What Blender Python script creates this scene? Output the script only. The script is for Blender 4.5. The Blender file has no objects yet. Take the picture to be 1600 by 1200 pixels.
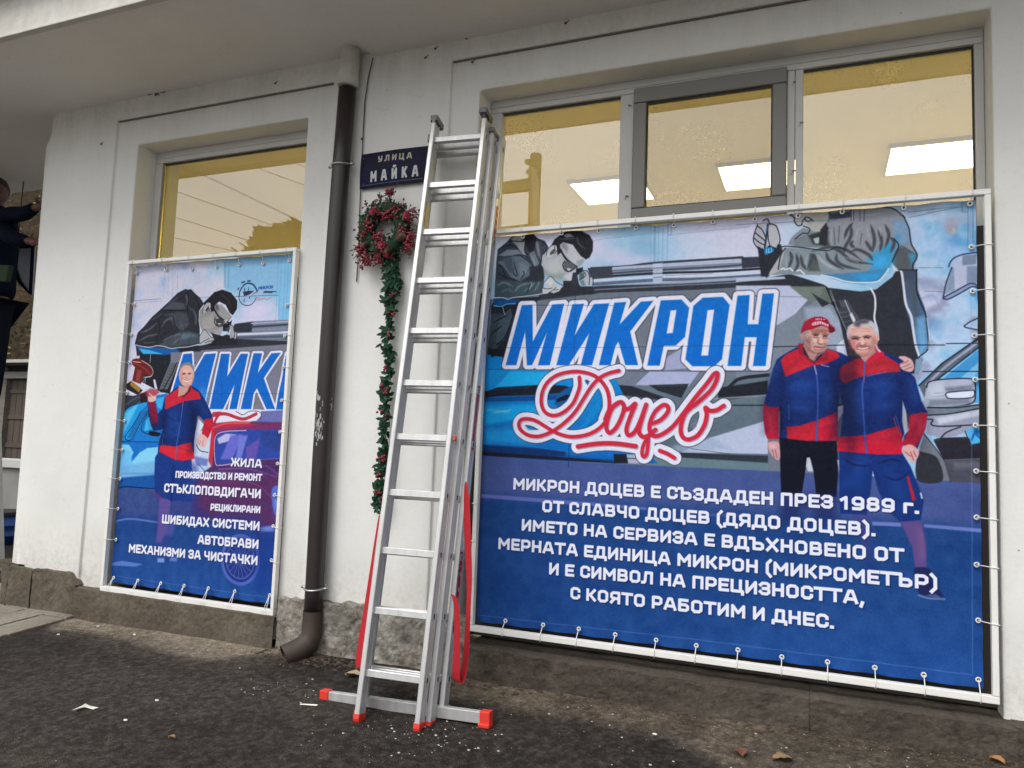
import bpy, bmesh, math, random
import numpy as np
from mathutils import Vector, Matrix, noise

SC = bpy.context.scene
COL = SC.collection
# ------------------------------------------------------------------ camera
CAM = (0.0, -3.8, 1.5)
FPX = 1180.846                                    # focal length in pixels of a 1600 px wide frame
RX = (0.92500708, 0.37808248, 0.03762358)         # camera right
UX = (-0.00194679, -0.09430493, 0.99554146)       # camera up
WX = (-0.37994487, 0.92095615, 0.08649668)        # camera forward
cd = bpy.data.cameras.new('camera'); cam = bpy.data.objects.new('camera', cd); COL.objects.link(cam)
cd.sensor_fit = 'HORIZONTAL'; cd.sensor_width = 36.0; cd.lens = 36.0*FPX/1600
cd.clip_start = .05; cd.clip_end = 600
m = Matrix(((RX[0], UX[0], -WX[0], CAM[0]), (RX[1], UX[1], -WX[1], CAM[1]), (RX[2], UX[2], -WX[2], CAM[2]), (0, 0, 0, 1)))
cam.matrix_world = m
SC.camera = cam
# ------------------------------------------------------------------ sky, sun, exposure
world = bpy.data.worlds.new('World'); SC.world = world; world.use_nodes = True
wt = world.node_tree; wt.nodes.clear()
sky = wt.nodes.new('ShaderNodeTexSky'); sky.sky_type = 'NISHITA'; sky.sun_disc = False
sky.sun_elevation = math.radians(54); sky.sun_rotation = math.radians(200); sky.air_density = 1.0; sky.dust_density = 3.0; sky.ozone_density = 1.0
hs = wt.nodes.new('ShaderNodeHueSaturation'); hs.inputs['Saturation'].default_value = .12
bg = wt.nodes.new('ShaderNodeBackground'); bg.inputs['Strength'].default_value = .15
wo = wt.nodes.new('ShaderNodeOutputWorld')
wt.links.new(sky.outputs[0], hs.inputs['Color']); wt.links.new(hs.outputs[0], bg.inputs['Color']); wt.links.new(bg.outputs[0], wo.inputs['Surface'])
ld = bpy.data.lights.new('sun', 'SUN'); ld.energy = 1.0; ld.angle = math.radians(30); ld.color = (1.0, .975, .94)
sun = bpy.data.objects.new('sun', ld); COL.objects.link(sun)
_el, _az = math.radians(54), math.radians(200)      # light comes from the street side, a little from the left
_sd = Vector((math.sin(_az)*math.cos(_el), math.cos(_az)*math.cos(_el), math.sin(_el)))
sun.rotation_euler = _sd.to_track_quat('Z', 'Y').to_euler()
SC.view_settings.view_transform = 'Standard'; SC.view_settings.look = 'None'
SC.view_settings.exposure = 0.44; SC.view_settings.gamma = 1.0; SC.view_settings.use_curve_mapping = False

# ------------------------------------------------------------------ helpers
def ray(px, py):
    a, b = (px-800)/FPX, (600-py)/FPX
    return Vector([RX[i]*a+UX[i]*b+WX[i] for i in range(3)])
def at(px, py, Y=0.0):                 # the point of the vertical plane y = Y seen at that photo position
    d = ray(px, py); t = (Y-CAM[1])/d[1]
    return Vector((d[0]*t, Y, CAM[2]+d[2]*t))
def tf0(px, py):
    p = at(px, py, 0.0); return p[0], p[2]
def gz(x, y):                          # height of the street surface
    yy = max(min(y, .5), -9)
    return .292+.075*yy+.013*(max(min(x, 4), -14)+1.7)+.012*math.sin(x*1.3+.4)*max(0, min(1, -y*.6))
def prop(o, label=None, cat=None, group=None, kind=None):
    if label: o['label'] = label
    if cat: o['category'] = cat
    if group: o['group'] = group
    if kind: o['kind'] = kind
    return o
def empty(name, loc, label, cat, group=None, kind=None):
    o = bpy.data.objects.new(name, None); COL.objects.link(o); o.location = loc; o.empty_display_size = .1
    return prop(o, label, cat, group, kind)
class MB:
    def __init__(s): s.v, s.f, s.m = [], [], []
    def add(s, V, F, mi=0):
        b = len(s.v); s.v += [tuple(p) for p in V]; s.f += [tuple(i+b for i in q) for q in F]; s.m += [mi]*len(F); return s
    def box(s, x0, x1, y0, y1, z0, z1, mi=0):
        return s.add([(x0, y0, z0), (x1, y0, z0), (x1, y1, z0), (x0, y1, z0), (x0, y0, z1), (x1, y0, z1), (x1, y1, z1), (x0, y1, z1)],
                     [(0, 3, 2, 1), (4, 5, 6, 7), (0, 1, 5, 4), (1, 2, 6, 5), (2, 3, 7, 6), (3, 0, 4, 7)], mi)
    def beam(s, p, q, w, h, side=(1, 0, 0), mi=0, prof=None):   # box from p to q; w along side, h across it
        p, q = Vector(p), Vector(q); d = (q-p).normalized(); a = Vector(side); a = (a-d*a.dot(d)).normalized(); b = d.cross(a)
        if prof is None: prof = [(-w/2, -h/2), (w/2, -h/2), (w/2, h/2), (-w/2, h/2)]
        n = len(prof); V = [p+a*u+b*v for u, v in prof]+[q+a*u+b*v for u, v in prof]
        F = [(i, (i+1) % n, (i+1) % n+n, i+n) for i in range(n)]+[tuple(range(n-1, -1, -1)), tuple(range(n, 2*n))]
        return s.add(V, F, mi)
    def tube(s, P, r, n=10, cap=True, mi=0, r2=None):
        P = [Vector(p) for p in P]; N = len(P); V = []; F = []; ref = None
        for i, p in enumerate(P):
            d = (P[min(i+1, N-1)]-P[max(i-1, 0)]).normalized()
            if ref is None: ref = d.orthogonal().normalized()
            ref = (ref-d*ref.dot(d)).normalized(); b = d.cross(ref)
            rr = r[i] if isinstance(r, (list, tuple)) else (r if r2 is None else r+(r2-r)*i/(N-1))
            V += [p+(ref*math.cos(2*math.pi*k/n)+b*math.sin(2*math.pi*k/n))*rr for k in range(n)]
        for i in range(N-1):
            for k in range(n): F.append((i*n+k, i*n+(k+1) % n, (i+1)*n+(k+1) % n, (i+1)*n+k))
        if cap: F += [tuple(range(n-1, -1, -1)), tuple(range((N-1)*n, N*n))]
        return s.add(V, F, mi)
    def grid(s, fn, nu, nv, mi=0):
        V = [fn(i/nu, j/nv) for j in range(nv+1) for i in range(nu+1)]
        F = [(j*(nu+1)+i, j*(nu+1)+i+1, (j+1)*(nu+1)+i+1, (j+1)*(nu+1)+i) for j in range(nv) for i in range(nu)]
        return s.add(V, F, mi)
    def ball(s, c, r, n=6, mi=0, sc=(1, 1, 1)):
        V = [(c[0], c[1], c[2]+r*sc[2])]
        m_ = max(3, n//2+1)
        for i in range(1, m_):
            t = math.pi*i/m_
            V += [(c[0]+r*sc[0]*math.sin(t)*math.cos(2*math.pi*k/n), c[1]+r*sc[1]*math.sin(t)*math.sin(2*math.pi*k/n), c[2]+r*sc[2]*math.cos(t)) for k in range(n)]
        V.append((c[0], c[1], c[2]-r*sc[2])); F = [(0, 1+k, 1+(k+1) % n) for k in range(n)]
        for i in range(m_-2):
            for k in range(n): F.append((1+i*n+k, 1+(i+1)*n+k, 1+(i+1)*n+(k+1) % n, 1+i*n+(k+1) % n))
        L = len(V)-1; o = 1+(m_-2)*n; F += [(L, o+(k+1) % n, o+k) for k in range(n)]
        return s.add(V, F, mi)
    def quad(s, a, b, c, d, mi=0): return s.add([a, b, c, d], [(0, 1, 2, 3)], mi)
    def build(s, name, mats, parent=None, smooth=False, bevel=0, seg=2, fix=True, loc=None):
        me = bpy.data.meshes.new(name); me.from_pydata([tuple(v) for v in s.v], [], s.f)
        if not isinstance(mats, (list, tuple)): mats = [mats]
        for mm in mats: me.materials.append(mm)
        if len(mats) > 1: me.polygons.foreach_set('material_index', s.m)
        if fix:
            b = bmesh.new(); b.from_mesh(me); bmesh.ops.recalc_face_normals(b, faces=b.faces); b.to_mesh(me); b.free()
        if smooth: me.polygons.foreach_set('use_smooth', [True]*len(me.polygons))
        me.update()
        o = bpy.data.objects.new(name, me); COL.objects.link(o)
        if parent is not None:
            o.parent = parent; o.matrix_parent_inverse = parent_matrix(parent).inverted()
        if bevel:
            md = o.modifiers.new('bevel', 'BEVEL'); md.width = bevel; md.segments = seg; md.limit_method = 'ANGLE'; md.angle_limit = math.radians(40); md.harden_normals = False
        return o
def parent_matrix(p):
    M = Matrix.Translation(p.location) @ p.rotation_euler.to_matrix().to_4x4()
    return M if p.parent is None else parent_matrix(p.parent) @ p.matrix_parent_inverse @ M
def copy_part(o, parent, delta):       # the same mesh again, moved by delta
    c = o.copy(); COL.objects.link(c); c.parent = parent; c.location = o.location+Vector(delta)
    return c
# ------------------------------------------------------------------ materials
def mat(name, col, rough=.7, metal=0., noise_amt=0., nscale=8., col2=None, bump=0., bscale=60., spec=.5, detail=5., stretch=None, coat=0.):
    M = bpy.data.materials.new(name); M.use_nodes = True; nt = M.node_tree; B = nt.nodes['Principled BSDF']; L = nt.links.new
    B.inputs['Base Color'].default_value = (*col, 1); B.inputs['Roughness'].default_value = rough; B.inputs['Metallic'].default_value = metal
    B.inputs['Specular IOR Level'].default_value = spec; B.inputs['Coat Weight'].default_value = coat
    tc = nt.nodes.new('ShaderNodeTexCoord'); src = tc.outputs['Object']
    if stretch:
        mp = nt.nodes.new('ShaderNodeMapping'); mp.inputs['Scale'].default_value = stretch; L(src, mp.inputs[0]); src = mp.outputs[0]
    if col2 is not None:
        n = nt.nodes.new('ShaderNodeTexNoise'); n.inputs['Scale'].default_value = nscale; n.inputs['Detail'].default_value = detail; n.inputs['Roughness'].default_value = .65; L(src, n.inputs['Vector'])
        r = nt.nodes.new('ShaderNodeValToRGB'); r.color_ramp.elements[0].position = .5-.5*(1-noise_amt)*.6; r.color_ramp.elements[1].position = .5+.5*(1-noise_amt)*.6
        r.color_ramp.elements[0].color = (*col, 1); r.color_ramp.elements[1].color = (*col2, 1); L(n.outputs['Fac'], r.inputs[0]); L(r.outputs[0], B.inputs['Base Color'])
    if bump:
        n2 = nt.nodes.new('ShaderNodeTexNoise'); n2.inputs['Scale'].default_value = bscale; n2.inputs['Detail'].default_value = 4; L(tc.outputs['Object'], n2.inputs['Vector'])
        bp = nt.nodes.new('ShaderNodeBump'); bp.inputs['Strength'].default_value = bump; bp.inputs['Distance'].default_value = .01; L(n2.outputs['Fac'], bp.inputs['Height']); L(bp.outputs[0], B.inputs['Normal'])
    return M
def N(nt, t, **k):
    n = nt.nodes.new(t)
    for a, v in k.items():
        if a in n.inputs: n.inputs[a].default_value = v
        else: setattr(n, a, v)
    return n
def mixc(nt, fac, a, b, mode='MIX'):
    n = nt.nodes.new('ShaderNodeMix'); n.data_type = 'RGBA'; n.blend_type = mode
    for s, v in ((n.inputs[0], fac), (n.inputs[6], a), (n.inputs[7], b)):
        if isinstance(v, (int, float)): s.default_value = v
        elif isinstance(v, tuple): s.default_value = (*v, 1) if len(v) == 3 else v
        else: nt.links.new(v, s)
    return n.outputs[2]
def ramp(nt, src, stops):
    r = nt.nodes.new('ShaderNodeValToRGB'); e = r.color_ramp.elements
    while len(e) > 1: e.remove(e[-1])
    e[0].position = stops[0][0]; e[0].color = (*stops[0][1], 1) if isinstance(stops[0][1], tuple) else (stops[0][1],)*3+(1,)
    for p, c in stops[1:]:
        x = e.new(p); x.color = (*c, 1) if isinstance(c, tuple) else (c, c, c, 1)
    nt.links.new(src, r.inputs[0]); return r.outputs[0]
def plaster(name, base, dirt_or_shadow, amt=.5, streak=True):
    M = bpy.data.materials.new(name); M.use_nodes = True; nt = M.node_tree; B = nt.nodes['Principled BSDF']; L = nt.links.new
    tc = N(nt, 'ShaderNodeTexCoord'); O = tc.outputs['Object']
    a = N(nt, 'ShaderNodeTexNoise', Scale=1.7, Detail=6., Roughness=.62); L(O, a.inputs['Vector'])
    mp = N(nt, 'ShaderNodeMapping'); mp.inputs['Scale'].default_value = (5, 5, .9); L(O, mp.inputs[0])
    b = N(nt, 'ShaderNodeTexNoise', Scale=1.0, Detail=5., Roughness=.7); L(mp.outputs[0], b.inputs['Vector'])
    c = N(nt, 'ShaderNodeTexNoise', Scale=26., Detail=6., Roughness=.75); L(O, c.inputs['Vector'])
    f1 = ramp(nt, a.outputs['Fac'], [(.36, 0.), (.72, 1.)]); f2 = ramp(nt, b.outputs['Fac'], [(.45, 0.), (.8, 1.)]); f3 = ramp(nt, c.outputs['Fac'], [(.40, 1.), (.46, 0.)])
    col = mixc(nt, f1, base, tuple(base[i]*(1-amt*.22)+dirt_or_shadow[i]*amt*.22 for i in range(3)))
    if streak: col = mixc(nt, f2, col, tuple(base[i]*.93+dirt_or_shadow[i]*.07 for i in range(3)))
    ml = N(nt, 'ShaderNodeMath', operation='MULTIPLY'); L(f3, ml.inputs[0]); ml.inputs[1].default_value = .05
    col = mixc(nt, ml.outputs[0], col, dirt_or_shadow)
    # faint speckle stains
    v = N(nt, 'ShaderNodeTexVoronoi', Scale=7.); L(O, v.inputs['Vector']); f4 = ramp(nt, v.outputs['Distance'], [(.018, .8), (.04, 0.)])
    col = mixc(nt, f4, col, dirt_or_shadow)
    if streak:                                       # splashed dirt low on the wall, dark streaks and specks under the eave, hairline cracks
        sx = N(nt, 'ShaderNodeSeparateXYZ'); L(O, sx.inputs[0])
        def band(z0, z1, src, amp):
            r = N(nt, 'ShaderNodeMapRange'); L(sx.outputs[2], r.inputs[0]); r.inputs[1].default_value = z0; r.inputs[2].default_value = z1
            q = N(nt, 'ShaderNodeMath', operation='MULTIPLY'); L(r.outputs[0], q.inputs[0]); L(src, q.inputs[1])
            q2 = N(nt, 'ShaderNodeMath', operation='MULTIPLY'); L(q.outputs[0], q2.inputs[0]); q2.inputs[1].default_value = amp; return q2.outputs[0]
        fd = ramp(nt, c.outputs['Fac'], [(.38, 0.), (.62, 1.)])
        col = mixc(nt, band(.95, .50, fd, .42), col, (.33, .29, .23)); col = mixc(nt, band(1.5, .5, f1, .25), col, (.40, .37, .32))
        col = mixc(nt, band(3.35, 3.95, f2, .35), col, (.36, .33, .30)); col = mixc(nt, band(3.6, 3.93, fd, .30), col, (.34, .31, .29))
        cw = N(nt, 'ShaderNodeTexNoise', Scale=2.5, Detail=4.); L(O, cw.inputs['Vector']); cv = N(nt, 'ShaderNodeVectorMath', operation='MULTIPLY_ADD'); L(cw.outputs['Color'], cv.inputs[0]); cv.inputs[1].default_value = (.5, .5, .5); L(O, cv.inputs[2])
        ck = N(nt, 'ShaderNodeTexVoronoi', Scale=1.1, feature='DISTANCE_TO_EDGE'); L(cv.outputs[0], ck.inputs['Vector'])
        kq = ramp(nt, ck.outputs['Distance'], [(.0, .30), (.0035, 0.)]); km = N(nt, 'ShaderNodeMath', operation='MULTIPLY'); L(kq, km.inputs[0]); L(f2, km.inputs[1]); col = mixc(nt, km.outputs[0], col, (.25, .22, .20))
    L(col, B.inputs['Base Color']); B.inputs['Roughness'].default_value = .88; B.inputs['Specular IOR Level'].default_value = .25
    d = N(nt, 'ShaderNodeTexNoise', Scale=55., Detail=5., Roughness=.6); L(O, d.inputs['Vector'])
    e = N(nt, 'ShaderNodeTexNoise', Scale=4., Detail=3.); L(O, e.inputs['Vector'])
    ad = N(nt, 'ShaderNodeMath', operation='MULTIPLY_ADD'); L(e.outputs['Fac'], ad.inputs[0]); ad.inputs[1].default_value = 3.; L(d.outputs['Fac'], ad.inputs[2])
    bp = N(nt, 'ShaderNodeBump', Strength=.22, Distance=.004); L(ad.outputs[0], bp.inputs['Height']); L(bp.outputs[0], B.inputs['Normal'])
    return M
def concrete(name, a_, b_, c_, sc=5.):
    M = bpy.data.materials.new(name); M.use_nodes = True; nt = M.node_tree; B = nt.nodes['Principled BSDF']; L = nt.links.new
    tc = N(nt, 'ShaderNodeTexCoord'); O = tc.outputs['Object']
    a = N(nt, 'ShaderNodeTexNoise', Scale=sc, Detail=8., Roughness=.7); L(O, a.inputs['Vector'])
    b = N(nt, 'ShaderNodeTexNoise', Scale=sc*9, Detail=8., Roughness=.8); L(O, b.inputs['Vector'])
    c = N(nt, 'ShaderNodeTexNoise', Scale=sc*.5, Detail=6., Roughness=.6); L(O, c.inputs['Vector'])
    mp = N(nt, 'ShaderNodeMapping'); mp.inputs['Scale'].default_value = (26, 26, 1.6); L(O, mp.inputs[0])
    s = N(nt, 'ShaderNodeTexNoise', Scale=1., Detail=4., Roughness=.6); L(mp.outputs[0], s.inputs['Vector'])
    col = mixc(nt, ramp(nt, a.outputs['Fac'], [(.36, 0.), (.62, 1.)]), a_, b_)
    col = mixc(nt, ramp(nt, c.outputs['Fac'], [(.5, 0.), (.68, .75)]), col, c_)
    col = mixc(nt, ramp(nt, s.outputs['Fac'], [(.70, 0.), (.78, .5)]), col, tuple(min(1, q*2.2) for q in b_))
    g = ramp(nt, b.outputs['Fac'], [(.3, .45), (.7, 1.5)])
    col = mixc(nt, .75, col, g, 'MULTIPLY')
    L(col, B.inputs['Base Color']); B.inputs['Roughness'].default_value = .93; B.inputs['Specular IOR Level'].default_value = .2
    ad = N(nt, 'ShaderNodeMath', operation='ADD'); L(a.outputs['Fac'], ad.inputs[0]); L(b.outputs['Fac'], ad.inputs[1])
    bp = N(nt, 'ShaderNodeBump', Strength=.9, Distance=.012); L(ad.outputs[0], bp.inputs['Height']); L(bp.outputs[0], B.inputs['Normal'])
    return M
def print_mat(name, img, rough=.6, bumps=.15):
    M = bpy.data.materials.new(name); M.use_nodes = True; nt = M.node_tree; B = nt.nodes['Principled BSDF']; L = nt.links.new
    t = N(nt, 'ShaderNodeTexImage'); t.image = img; t.extension = 'EXTEND'; t.interpolation = 'Cubic'
    uv = N(nt, 'ShaderNodeUVMap'); L(uv.outputs[0], t.inputs[0])
    L(t.outputs[0], B.inputs['Base Color'])
    B.inputs['Roughness'].default_value = rough; B.inputs['Specular IOR Level'].default_value = .12
    tc = N(nt, 'ShaderNodeTexCoord'); w = N(nt, 'ShaderNodeTexNoise', Scale=1.6, Detail=2.); L(tc.outputs['Object'], w.inputs['Vector'])
    bp = N(nt, 'ShaderNodeBump', Strength=bumps, Distance=.05); L(w.outputs['Fac'], bp.inputs['Height']); L(bp.outputs[0], B.inputs['Normal'])
    return M
def make_image(name, arr):
    h, w = arr.shape[:2]; im = bpy.data.images.new(name, w, h); buf = np.ones((h, w, 4), np.float32); buf[..., :3] = np.clip(arr, 0, 1)[::-1]
    im.pixels.foreach_set(buf.ravel()); im.update(); im.pack(); return im
# ---------------------------------------------------------------- banner print (numpy raster of flat printed artwork)
def to_lin(c):
    return np.asarray(c, float) / 255.0
def spline(pts, n=8, closed=False):
    P = np.array(pts, float); N = len(P)
    if N < 3: return P
    if closed: Q = np.vstack([P[-1], P, P[0], P[1]])
    else: Q = np.vstack([2*P[0]-P[1], P, 2*P[-1]-P[-2]])
    out = []
    segs = N if closed else N-1
    t = np.linspace(0, 1, n, endpoint=False)[:, None]
    for i in range(segs):
        a, b, c, d = Q[i], Q[i+1], Q[i+2], Q[i+3]
        out.append(.5*((2*b)+(c-a)*t+(2*a-5*b+4*c-d)*t*t+(3*b-3*c+d-a)*t**3))
    if not closed: out.append(P[-1:])
    return np.vstack(out)
def vnoise(h, w, cell, seed, octs=4):
    rng = np.random.RandomState(seed); out = np.zeros((h, w)); amp = 1.; tot = 0.
    yy = np.arange(h)[:, None]; xx = np.arange(w)[None, :]
    for o in range(octs):
        c = max(cell/2**o, 1.0)
        gh, gw = int(h/c)+3, int(w/c)+3
        g = rng.rand(gh, gw)
        y = yy/c; x = xx/c; iy = y.astype(int); ix = x.astype(int)
        fy = y-iy; fx = x-ix; fy = fy*fy*(3-2*fy); fx = fx*fx*(3-2*fx)
        out += amp*((g[iy, ix]*(1-fx)+g[iy, ix+1]*fx)*(1-fy)+(g[iy+1, ix]*(1-fx)+g[iy+1, ix+1]*fx)*fy)
        tot += amp; amp *= .5
    return out/tot
class Canvas:
    def __init__(s, x0, x1, z0, z1, res, tf):
        s.x0, s.z1, s.res, s.tf = x0, z1, res, tf
        s.w = int(round((x1-x0)*res)); s.h = int(round((z1-z0)*res))
        s.a = np.zeros((s.h, s.w, 3)) + .5
        s.k = res*.0036            # texture pixels in one photo pixel, about
    def t(s, p):
        x, z = s.tf(p[0], p[1]); return ((x-s.x0)*s.res, (s.z1-z)*s.res)
    def pts(s, P, cr):
        if cr is not None: P = [(p[0]/cr[2]+cr[0], p[1]/cr[2]+cr[1]) + tuple(p[2:]) for p in P]
        return np.array([s.t(p) for p in P])
    def box(s, Q, m):
        x0 = max(int(Q[:, 0].min()-m), 0); x1 = min(int(Q[:, 0].max()+m)+2, s.w)
        y0 = max(int(Q[:, 1].min()-m), 0); y1 = min(int(Q[:, 1].max()+m)+2, s.h)
        return x0, x1, y0, y1
    def mix(s, sl, cov, col):
        cov = cov[..., None]
        s.a[sl] = s.a[sl]*(1-cov) + col*cov
    def poly(s, P, col, cr=None, soft=.8, al=1., sm=False, grow=0., col2=None, ax=1, tex=0.):
        Q = s.pts(P, cr)
        if sm: Q = spline(Q, 6, True)
        g = grow*s.k; sf = soft*s.k
        x0, x1, y0, y1 = s.box(Q, g+sf+2)
        if x1 <= x0 or y1 <= y0: return
        X = np.arange(x0, x1)[None, :]+.5; Y = np.arange(y0, y1)[:, None]+.5
        ins = np.zeros((y1-y0, x1-x0), bool); d2 = np.full((y1-y0, x1-x0), 1e9)
        for i in range(len(Q)):
            ax_, ay = Q[i]; bx, by = Q[(i+1) % len(Q)]
            dx, dy = bx-ax_, by-ay
            if abs(dy) > 1e-9:
                c = (ay > Y) != (by > Y)
                ins ^= c & (X < dx*(Y-ay)/dy+ax_)
            L = dx*dx+dy*dy+1e-12
            tt = np.clip(((X-ax_)*dx+(Y-ay)*dy)/L, 0, 1)
            d2 = np.minimum(d2, (X-ax_-tt*dx)**2+(Y-ay-tt*dy)**2)
        sd = np.where(ins, 1, -1)*np.sqrt(d2)+g
        cov = np.clip(.5+sd/max(2*sf, 1.), 0, 1)*al
        c = to_lin(col)[None, None]
        if col2 is not None:
            if ax == 1: tt = np.clip((Y-Q[:, 1].min())/max(np.ptp(Q[:, 1]), 1), 0, 1)
            else: tt = np.clip((X-Q[:, 0].min())/max(np.ptp(Q[:, 0]), 1), 0, 1)
            c = c*(1-tt[..., None])+to_lin(col2)*tt[..., None]
        if tex:
            n = vnoise(y1-y0, x1-x0, 14, len(P)+int(x0), 3)[..., None]
            c = np.clip(c+(n-.5)*tex/255., 0, 1)
        s.mix((slice(y0, y1), slice(x0, x1)), cov, c)
    def line(s, P, w, col, cr=None, al=1., sm=True, soft=.6, taper=False, w2=None, tex=0.):
        Q = s.pts(P, cr)
        if sm and len(Q) > 2: Q = spline(Q, 6)
        sc = s.k if cr is None else s.k/cr[2]
        W = np.full(len(Q), w*sc/2)
        if w2 is not None: W = np.linspace(w*sc/2, w2*sc/2, len(Q))
        if taper:
            u = np.linspace(0, 1, len(Q)); W = W*np.clip(np.minimum(u, 1-u)*4+.15, 0, 1)
        sf = soft*s.k
        x0, x1, y0, y1 = s.box(Q, W.max()+sf+2)
        if x1 <= x0 or y1 <= y0: return
        cov = np.zeros((y1-y0, x1-x0))
        for i in range(len(Q)-1):
            m = max(W[i], W[i+1])+sf+1
            a0 = max(int(min(Q[i, 0], Q[i+1, 0])-m), x0); a1 = min(int(max(Q[i, 0], Q[i+1, 0])+m)+2, x1)
            b0 = max(int(min(Q[i, 1], Q[i+1, 1])-m), y0); b1 = min(int(max(Q[i, 1], Q[i+1, 1])+m)+2, y1)
            if a1 <= a0 or b1 <= b0: continue
            X = np.arange(a0, a1)[None, :]+.5; Y = np.arange(b0, b1)[:, None]+.5
            d = Q[i+1]-Q[i]; L = d@d+1e-12
            tt = np.clip(((X-Q[i, 0])*d[0]+(Y-Q[i, 1])*d[1])/L, 0, 1)
            ds = np.sqrt((X-Q[i, 0]-tt*d[0])**2+(Y-Q[i, 1]-tt*d[1])**2)
            c = np.clip(.5+(W[i]+(W[i+1]-W[i])*tt-ds)/max(2*sf, 1.), 0, 1)*min(1., (W[i]+W[i+1]+.35))
            v = cov[b0-y0:b1-y0, a0-x0:a1-x0]; np.maximum(v, c, out=v)
        s.mix((slice(y0, y1), slice(x0, x1)), cov*al, to_lin(col)[None, None])
    def blob(s, c, rx, ry, col, cr=None, al=1., p=1.6, rot=0.):
        if cr is not None: c = (c[0]/cr[2]+cr[0], c[1]/cr[2]+cr[1]); rx, ry = rx/cr[2], ry/cr[2]
        q = s.t(c); rx *= s.k; ry *= s.k; m = max(rx, ry)*2
        x0, x1, y0, y1 = s.box(np.array([q]), m)
        if x1 <= x0 or y1 <= y0: return
        X = np.arange(x0, x1)[None, :]+.5-q[0]; Y = np.arange(y0, y1)[:, None]+.5-q[1]
        cs, sn = math.cos(rot), math.sin(rot)
        r = np.sqrt(((X*cs+Y*sn)/rx)**2+((-X*sn+Y*cs)/ry)**2)
        s.mix((slice(y0, y1), slice(x0, x1)), np.exp(-r**(2*p))*al, to_lin(col)[None, None])
    def many(s, L, w, col, cr=None, **k):
        for P in L: s.line(P, w, col, cr, **k)
    def clouds(s, P, cell, seed, cols, cr=None, soft=3, al=1.):
        keep = s.a.copy(); n = vnoise(s.h, s.w, cell*s.k, seed, 5)
        n = np.clip((n-.28)/.44, 0, 1)*(len(cols)-1); i = np.minimum(n.astype(int), len(cols)-2); f = (n-i)[..., None]
        f = f*f*(3-2*f)
        C = to_lin(cols); img = C[i]*(1-f)+C[i+1]*f
        s.a = np.zeros_like(keep); s.poly(P, (255, 255, 255), cr, soft=soft, al=al)
        m = s.a[..., :1]; s.a = keep*(1-m)+img*m
    def speck(s, P, amp, seed, cell=1.5, cr=None, soft=3):
        keep = s.a.copy(); n = vnoise(s.h, s.w, cell, seed, 2)[..., None]-.5
        s.a = np.zeros_like(keep); s.poly(P, (255, 255, 255), cr, soft=soft); m = s.a[..., :1]
        s.a = np.clip(keep+n*amp/255*m*2, 0, 1)
    # lettering: squared strokes with clipped corners on a 1-high grid
    def text(s, txt, a, b, hgt, col, wt=.2, sh=None, tight=.2):
        A = np.array(s.t(a)); B = np.array(s.t(b)); H = hgt*s.res
        adv = []; x = 0.
        for ch in txt:
            w = GLY[ch][0] if ch in GLY else .22
            adv.append(x); x += w+tight
        tot = x-tight; ux = (B-A)/tot; vy = np.array([0., -H])
        if sh is not None:
            for ch, x in zip(txt, adv): s._gl(ch, A+ux*x+np.array(sh[:2]), ux, vy, sh[2], wt*1.25, 2.5, .55)
        for ch, x in zip(txt, adv): s._gl(ch, A+ux*x, ux, vy, col, wt, .0, 1.)
    def _gl(s, ch, O, ux, vy, col, wt, soft, al):
        if ch not in GLY: return
        H = np.linalg.norm(vy); r = wt*H/2; h = wt/2
        W = GLY[ch][0]
        segs = GLY[ch][1]
        allp = np.vstack([np.array(p, float) for p in segs])
        def tp(p):
            return O+ux*p[0]+vy*p[1]
        sx = np.linalg.norm(ux)
        x0, x1, y0, y1 = s.box(np.array([tp(p) for p in allp]), r*1.6+soft+3)
        if x1 <= x0 or y1 <= y0: return
        X = np.arange(x0, x1)[None, :]+.5; Y = np.arange(y0, y1)[:, None]+.5
        cov = np.zeros((y1-y0, x1-x0))
        for sg in segs:
            Q = [tp(p) for p in sg]
            for i in range(len(Q)-1):
                d = Q[i+1]-Q[i]; L = math.hypot(*d)
                if L < 1e-6: continue
                u = d/L; tt = (X-Q[i][0])*u[0]+(Y-Q[i][1])*u[1]
                e0 = 0 if i == 0 else 0; nn = abs(-(X-Q[i][0])*u[1]+(Y-Q[i][1])*u[0])
                tc = np.clip(tt, 0, L); ds = np.sqrt((tt-tc)**2*(1.0)+nn**2)
                # square caps of free ends come from the grid points themselves
                sqr = np.maximum(np.abs(tt-L/2)-L/2, nn)
                dd = np.where((tt < 0) | (tt > L), ds, nn)
                c = np.clip(.5+(r-dd)/(1+soft), 0, 1)
                if len(sg) == 2 or i == 0 or i == len(Q)-2:
                    c2 = np.clip(.5+(r-np.maximum(nn, np.abs(tt-L/2)-L/2))/(1+soft), 0, 1)
                    if len(sg) == 2: c = c2
                    elif i == 0: c = np.where(tt < L/2, c2, c)
                    else: c = np.where(tt > L/2, c2, c)
                cov = np.maximum(cov, c)
        s.mix((slice(y0, y1), slice(x0, x1)), cov*al, to_lin(col)[None, None])
def _rr(x0, x1, y0, y1, c=.13):
    return [(x0+c, y0), (x1-c, y0), (x1, y0+c), (x1, y1-c), (x1-c, y1), (x0+c, y1), (x0, y1-c), (x0, y0+c), (x0+c, y0)]
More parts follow.
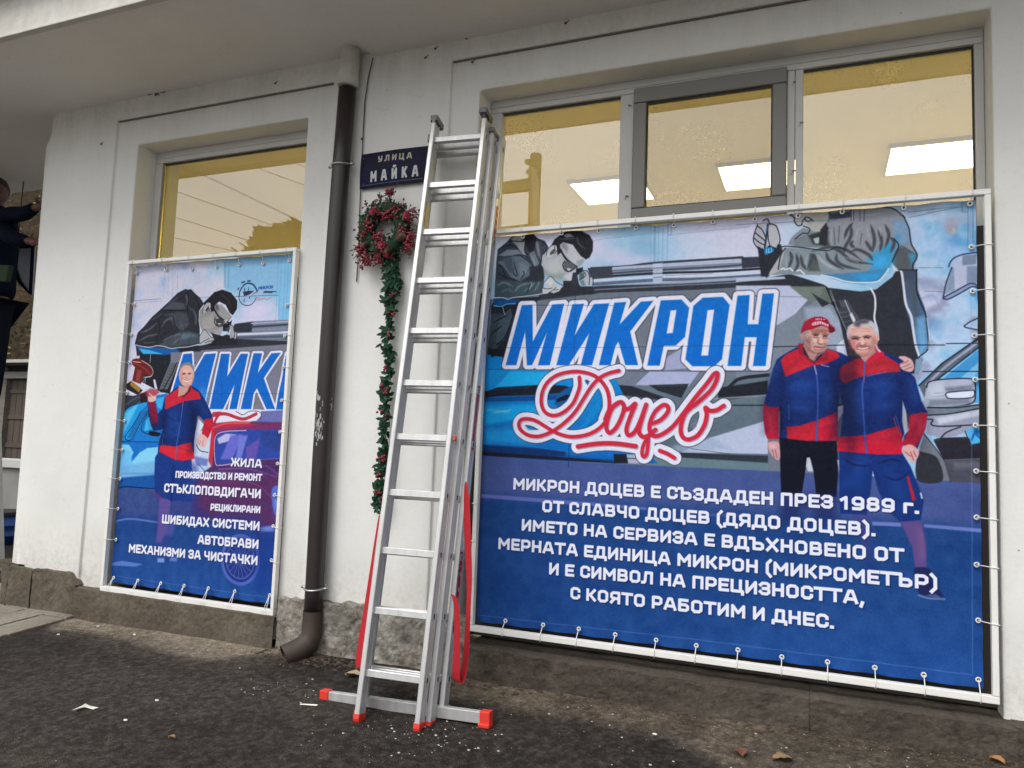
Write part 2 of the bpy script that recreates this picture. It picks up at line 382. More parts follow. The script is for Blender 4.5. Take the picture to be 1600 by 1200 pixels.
def _glyphs():
    a, b = .1, .9          # centre lines of the bottom and top strokes
    G = {}; w = .62; L, R = .1, .6; m = .5
    G['М'] = (.86, [[(L, a), (L, b), (.43, .38), (.76, b), (.76, a)]])
    G['И'] = (.7, [[(L, b), (L, a), (R, b), (R, a)]])
    G['Й'] = (.7, [[(L, b), (L, a), (R, b), (R, a)], [(.25, 1.16), (.35, 1.1), (.45, 1.16)]])
    G['К'] = (.68, [[(L, a), (L, b)], [(L, m), (.28, m), (.56, b)], [(.28, m), (.58, a)]])
    G['Р'] = (.68, [[(L, a), (L, b), (.47, b), (.6, .78), (.6, .5), (.47, .38), (L, .38)]])
    G['О'] = (.72, [_rr(L, .62, a, b)])
    G['Н'] = (.7, [[(L, a), (L, b)], [(R, a), (R, b)], [(L, m), (R, m)]])
    G['Д'] = (.8, [[(.2, a), (.24, b), (.62, b), (.62, a)], [(.04, -.08), (.04, a), (.76, a), (.76, -.08)]])
    G['Ц'] = (.78, [[(L, b), (L, a), (R, a), (R, b)], [(R, a), (.73, a), (.73, -.1)]])
    G['Е'] = (.62, [[(.56, b), (L, b), (L, a), (.56, a)], [(L, m), (.5, m)]])
    G['В'] = (.7, [[(L, a), (L, b), (.48, b), (.57, .82), (.57, .6), (.48, m), (L, m)], [(.48, m), (.6, .42), (.6, .2), (.5, a), (L, a)]])
    G['С'] = (.66, [[(.6, .7), (.6, .78), (.47, b), (.23, b), (L, .77), (L, .23), (.23, a), (.47, a), (.6, .22), (.6, .3)]])
    G['Ъ'] = (.82, [[(.0, b), (.22, b), (.22, a), (.6, a), (.72, .2), (.72, .42), (.6, .54), (.22, .54)]])
    G['З'] = (.64, [[(.08, .76), (.2, b), (.46, b), (.56, .8), (.56, .62), (.46, m), (.24, m)], [(.46, m), (.57, .4), (.57, .22), (.46, a), (.2, a), (.08, .24)]])
    G['А'] = (.78, [[(.08, a), (.3, b), (.48, b), (.7, a)], [(.18, .32), (.6, .32)]])
    G['П'] = (.7, [[(L, a), (L, b), (R, b), (R, a)]])
    G['Т'] = (.68, [[(.04, b), (.64, b)], [(.34, b), (.34, a)]])
    G['Л'] = (.74, [[(.03, a), (.14, a), (.2, .2), (.24, b), (.62, b), (.62, a)]])
    G['Ч'] = (.68, [[(L, b), (L, .56), (.22, .44), (.58, .44)], [(.58, b), (.58, a)]])
    G['Я'] = (.7, [[(.6, a), (.6, b), (.23, b), (L, .78), (L, .54), (.23, .42), (.6, .42)], [(.3, .42), (.1, a)]])
    G['Г'] = (.58, [[(L, a), (L, b), (.54, b)]])
    G['г'] = (.5, [[(L, a), (L, .66), (.44, .66)]])
    G['Х'] = (.72, [[(.08, b), (.62, a)], [(.62, b), (.08, a)]])
    G['Ж'] = (.98, [[(.49, a), (.49, b)], [(.08, b), (.3, m), (.08, a)], [(.9, b), (.68, m), (.9, a)], [(.3, m), (.68, m)]])
    G['Б'] = (.7, [[(.56, b), (L, b), (L, a), (.48, a), (.6, .2), (.6, .42), (.48, .54), (L, .54)]])
    G['Ш'] = (.98, [[(L, b), (L, a), (.88, a), (.88, b)], [(.49, a), (.49, b)]])
    G['У'] = (.7, [[(.08, b), (.1, .56), (.22, .42), (.58, .42)], [(.58, b), (.58, .22), (.46, a), (.14, a)]])
    G['1'] = (.5, [[(.06, .72), (.3, b), (.3, a)]])
    G['9'] = (.7, [[(.6, .42), (.23, .42), (L, .54), (L, .77), (.23, b), (.47, b), (.6, .78), (.6, .22), (.47, a), (.12, a)]])
    G['8'] = (.7, [_rr(L+.02, .58, .52, b, .1), _rr(L, .6, a, .52, .12)])
    G['('] = (.34, [[(.28, 1.05), (.1, .8), (.1, .1), (.28, -.15)]])
    G[')'] = (.34, [[(.06, 1.05), (.24, .8), (.24, .1), (.06, -.15)]])
    G['.'] = (.2, [[(.08, .1), (.12, .1)]])
    G[','] = (.2, [[(.12, .12), (.06, -.12)]])
    G['a'] = (.6, [[(.1, .66), (.45, .66), (.5, .6), (.5, a)], [(.5, .4), (.12, .4), (.1, .12), (.5, a)]])
    G['l'] = (.22, [[(.1, a), (.1, 1.)]])
    G['p'] = (.6, [[(.1, -.2), (.1, .66), (.5, .66), (.5, .1), (.1, .1)]])
    G['o'] = (.6, [_rr(.1, .5, .1, .66, .1)])
    G['s'] = (.56, [[(.48, .66), (.1, .66), (.1, .4), (.48, .4), (.48, .1), (.08, .1)]])
    G['u'] = (.6, [[(.1, .66), (.1, .1), (.5, .1), (.5, .66)]])
    return G
GLY = _glyphs()
def paint_big(C):
    A = (740, 320, 3.478); B = (1150, 300, 3.5556); G = (770, 560, 4.2105); DD = (1150, 470, 3.8095)
    E = (1150, 650, 3.8095); M1 = (760, 340, 8.); M2 = (1170, 310, 5.3333); T1 = (1180, 480, 6.1538); T2 = (1240, 480, 10.)
    R1 = (1400, 320, 7.5); R2 = (1400, 470, 4.1379)
    ink = (34, 38, 50)
    full = [(700, 250), (1600, 250), (1600, 1150), (690, 1150)]
    # sky with painted clouds
    C.poly(full, (190, 205, 235), soft=1)
    C.clouds(full, 120, 5, [(146, 188, 222), (160, 198, 228), (176, 204, 232), (196, 210, 234), (208, 212, 234)])
    C.clouds([(760, 345), (905, 340), (935, 420), (760, 420)], 60, 8, [(184, 200, 226), (204, 210, 232), (214, 216, 236)], soft=12, al=.8)
    C.clouds([(1430, 330), (1545, 320), (1545, 700), (1400, 640)], 60, 11, [(96, 160, 214), (140, 190, 228), (176, 202, 232), (150, 158, 190), (196, 200, 226)], soft=14)
    for c, rx, ry, col in [((960, 400), 26, 12, (206, 208, 234)), ((1155, 380), 40, 22, (208, 210, 234)), ((1180, 350), 30, 20, (212, 208, 236)), ((925, 385), 26, 18, (214, 212, 238)), ((990, 408), 30, 9, (205, 205, 232))]:
        C.blob(c, rx, ry, col, al=.8)
    for c, rx, ry, col in [((840, 150), 200, 70, (170, 175, 200)), ((650, 260), 60, 80, (165, 150, 165)), ((680, 300), 15, 30, (195, 195, 180)), ((230, 340), 90, 80, (178, 198, 236)), ((440, 480), 170, 60, (184, 204, 240)), ((380, 940), 110, 60, (152, 168, 200)), ((420, 1080), 70, 40, (160, 176, 215)), ((700, 560), 150, 60, (182, 204, 240))]:
        C.blob(c, rx, ry, col, R1, al=.7)
    C.line([(340, 150), (420, 190), (440, 260), (390, 330)], 14, (198, 214, 240), R1, al=.6, soft=3)
    C.line([(180, 300), (260, 280), (320, 340), (330, 450)], 18, (196, 214, 242), R1, al=.6, soft=3)
    C.line([(300, 1100), (400, 1060), (470, 1090), (490, 1150)], 10, (120, 140, 180), R1, al=.5, soft=2)
    for P in ([(240, 90), (280, 100), (290, 130)], [(60, 40), (100, 60), (130, 110)], [(340, 80), (360, 130), (330, 190)]): C.line(P, 14, (190, 214, 240), R2, al=.5, soft=3)
    C.blob((250, 160), 60, 40, (98, 150, 200), R2, al=.6); C.blob((350, 200), 50, 60, (176, 196, 232), R2, al=.6)
    # garage door panel seams on the sky
    for P in ([(620, 105), (960, 95)], [(640, 195), (958, 155)], [(1060, 165), (1180, 150), (1500, 118)], [(300, 130), (640, 118)]):
        C.line(P, 3, (120, 150, 190), A, al=.6, sm=False)
    for x in (962, 985, 1005, 1030, 1055): C.line([(x, 92), (x-4, 420)], 3 if x != 985 else 10, (112, 150, 190), A, al=.5, sm=False)
    C.line([(1058, 85), (1056, 165), (1075, 162), (1075, 88)], 3, (100, 120, 150), A, al=.6, sm=False)
    # roof rails of the van
    st = [((640, 345), (830, 335), (1000, 315), (1460, 285), 12, (60, 66, 80)), ((640, 372), (1000, 352), (1590, 318), (1600, 318), 26, (128, 138, 158)), ((760, 345), (980, 330), (1300, 312), (1560, 292), 12, (176, 186, 212)), ((760, 372), (980, 356), (1300, 338), (1560, 318), 9, (70, 78, 94)),
          ((640, 395), (1000, 372), (1300, 362), (1600, 345), 12, (44, 48, 60)), ((650, 412), (980, 392), (1300, 378), (1600, 358), 12, (200, 208, 230)), ((650, 432), (980, 410), (1300, 400), (1600, 382), 16, (96, 106, 128)), ((660, 452), (980, 434), (1300, 412), (1600, 395), 18, (150, 164, 190))]
    for a, b, c, d, w, col in st: C.line([a, b, c, d], w, col, A, soft=.5)
    C.many([[(760, 358), (960, 345)], [(1040, 352), (1400, 335)], [(780, 385), (900, 378)], [(1040, 385), (1300, 372)], [(1050, 412), (1500, 388)]], 5, (52, 58, 72), A, taper=True)
    C.poly([(620, 345), (750, 335), (760, 395), (640, 405)], (58, 64, 76), A); C.poly([(975, 320), (1028, 315), (1026, 420), (975, 425)], (196, 206, 230), A, al=.8)
    C.many([[(978, 375), (1026, 372)], [(978, 395), (1026, 392)], [(978, 345), (1026, 342)]], 5, (90, 104, 130), A, al=.8)
    C.poly([(1455, 285), (1600, 280), (1600, 335), (1460, 345)], (54, 58, 72), A)
    # roof edge and grey body of the van
    C.poly([(742, 470), (935, 452), (1190, 436), (1240, 443), (1300, 455), (1330, 560), (1345, 600), (1345, 745), (742, 745)], (106, 116, 132), soft=.8)
    C.poly([(360, 470), (700, 440), (1100, 430), (1600, 402), (1600, 440), (1200, 462), (700, 478), (350, 520)], (48, 52, 64), A)
    C.line([(660, 462), (1100, 438), (1600, 412)], 7, (120, 130, 150), A, al=.8)
    C.poly([(0, 480), (0, 420), (330, 440), (620, 430), (900, 465), (1060, 550), (1000, 560), (560, 520), (300, 520)], ink, B, al=0)
    # right end of the roof and light shards on the body
    C.poly([(0, 505), (300, 455), (490, 515), (520, 540), (300, 525), (0, 520)], (42, 46, 56), B)
    C.poly([(0, 478), (270, 470), (275, 483), (0, 500)], (178, 190, 214), B)
    C.poly([(0, 520), (300, 520), (400, 600), (240, 780), (0, 980)], (186, 192, 220), B, soft=1)
    C.poly([(300, 525), (500, 525), (560, 620), (600, 700), (500, 640), (380, 590)], (112, 124, 118), B, soft=1.2)
    C.poly([(490, 530), (520, 540), (640, 800), (600, 690), (440, 640)], (96, 108, 100), B, soft=1.2)
    C.poly([(230, 740), (470, 590), (560, 640), (620, 800), (600, 900), (300, 940), (210, 1000)], (120, 132, 148), B, soft=1)
    C.poly([(380, 640), (520, 640), (600, 740), (590, 860), (420, 880)], (160, 172, 196), B, soft=3, al=.8)
    C.poly([(560, 850), (620, 800), (660, 930), (560, 930)], (200, 208, 232), B, soft=1)
    C.poly([(0, 700), (240, 740), (215, 1000), (0, 1040)], (118, 130, 150), B, soft=1)
    C.poly([(1050, 830), (1140, 775), (1160, 890), (1040, 900)], (158, 164, 200), A, soft=1)
    C.poly([(860, 690), (960, 600), (1000, 700), (920, 830)], (110, 118, 132), A)
    # lower panels of the van
    C.poly([(880, 215), (960, 140), (1220, 140), (1160, 220)], (164, 172, 210), (740, 540, 3.478), soft=1)
    C2 = (740, 540, 3.478)
    C.poly([(750, 215), (1600, 160), (1600, 640), (750, 640)], (100, 116, 130), C2, soft=1, col2=(84, 100, 116))
    C.poly([(780, 130), (950, 145), (870, 222), (750, 215)], (112, 122, 142), C2)
    C.poly([(880, 215), (960, 140), (1230, 140), (1170, 222)], (166, 174, 210), C2, soft=.8)
    C.poly([(740, 210), (860, 220), (1050, 285), (1040, 300), (740, 260)], (36, 40, 52), C2)
    C.poly([(955, 215), (1170, 208), (1130, 285), (1000, 245)], (36, 42, 52), C2); C.line([(1000, 222), (1150, 218)], 8, (84, 96, 112), C2, taper=True)
    C.poly([(1330, 230), (1600, 190), (1600, 265), (1330, 300)], (30, 34, 44), C2, soft=1)
    C.line([(1390, 225), (1450, 180), (1600, 160)], 16, (34, 38, 48), C2)
    C.line([(1300, 290), (1600, 270)], 8, (150, 160, 178), C2, al=.7)
    C.line([(1340, 325), (1600, 325)], 7, (44, 52, 66), C2)
    C.poly([(1290, 500), (1600, 405), (1600, 590), (1130, 580)], (178, 188, 216), C2, soft=1)
    C.poly([(1100, 540), (1300, 500), (1400, 560), (1000, 590)], (150, 170, 200), C2, soft=3, al=.7)
    C.poly([(980, 580), (1600, 600), (1600, 640), (980, 600)], (44, 52, 64), C2)
    C.poly([(980, 600), (1600, 638), (1600, 690), (980, 650)], (96, 122, 134), C2)
    C.many([[(1000, 585), (1200, 590), (1560, 612)], [(1180, 560), (1400, 590)]], 8, (40, 46, 60), C2, taper=True)
    # blue bonnet on the left
    C.poly([(40, 110), (200, 130), (760, 150), (830, 300), (900, 540), (1000, 640), (30, 620)], (10, 140, 214), C2, soft=.8, col2=(6, 96, 176))
    C.poly([(60, 40), (200, 50), (160, 130), (60, 128)], (0, 128, 208), C2)
    C.poly([(120, 225), (200, 140), (440, 145), (360, 215)], (24, 168, 232), C2, soft=1.5)
    C.poly([(50, 255), (130, 228), (380, 212), (500, 218), (560, 250), (380, 268), (150, 275), (50, 285)], (24, 30, 46), C2, soft=1)
    C.poly([(48, 285), (380, 270), (560, 255), (540, 290), (350, 300), (48, 306)], (8, 70, 140), C2, soft=1)
    C.many([[(60, 245), (300, 228)], [(80, 295), (350, 290)]], 5, (70, 120, 170), C2, taper=True, al=.7)
    C.poly([(60, 330), (330, 320), (360, 380), (240, 400), (60, 430)], (16, 158, 226), C2, soft=3)
    C.line([(80, 350), (190, 362)], 22, (96, 190, 236), C2, soft=3, taper=True); C.line([(110, 365), (200, 350)], 10, (150, 212, 242), C2, soft=2, taper=True)
    C.poly([(60, 460), (220, 450), (330, 540), (60, 530)], (28, 156, 222), C2, soft=5, al=.7)
    C.poly([(55, 540), (400, 560), (600, 590), (760, 600), (760, 635), (50, 600)], (10, 48, 104), C2, soft=2)
    C.poly([(45, 575), (500, 610), (760, 620), (770, 640), (45, 600)], (20, 26, 44), C2, soft=1)
    C.many([[(40, 510), (400, 560), (560, 580)], [(60, 480), (300, 500)], [(450, 600), (640, 615)]], 7, (30, 110, 190), C2, taper=True, al=.8)
    C.poly([(500, 500), (900, 510), (1000, 600), (760, 630), (500, 600)], (8, 108, 200), C2, soft=3, al=.8)
    C.poly([(760, 590), (830, 590), (840, 640), (765, 640)], (26, 28, 40), C2); C.poly([(832, 592), (900, 592), (900, 642), (842, 640)], (168, 172, 196), C2)
    C.line([(835, 612), (900, 616)], 5, (60, 64, 80), C2)
    # asphalt
    road = [(700, 706), (742, 711), (900, 722), (1180, 735), (1400, 746), (1600, 755), (1600, 1200), (690, 1200)]
    C.poly(road, (66, 84, 144), soft=.8)
    C.poly([(700, 771), (742, 772), (1180, 800), (1600, 828), (1600, 1200), (690, 1200)], (24, 64, 126), soft=10, col2=(36, 86, 160))
    C.poly([(700, 860), (1160, 880), (1130, 1000), (700, 960)], (20, 60, 124), soft=40, al=.5)
    C.poly([(690, 1040), (1600, 1010), (1600, 1200), (690, 1200)], (34, 82, 160), soft=40, al=.5)
    C.speck(road, 12, 3, 1.6); C.speck(road, 7, 4, 30)
    C.poly([(742, 771), (900, 783), (1010, 793), (1010, 797), (900, 789), (742, 777)], (92, 104, 176), soft=1)
    C.poly([(1090, 802), (1160, 804), (1160, 808), (1090, 806)], (70, 84, 156), soft=1.5)
    C.poly([(1363, 815), (1408, 817), (1408, 823), (1363, 821)], (104, 120, 190), soft=.8)
    C.poly([(1444, 819), (1545, 827), (1545, 833), (1444, 824)], (100, 118, 190), soft=.8)
    # ---------------- bending man on the left, painted in greys
    C.poly([(120, 1010), (400, 1000), (700, 990), (560, 1100), (420, 1060), (380, 1400), (250, 1700), (60, 1750), (60, 1100)], (30, 36, 48), M1)
    C.poly([(100, 590), (230, 600), (180, 700), (110, 810), (75, 810)], (48, 62, 74), A)
    C.poly([(140, 620), (200, 560), (215, 620), (165, 740), (120, 750)], (66, 84, 96), A, al=.8)
    C.many([[(235, 540), (180, 700), (130, 760)], [(110, 640), (180, 600)], [(100, 700), (150, 660)]], 7, (22, 26, 36), A)
    C.line([(158, 550), (164, 580), (172, 600)], 3, (180, 190, 204), A)
    C.poly([(80, 780), (170, 790), (170, 830), (78, 815)], (22, 26, 36), A)
    C.poly([(90, 1010), (420, 1020), (370, 1080), (230, 1090), (180, 1110), (90, 1105)], (14, 74, 140), M1, soft=1); C.line([(90, 1100), (180, 1110), (260, 1080), (360, 1076)], 9, (120, 190, 230), M1)
    C.poly([(140, 395), (260, 300), (330, 210), (430, 178), (560, 176), (620, 240), (660, 268), (730, 290), (775, 370), (745, 450), (700, 470), (690, 590), (720, 640), (720, 780), (700, 960), (560, 985), (300, 1000), (100, 1000), (120, 560)], (52, 62, 76), M1, sm=False)
    C.poly([(150, 470), (260, 400), (400, 400), (430, 460), (340, 470), (220, 480)], (122, 136, 152), M1, soft=1)
    C.poly([(130, 560), (330, 480), (470, 480), (560, 600), (540, 760), (420, 800), (300, 740), (200, 600)], (96, 112, 128), M1, soft=1)
    C.poly([(200, 500), (320, 500), (330, 640), (300, 700), (230, 600)], (72, 88, 104), M1, soft=1.4); C.poly([(400, 560), (520, 600), (500, 700), (420, 740)], (120, 138, 150), M1, soft=2, al=.7)
    C.poly([(320, 300), (480, 290), (470, 400), (500, 470), (430, 450), (380, 350)], (150, 152, 162), M1, soft=1)
    C.poly([(520, 440), (600, 420), (660, 560), (640, 640), (600, 620)], (110, 124, 136), M1, soft=1)
    C.poly([(560, 300), (690, 280), (700, 440), (650, 560), (600, 400)], (66, 72, 84), M1); C.poly([(610, 300), (650, 300), (680, 520), (640, 470)], (120, 126, 136), M1, soft=1)
    C.poly([(300, 260), (420, 200), (470, 230), (420, 300), (330, 300)], (150, 154, 166), M1, soft=1)
    C.poly([(480, 200), (570, 180), (630, 260), (600, 400), (540, 430), (480, 330)], (34, 36, 46), M1)
    C.poly([(110, 770), (300, 790), (480, 800), (700, 790), (700, 950), (300, 990), (105, 980)], (62, 80, 92), M1, soft=1)
    for P, c in [([(130, 850), (220, 810), (330, 860)], (100, 122, 132)), ([(350, 930), (420, 850), (540, 820)], (104, 124, 130)), ([(450, 930), (560, 860), (600, 810)], (92, 116, 122)), ([(600, 920), (640, 850), (660, 800)], (110, 130, 136)), ([(160, 940), (260, 900), (330, 930)], (84, 104, 116)), ([(530, 900), (560, 840), (550, 800)], (120, 140, 144))]:
        C.line(P, 26, c, M1, soft=1.2, taper=True)
    C.many([[(340, 520), (350, 600), (380, 690), (375, 730), (330, 680), (350, 600)], [(140, 400), (260, 350), (350, 360), (440, 440)], [(260, 300), (330, 290), (480, 300)], [(480, 320), (470, 400), (510, 460), (580, 410)], [(640, 280), (690, 290), (760, 360)], [(340, 465), (420, 470), (540, 560)], [(700, 470), (660, 590), (600, 640)],
            [(130, 560), (200, 640), (240, 760)], [(420, 780), (470, 700), (450, 660)], [(500, 700), (540, 620)], [(120, 640), (180, 720)], [(140, 700), (260, 750), (420, 800)], [(560, 800), (520, 900), (500, 960)], [(640, 790), (620, 920)], [(240, 860), (300, 960)]], 11, (28, 32, 42), M1, taper=True)
    C.many([[(560, 470), (600, 560), (610, 640)], [(450, 330), (480, 420)], [(720, 340), (745, 380)], [(705, 370), (730, 410)]], 8, (190, 196, 206), M1, taper=True, al=.8)
    C.poly([(540, 610), (720, 600), (720, 760), (660, 790), (430, 790), (540, 720)], (44, 48, 60), M1, soft=2)
    C.line([(100, 1000), (200, 1000), (270, 1018), (330, 1000), (460, 985), (600, 968), (690, 952)], 9, (214, 218, 228), M1)
    # face
    C.poly([(700, 480), (770, 400), (860, 300), (960, 320), (1130, 420), (1240, 520), (1150, 620), (1090, 680), (1070, 760), (1040, 820), (960, 800), (880, 770), (800, 740), (740, 740), (715, 640), (690, 590)], (176, 180, 188), M1, sm=False)
    C.poly([(740, 560), (900, 520), (960, 640), (860, 720), (760, 700)], (190, 194, 196), M1, soft=5)
    C.poly([(720, 640), (800, 690), (900, 700), (970, 690), (960, 790), (800, 750), (740, 740)], (140, 158, 160), M1, soft=3, al=.8)
    C.poly([(930, 320), (1060, 340), (1150, 460), (1240, 520), (1150, 590), (1080, 560), (1010, 480), (950, 400)], (196, 198, 206), M1, soft=1.5)
    C.poly([(930, 320), (1000, 320), (1020, 380), (1010, 440), (950, 380)], (120, 124, 134), M1, soft=3, al=.8)
    C.poly([(1130, 540), (1240, 510), (1190, 600), (1130, 620)], (150, 166, 172), M1, soft=1.5)
    C.poly([(790, 380), (850, 270), (950, 200), (1040, 160), (1180, 160), (1290, 220), (1335, 300), (1330, 420), (1290, 500), (1245, 522), (1180, 480), (1120, 400), (1080, 340), (960, 310), (920, 340), (930, 440), (890, 470), (880, 400), (860, 340), (800, 360)], (36, 38, 46), M1)
    C.poly([(960, 220), (1040, 200), (1100, 240), (1000, 255)], (128, 130, 142), M1, soft=1); C.many([[(1130, 230), (1160, 330), (1250, 400)], [(1180, 350), (1230, 430)], [(880, 260), (1000, 270), (1130, 260)]], 9, (92, 96, 108), M1, taper=True)
    C.poly([(750, 480), (765, 400), (820, 345), (875, 350), (885, 400), (850, 450), (790, 500)], (196, 198, 204), M1); C.line([(750, 470), (765, 400), (820, 345), (875, 345), (888, 395), (850, 455)], 7, ink, M1)
    C.poly([(790, 440), (840, 390), (860, 400), (840, 450), (800, 470)], (80, 84, 94), M1); C.line([(850, 360), (858, 410), (835, 440)], 9, (44, 46, 56), M1)
    C.line([(925, 400), (1000, 520), (1130, 620)], 24, (30, 32, 40), M1)
    C.poly([(980, 540), (1060, 560), (1130, 620), (1090, 640), (1050, 670), (1000, 670), (960, 610)], (92, 96, 106), M1, soft=1); C.line([(980, 545), (955, 590), (970, 640), (1010, 672), (1060, 665), (1110, 630)], 12, (28, 30, 38), M1)
    C.poly([(1010, 630), (1060, 640), (1040, 662), (1015, 660)], (206, 208, 214), M1)
    C.poly([(1120, 640), (1210, 620), (1200, 680), (1140, 720), (1120, 700)], (30, 34, 42), M1); C.poly([(1160, 690), (1230, 690), (1220, 760), (1160, 790)], (90, 108, 110), M1)
    C.poly([(970, 730), (1090, 670), (1085, 740), (1060, 810), (1030, 800), (1000, 760)], (200, 198, 212), M1, soft=1)
    C.poly([(960, 790), (1110, 790), (1180, 860), (1330, 860), (1340, 960), (900, 970), (760, 960), (900, 900), (960, 860)], (42, 46, 56), M1)
    C.poly([(1080, 690), (1130, 680), (1160, 850), (1080, 860), (1060, 820)], (50, 52, 64), M1)
    # hands
    C.poly([(725, 800), (800, 735), (860, 790), (880, 840), (950, 860), (910, 920), (840, 945), (790, 930), (760, 950), (700, 955), (700, 880), (740, 870)], (192, 194, 200), M1); C.poly([(740, 800), (800, 760), (840, 800), (800, 850)], (206, 208, 212), M1, soft=1)
    C.many([[(725, 800), (800, 735), (870, 800), (960, 850)], [(700, 880), (760, 890), (820, 880)], [(790, 930), (840, 905), (900, 900)], [(840, 900), (870, 870)]], 6, ink, M1)
    C.poly([(1205, 665), (1260, 670), (1290, 740), (1280, 830), (1240, 850), (1210, 800), (1240, 720)], (176, 182, 192), M1); C.poly([(1290, 740), (1325, 750), (1325, 840), (1290, 855)], (186, 190, 200), M1); C.poly([(1170, 790), (1220, 780), (1240, 850), (1190, 850)], (120, 126, 138), M1)
    C.many([[(1205, 660), (1260, 670), (1290, 740), (1285, 840)], [(1290, 740), (1330, 750), (1335, 840)], [(1205, 665), (1245, 720), (1170, 780)]], 8, ink, M1)
    # ---------------- bending man on the right
    C.poly([(420, 560), (480, 640), (640, 560), (780, 540), (870, 470), (900, 420), (1000, 430), (1000, 560), (1060, 700), (1070, 860), (1020, 915), (1040, 930), (1010, 1010), (640, 1000), (560, 640)], (44, 47, 58), B)
    C.poly([(500, 530), (760, 560), (780, 700), (800, 920), (700, 900), (620, 700)], (48, 50, 60), B)
    C.poly([(570, 600), (620, 600), (700, 720), (650, 760), (600, 680)], (74, 78, 90), B); C.poly([(560, 640), (610, 640), (660, 760), (610, 780), (580, 700)], (58, 62, 72), B)
    for k in range(6): C.line([(575+k*10, 670+k*26), (615+k*8, 665+k*26)], 5, (96, 100, 112), B, al=.7)
    C.poly([(632, 680), (645, 670), (665, 712), (655, 730)], (226, 228, 240), B); C.line([(605, 600), (640, 680)], 3, (210, 214, 226), B)
    C.poly([(920, 430), (1005, 430), (1010, 540), (1050, 640), (1068, 860), (1025, 912), (985, 780), (945, 640)], (60, 72, 92), B, col2=(90, 140, 190)); C.poly([(950, 500), (1000, 480), (1010, 600), (1030, 760), (990, 740)], (72, 86, 104), B, soft=3)
    C.poly([(1000, 700), (1050, 690), (1065, 860), (1025, 905)], (110, 170, 216), B, soft=3, al=.8)
    C.line([(750, 535), (772, 580), (775, 640), (770, 700), (785, 760), (792, 820)], 8, (216, 220, 232), B)
    C.line([(865, 388), (885, 430), (918, 438), (932, 520), (945, 620), (975, 690), (985, 760), (1000, 850), (1020, 912)], 10, (206, 212, 228), B)
    C.many([[(1005, 430), (1005, 540), (1030, 620), (1055, 680), (1068, 780), (1068, 870), (1020, 915)], [(500, 525), (540, 620), (620, 800), (660, 920)]], 5, (20, 24, 36), B)
    C.line([(525, 545), (580, 690), (650, 850)], 4, (120, 126, 138), B)
    C.line([(1062, 700), (1074, 800), (1070, 870)], 3, (190, 225, 245), B)
    C.poly([(1000, 930), (1040, 915), (1030, 980), (990, 1030)], (120, 150, 180), B)
    # jacket
    jk = [(500, 130), (620, 90), (720, 80), (800, 75), (880, 95), (930, 130), (960, 200), (975, 280), (1005, 340), (1005, 370), (985, 400), (985, 432), (905, 432), (870, 390), (840, 450), (790, 500), (720, 512), (620, 505), (540, 480), (470, 462), (300, 458), (180, 462), (185, 405), (250, 310), (400, 315), (500, 325), (560, 305), (480, 300), (330, 305), (290, 290), (310, 250), (370, 200), (470, 220)]
    C.poly(jk, (136, 144, 154), B)
    C.poly([(560, 120), (900, 110), (940, 200), (880, 330), (720, 440), (600, 320), (520, 250)], (148, 150, 160), B, soft=5, al=.7)
    C.poly([(880, 330), (920, 290), (1005, 345), (1000, 375), (985, 432), (905, 432), (865, 390)], (84, 92, 98), B, soft=1); C.poly([(960, 340), (1002, 340), (1005, 375), (975, 410)], (70, 140, 176), B, soft=2.5)
    C.poly([(870, 150), (950, 160), (972, 280), (920, 300), (880, 260)], (120, 160, 200), B, soft=4, al=.8)
    C.poly([(740, 360), (900, 250), (870, 380), (840, 440), (740, 440)], (40, 150, 210), B, soft=5, al=.9); C.blob((800, 385), 50, 30, (64, 168, 226), B)
    C.poly([(480, 462), (800, 430), (840, 430), (790, 498), (700, 512), (600, 500)], (70, 130, 176), B, soft=1); C.poly([(640, 460), (820, 440), (790, 490), (700, 500)], (50, 150, 210), B, soft=3)
    C.poly([(280, 310), (500, 320), (600, 380), (760, 400), (720, 440), (480, 455), (240, 440)], (132, 146, 156), B, soft=2)
    C.poly([(180, 400), (240, 310), (275, 312), (240, 440), (190, 462)], (176, 176, 186), B, soft=.8)
    C.poly([(320, 260), (400, 240), (480, 260), (500, 312), (330, 305)], (120, 132, 140), B); C.poly([(400, 240), (500, 210), (520, 300), (430, 290)], (50, 56, 60), B, soft=2)
    C.poly([(430, 260), (460, 250), (480, 290), (440, 285)], (180, 188, 196), B, soft=.8)
    C.poly([(410, 340), (440, 350), (470, 440), (400, 440)], (84, 94, 90), B, soft=1.5)
    dk = [[(300, 330), (310, 370), (290, 430)], [(335, 340), (345, 400), (325, 440)], [(360, 350), (370, 400), (390, 430)], [(395, 430), (420, 380), (430, 350), (455, 400)], [(500, 330), (520, 380), (600, 430)], [(510, 300), (580, 330), (640, 380), (760, 400)], [(560, 340), (560, 380), (600, 410), (690, 430)], [(520, 220), (500, 280)], [(545, 200), (550, 290)], [(575, 190), (570, 280)], [(640, 180), (640, 240), (610, 300), (600, 340)], [(700, 230), (690, 290)], [(720, 270), (740, 300), (760, 330)], [(750, 180), (770, 260), (760, 330)], [(790, 210), (810, 270), (800, 330)], [(830, 180), (850, 240), (830, 310)], [(640, 330), (680, 320), (740, 350), (760, 380)], [(420, 330), (500, 310), (570, 310), (630, 330), (700, 380)], [(860, 250), (880, 280), (860, 340)], [(600, 260), (620, 210), (650, 170)], [(660, 310), (640, 290), (650, 270)]]
    C.many(dk, 14, (70, 74, 84), B, taper=True, soft=1.1)
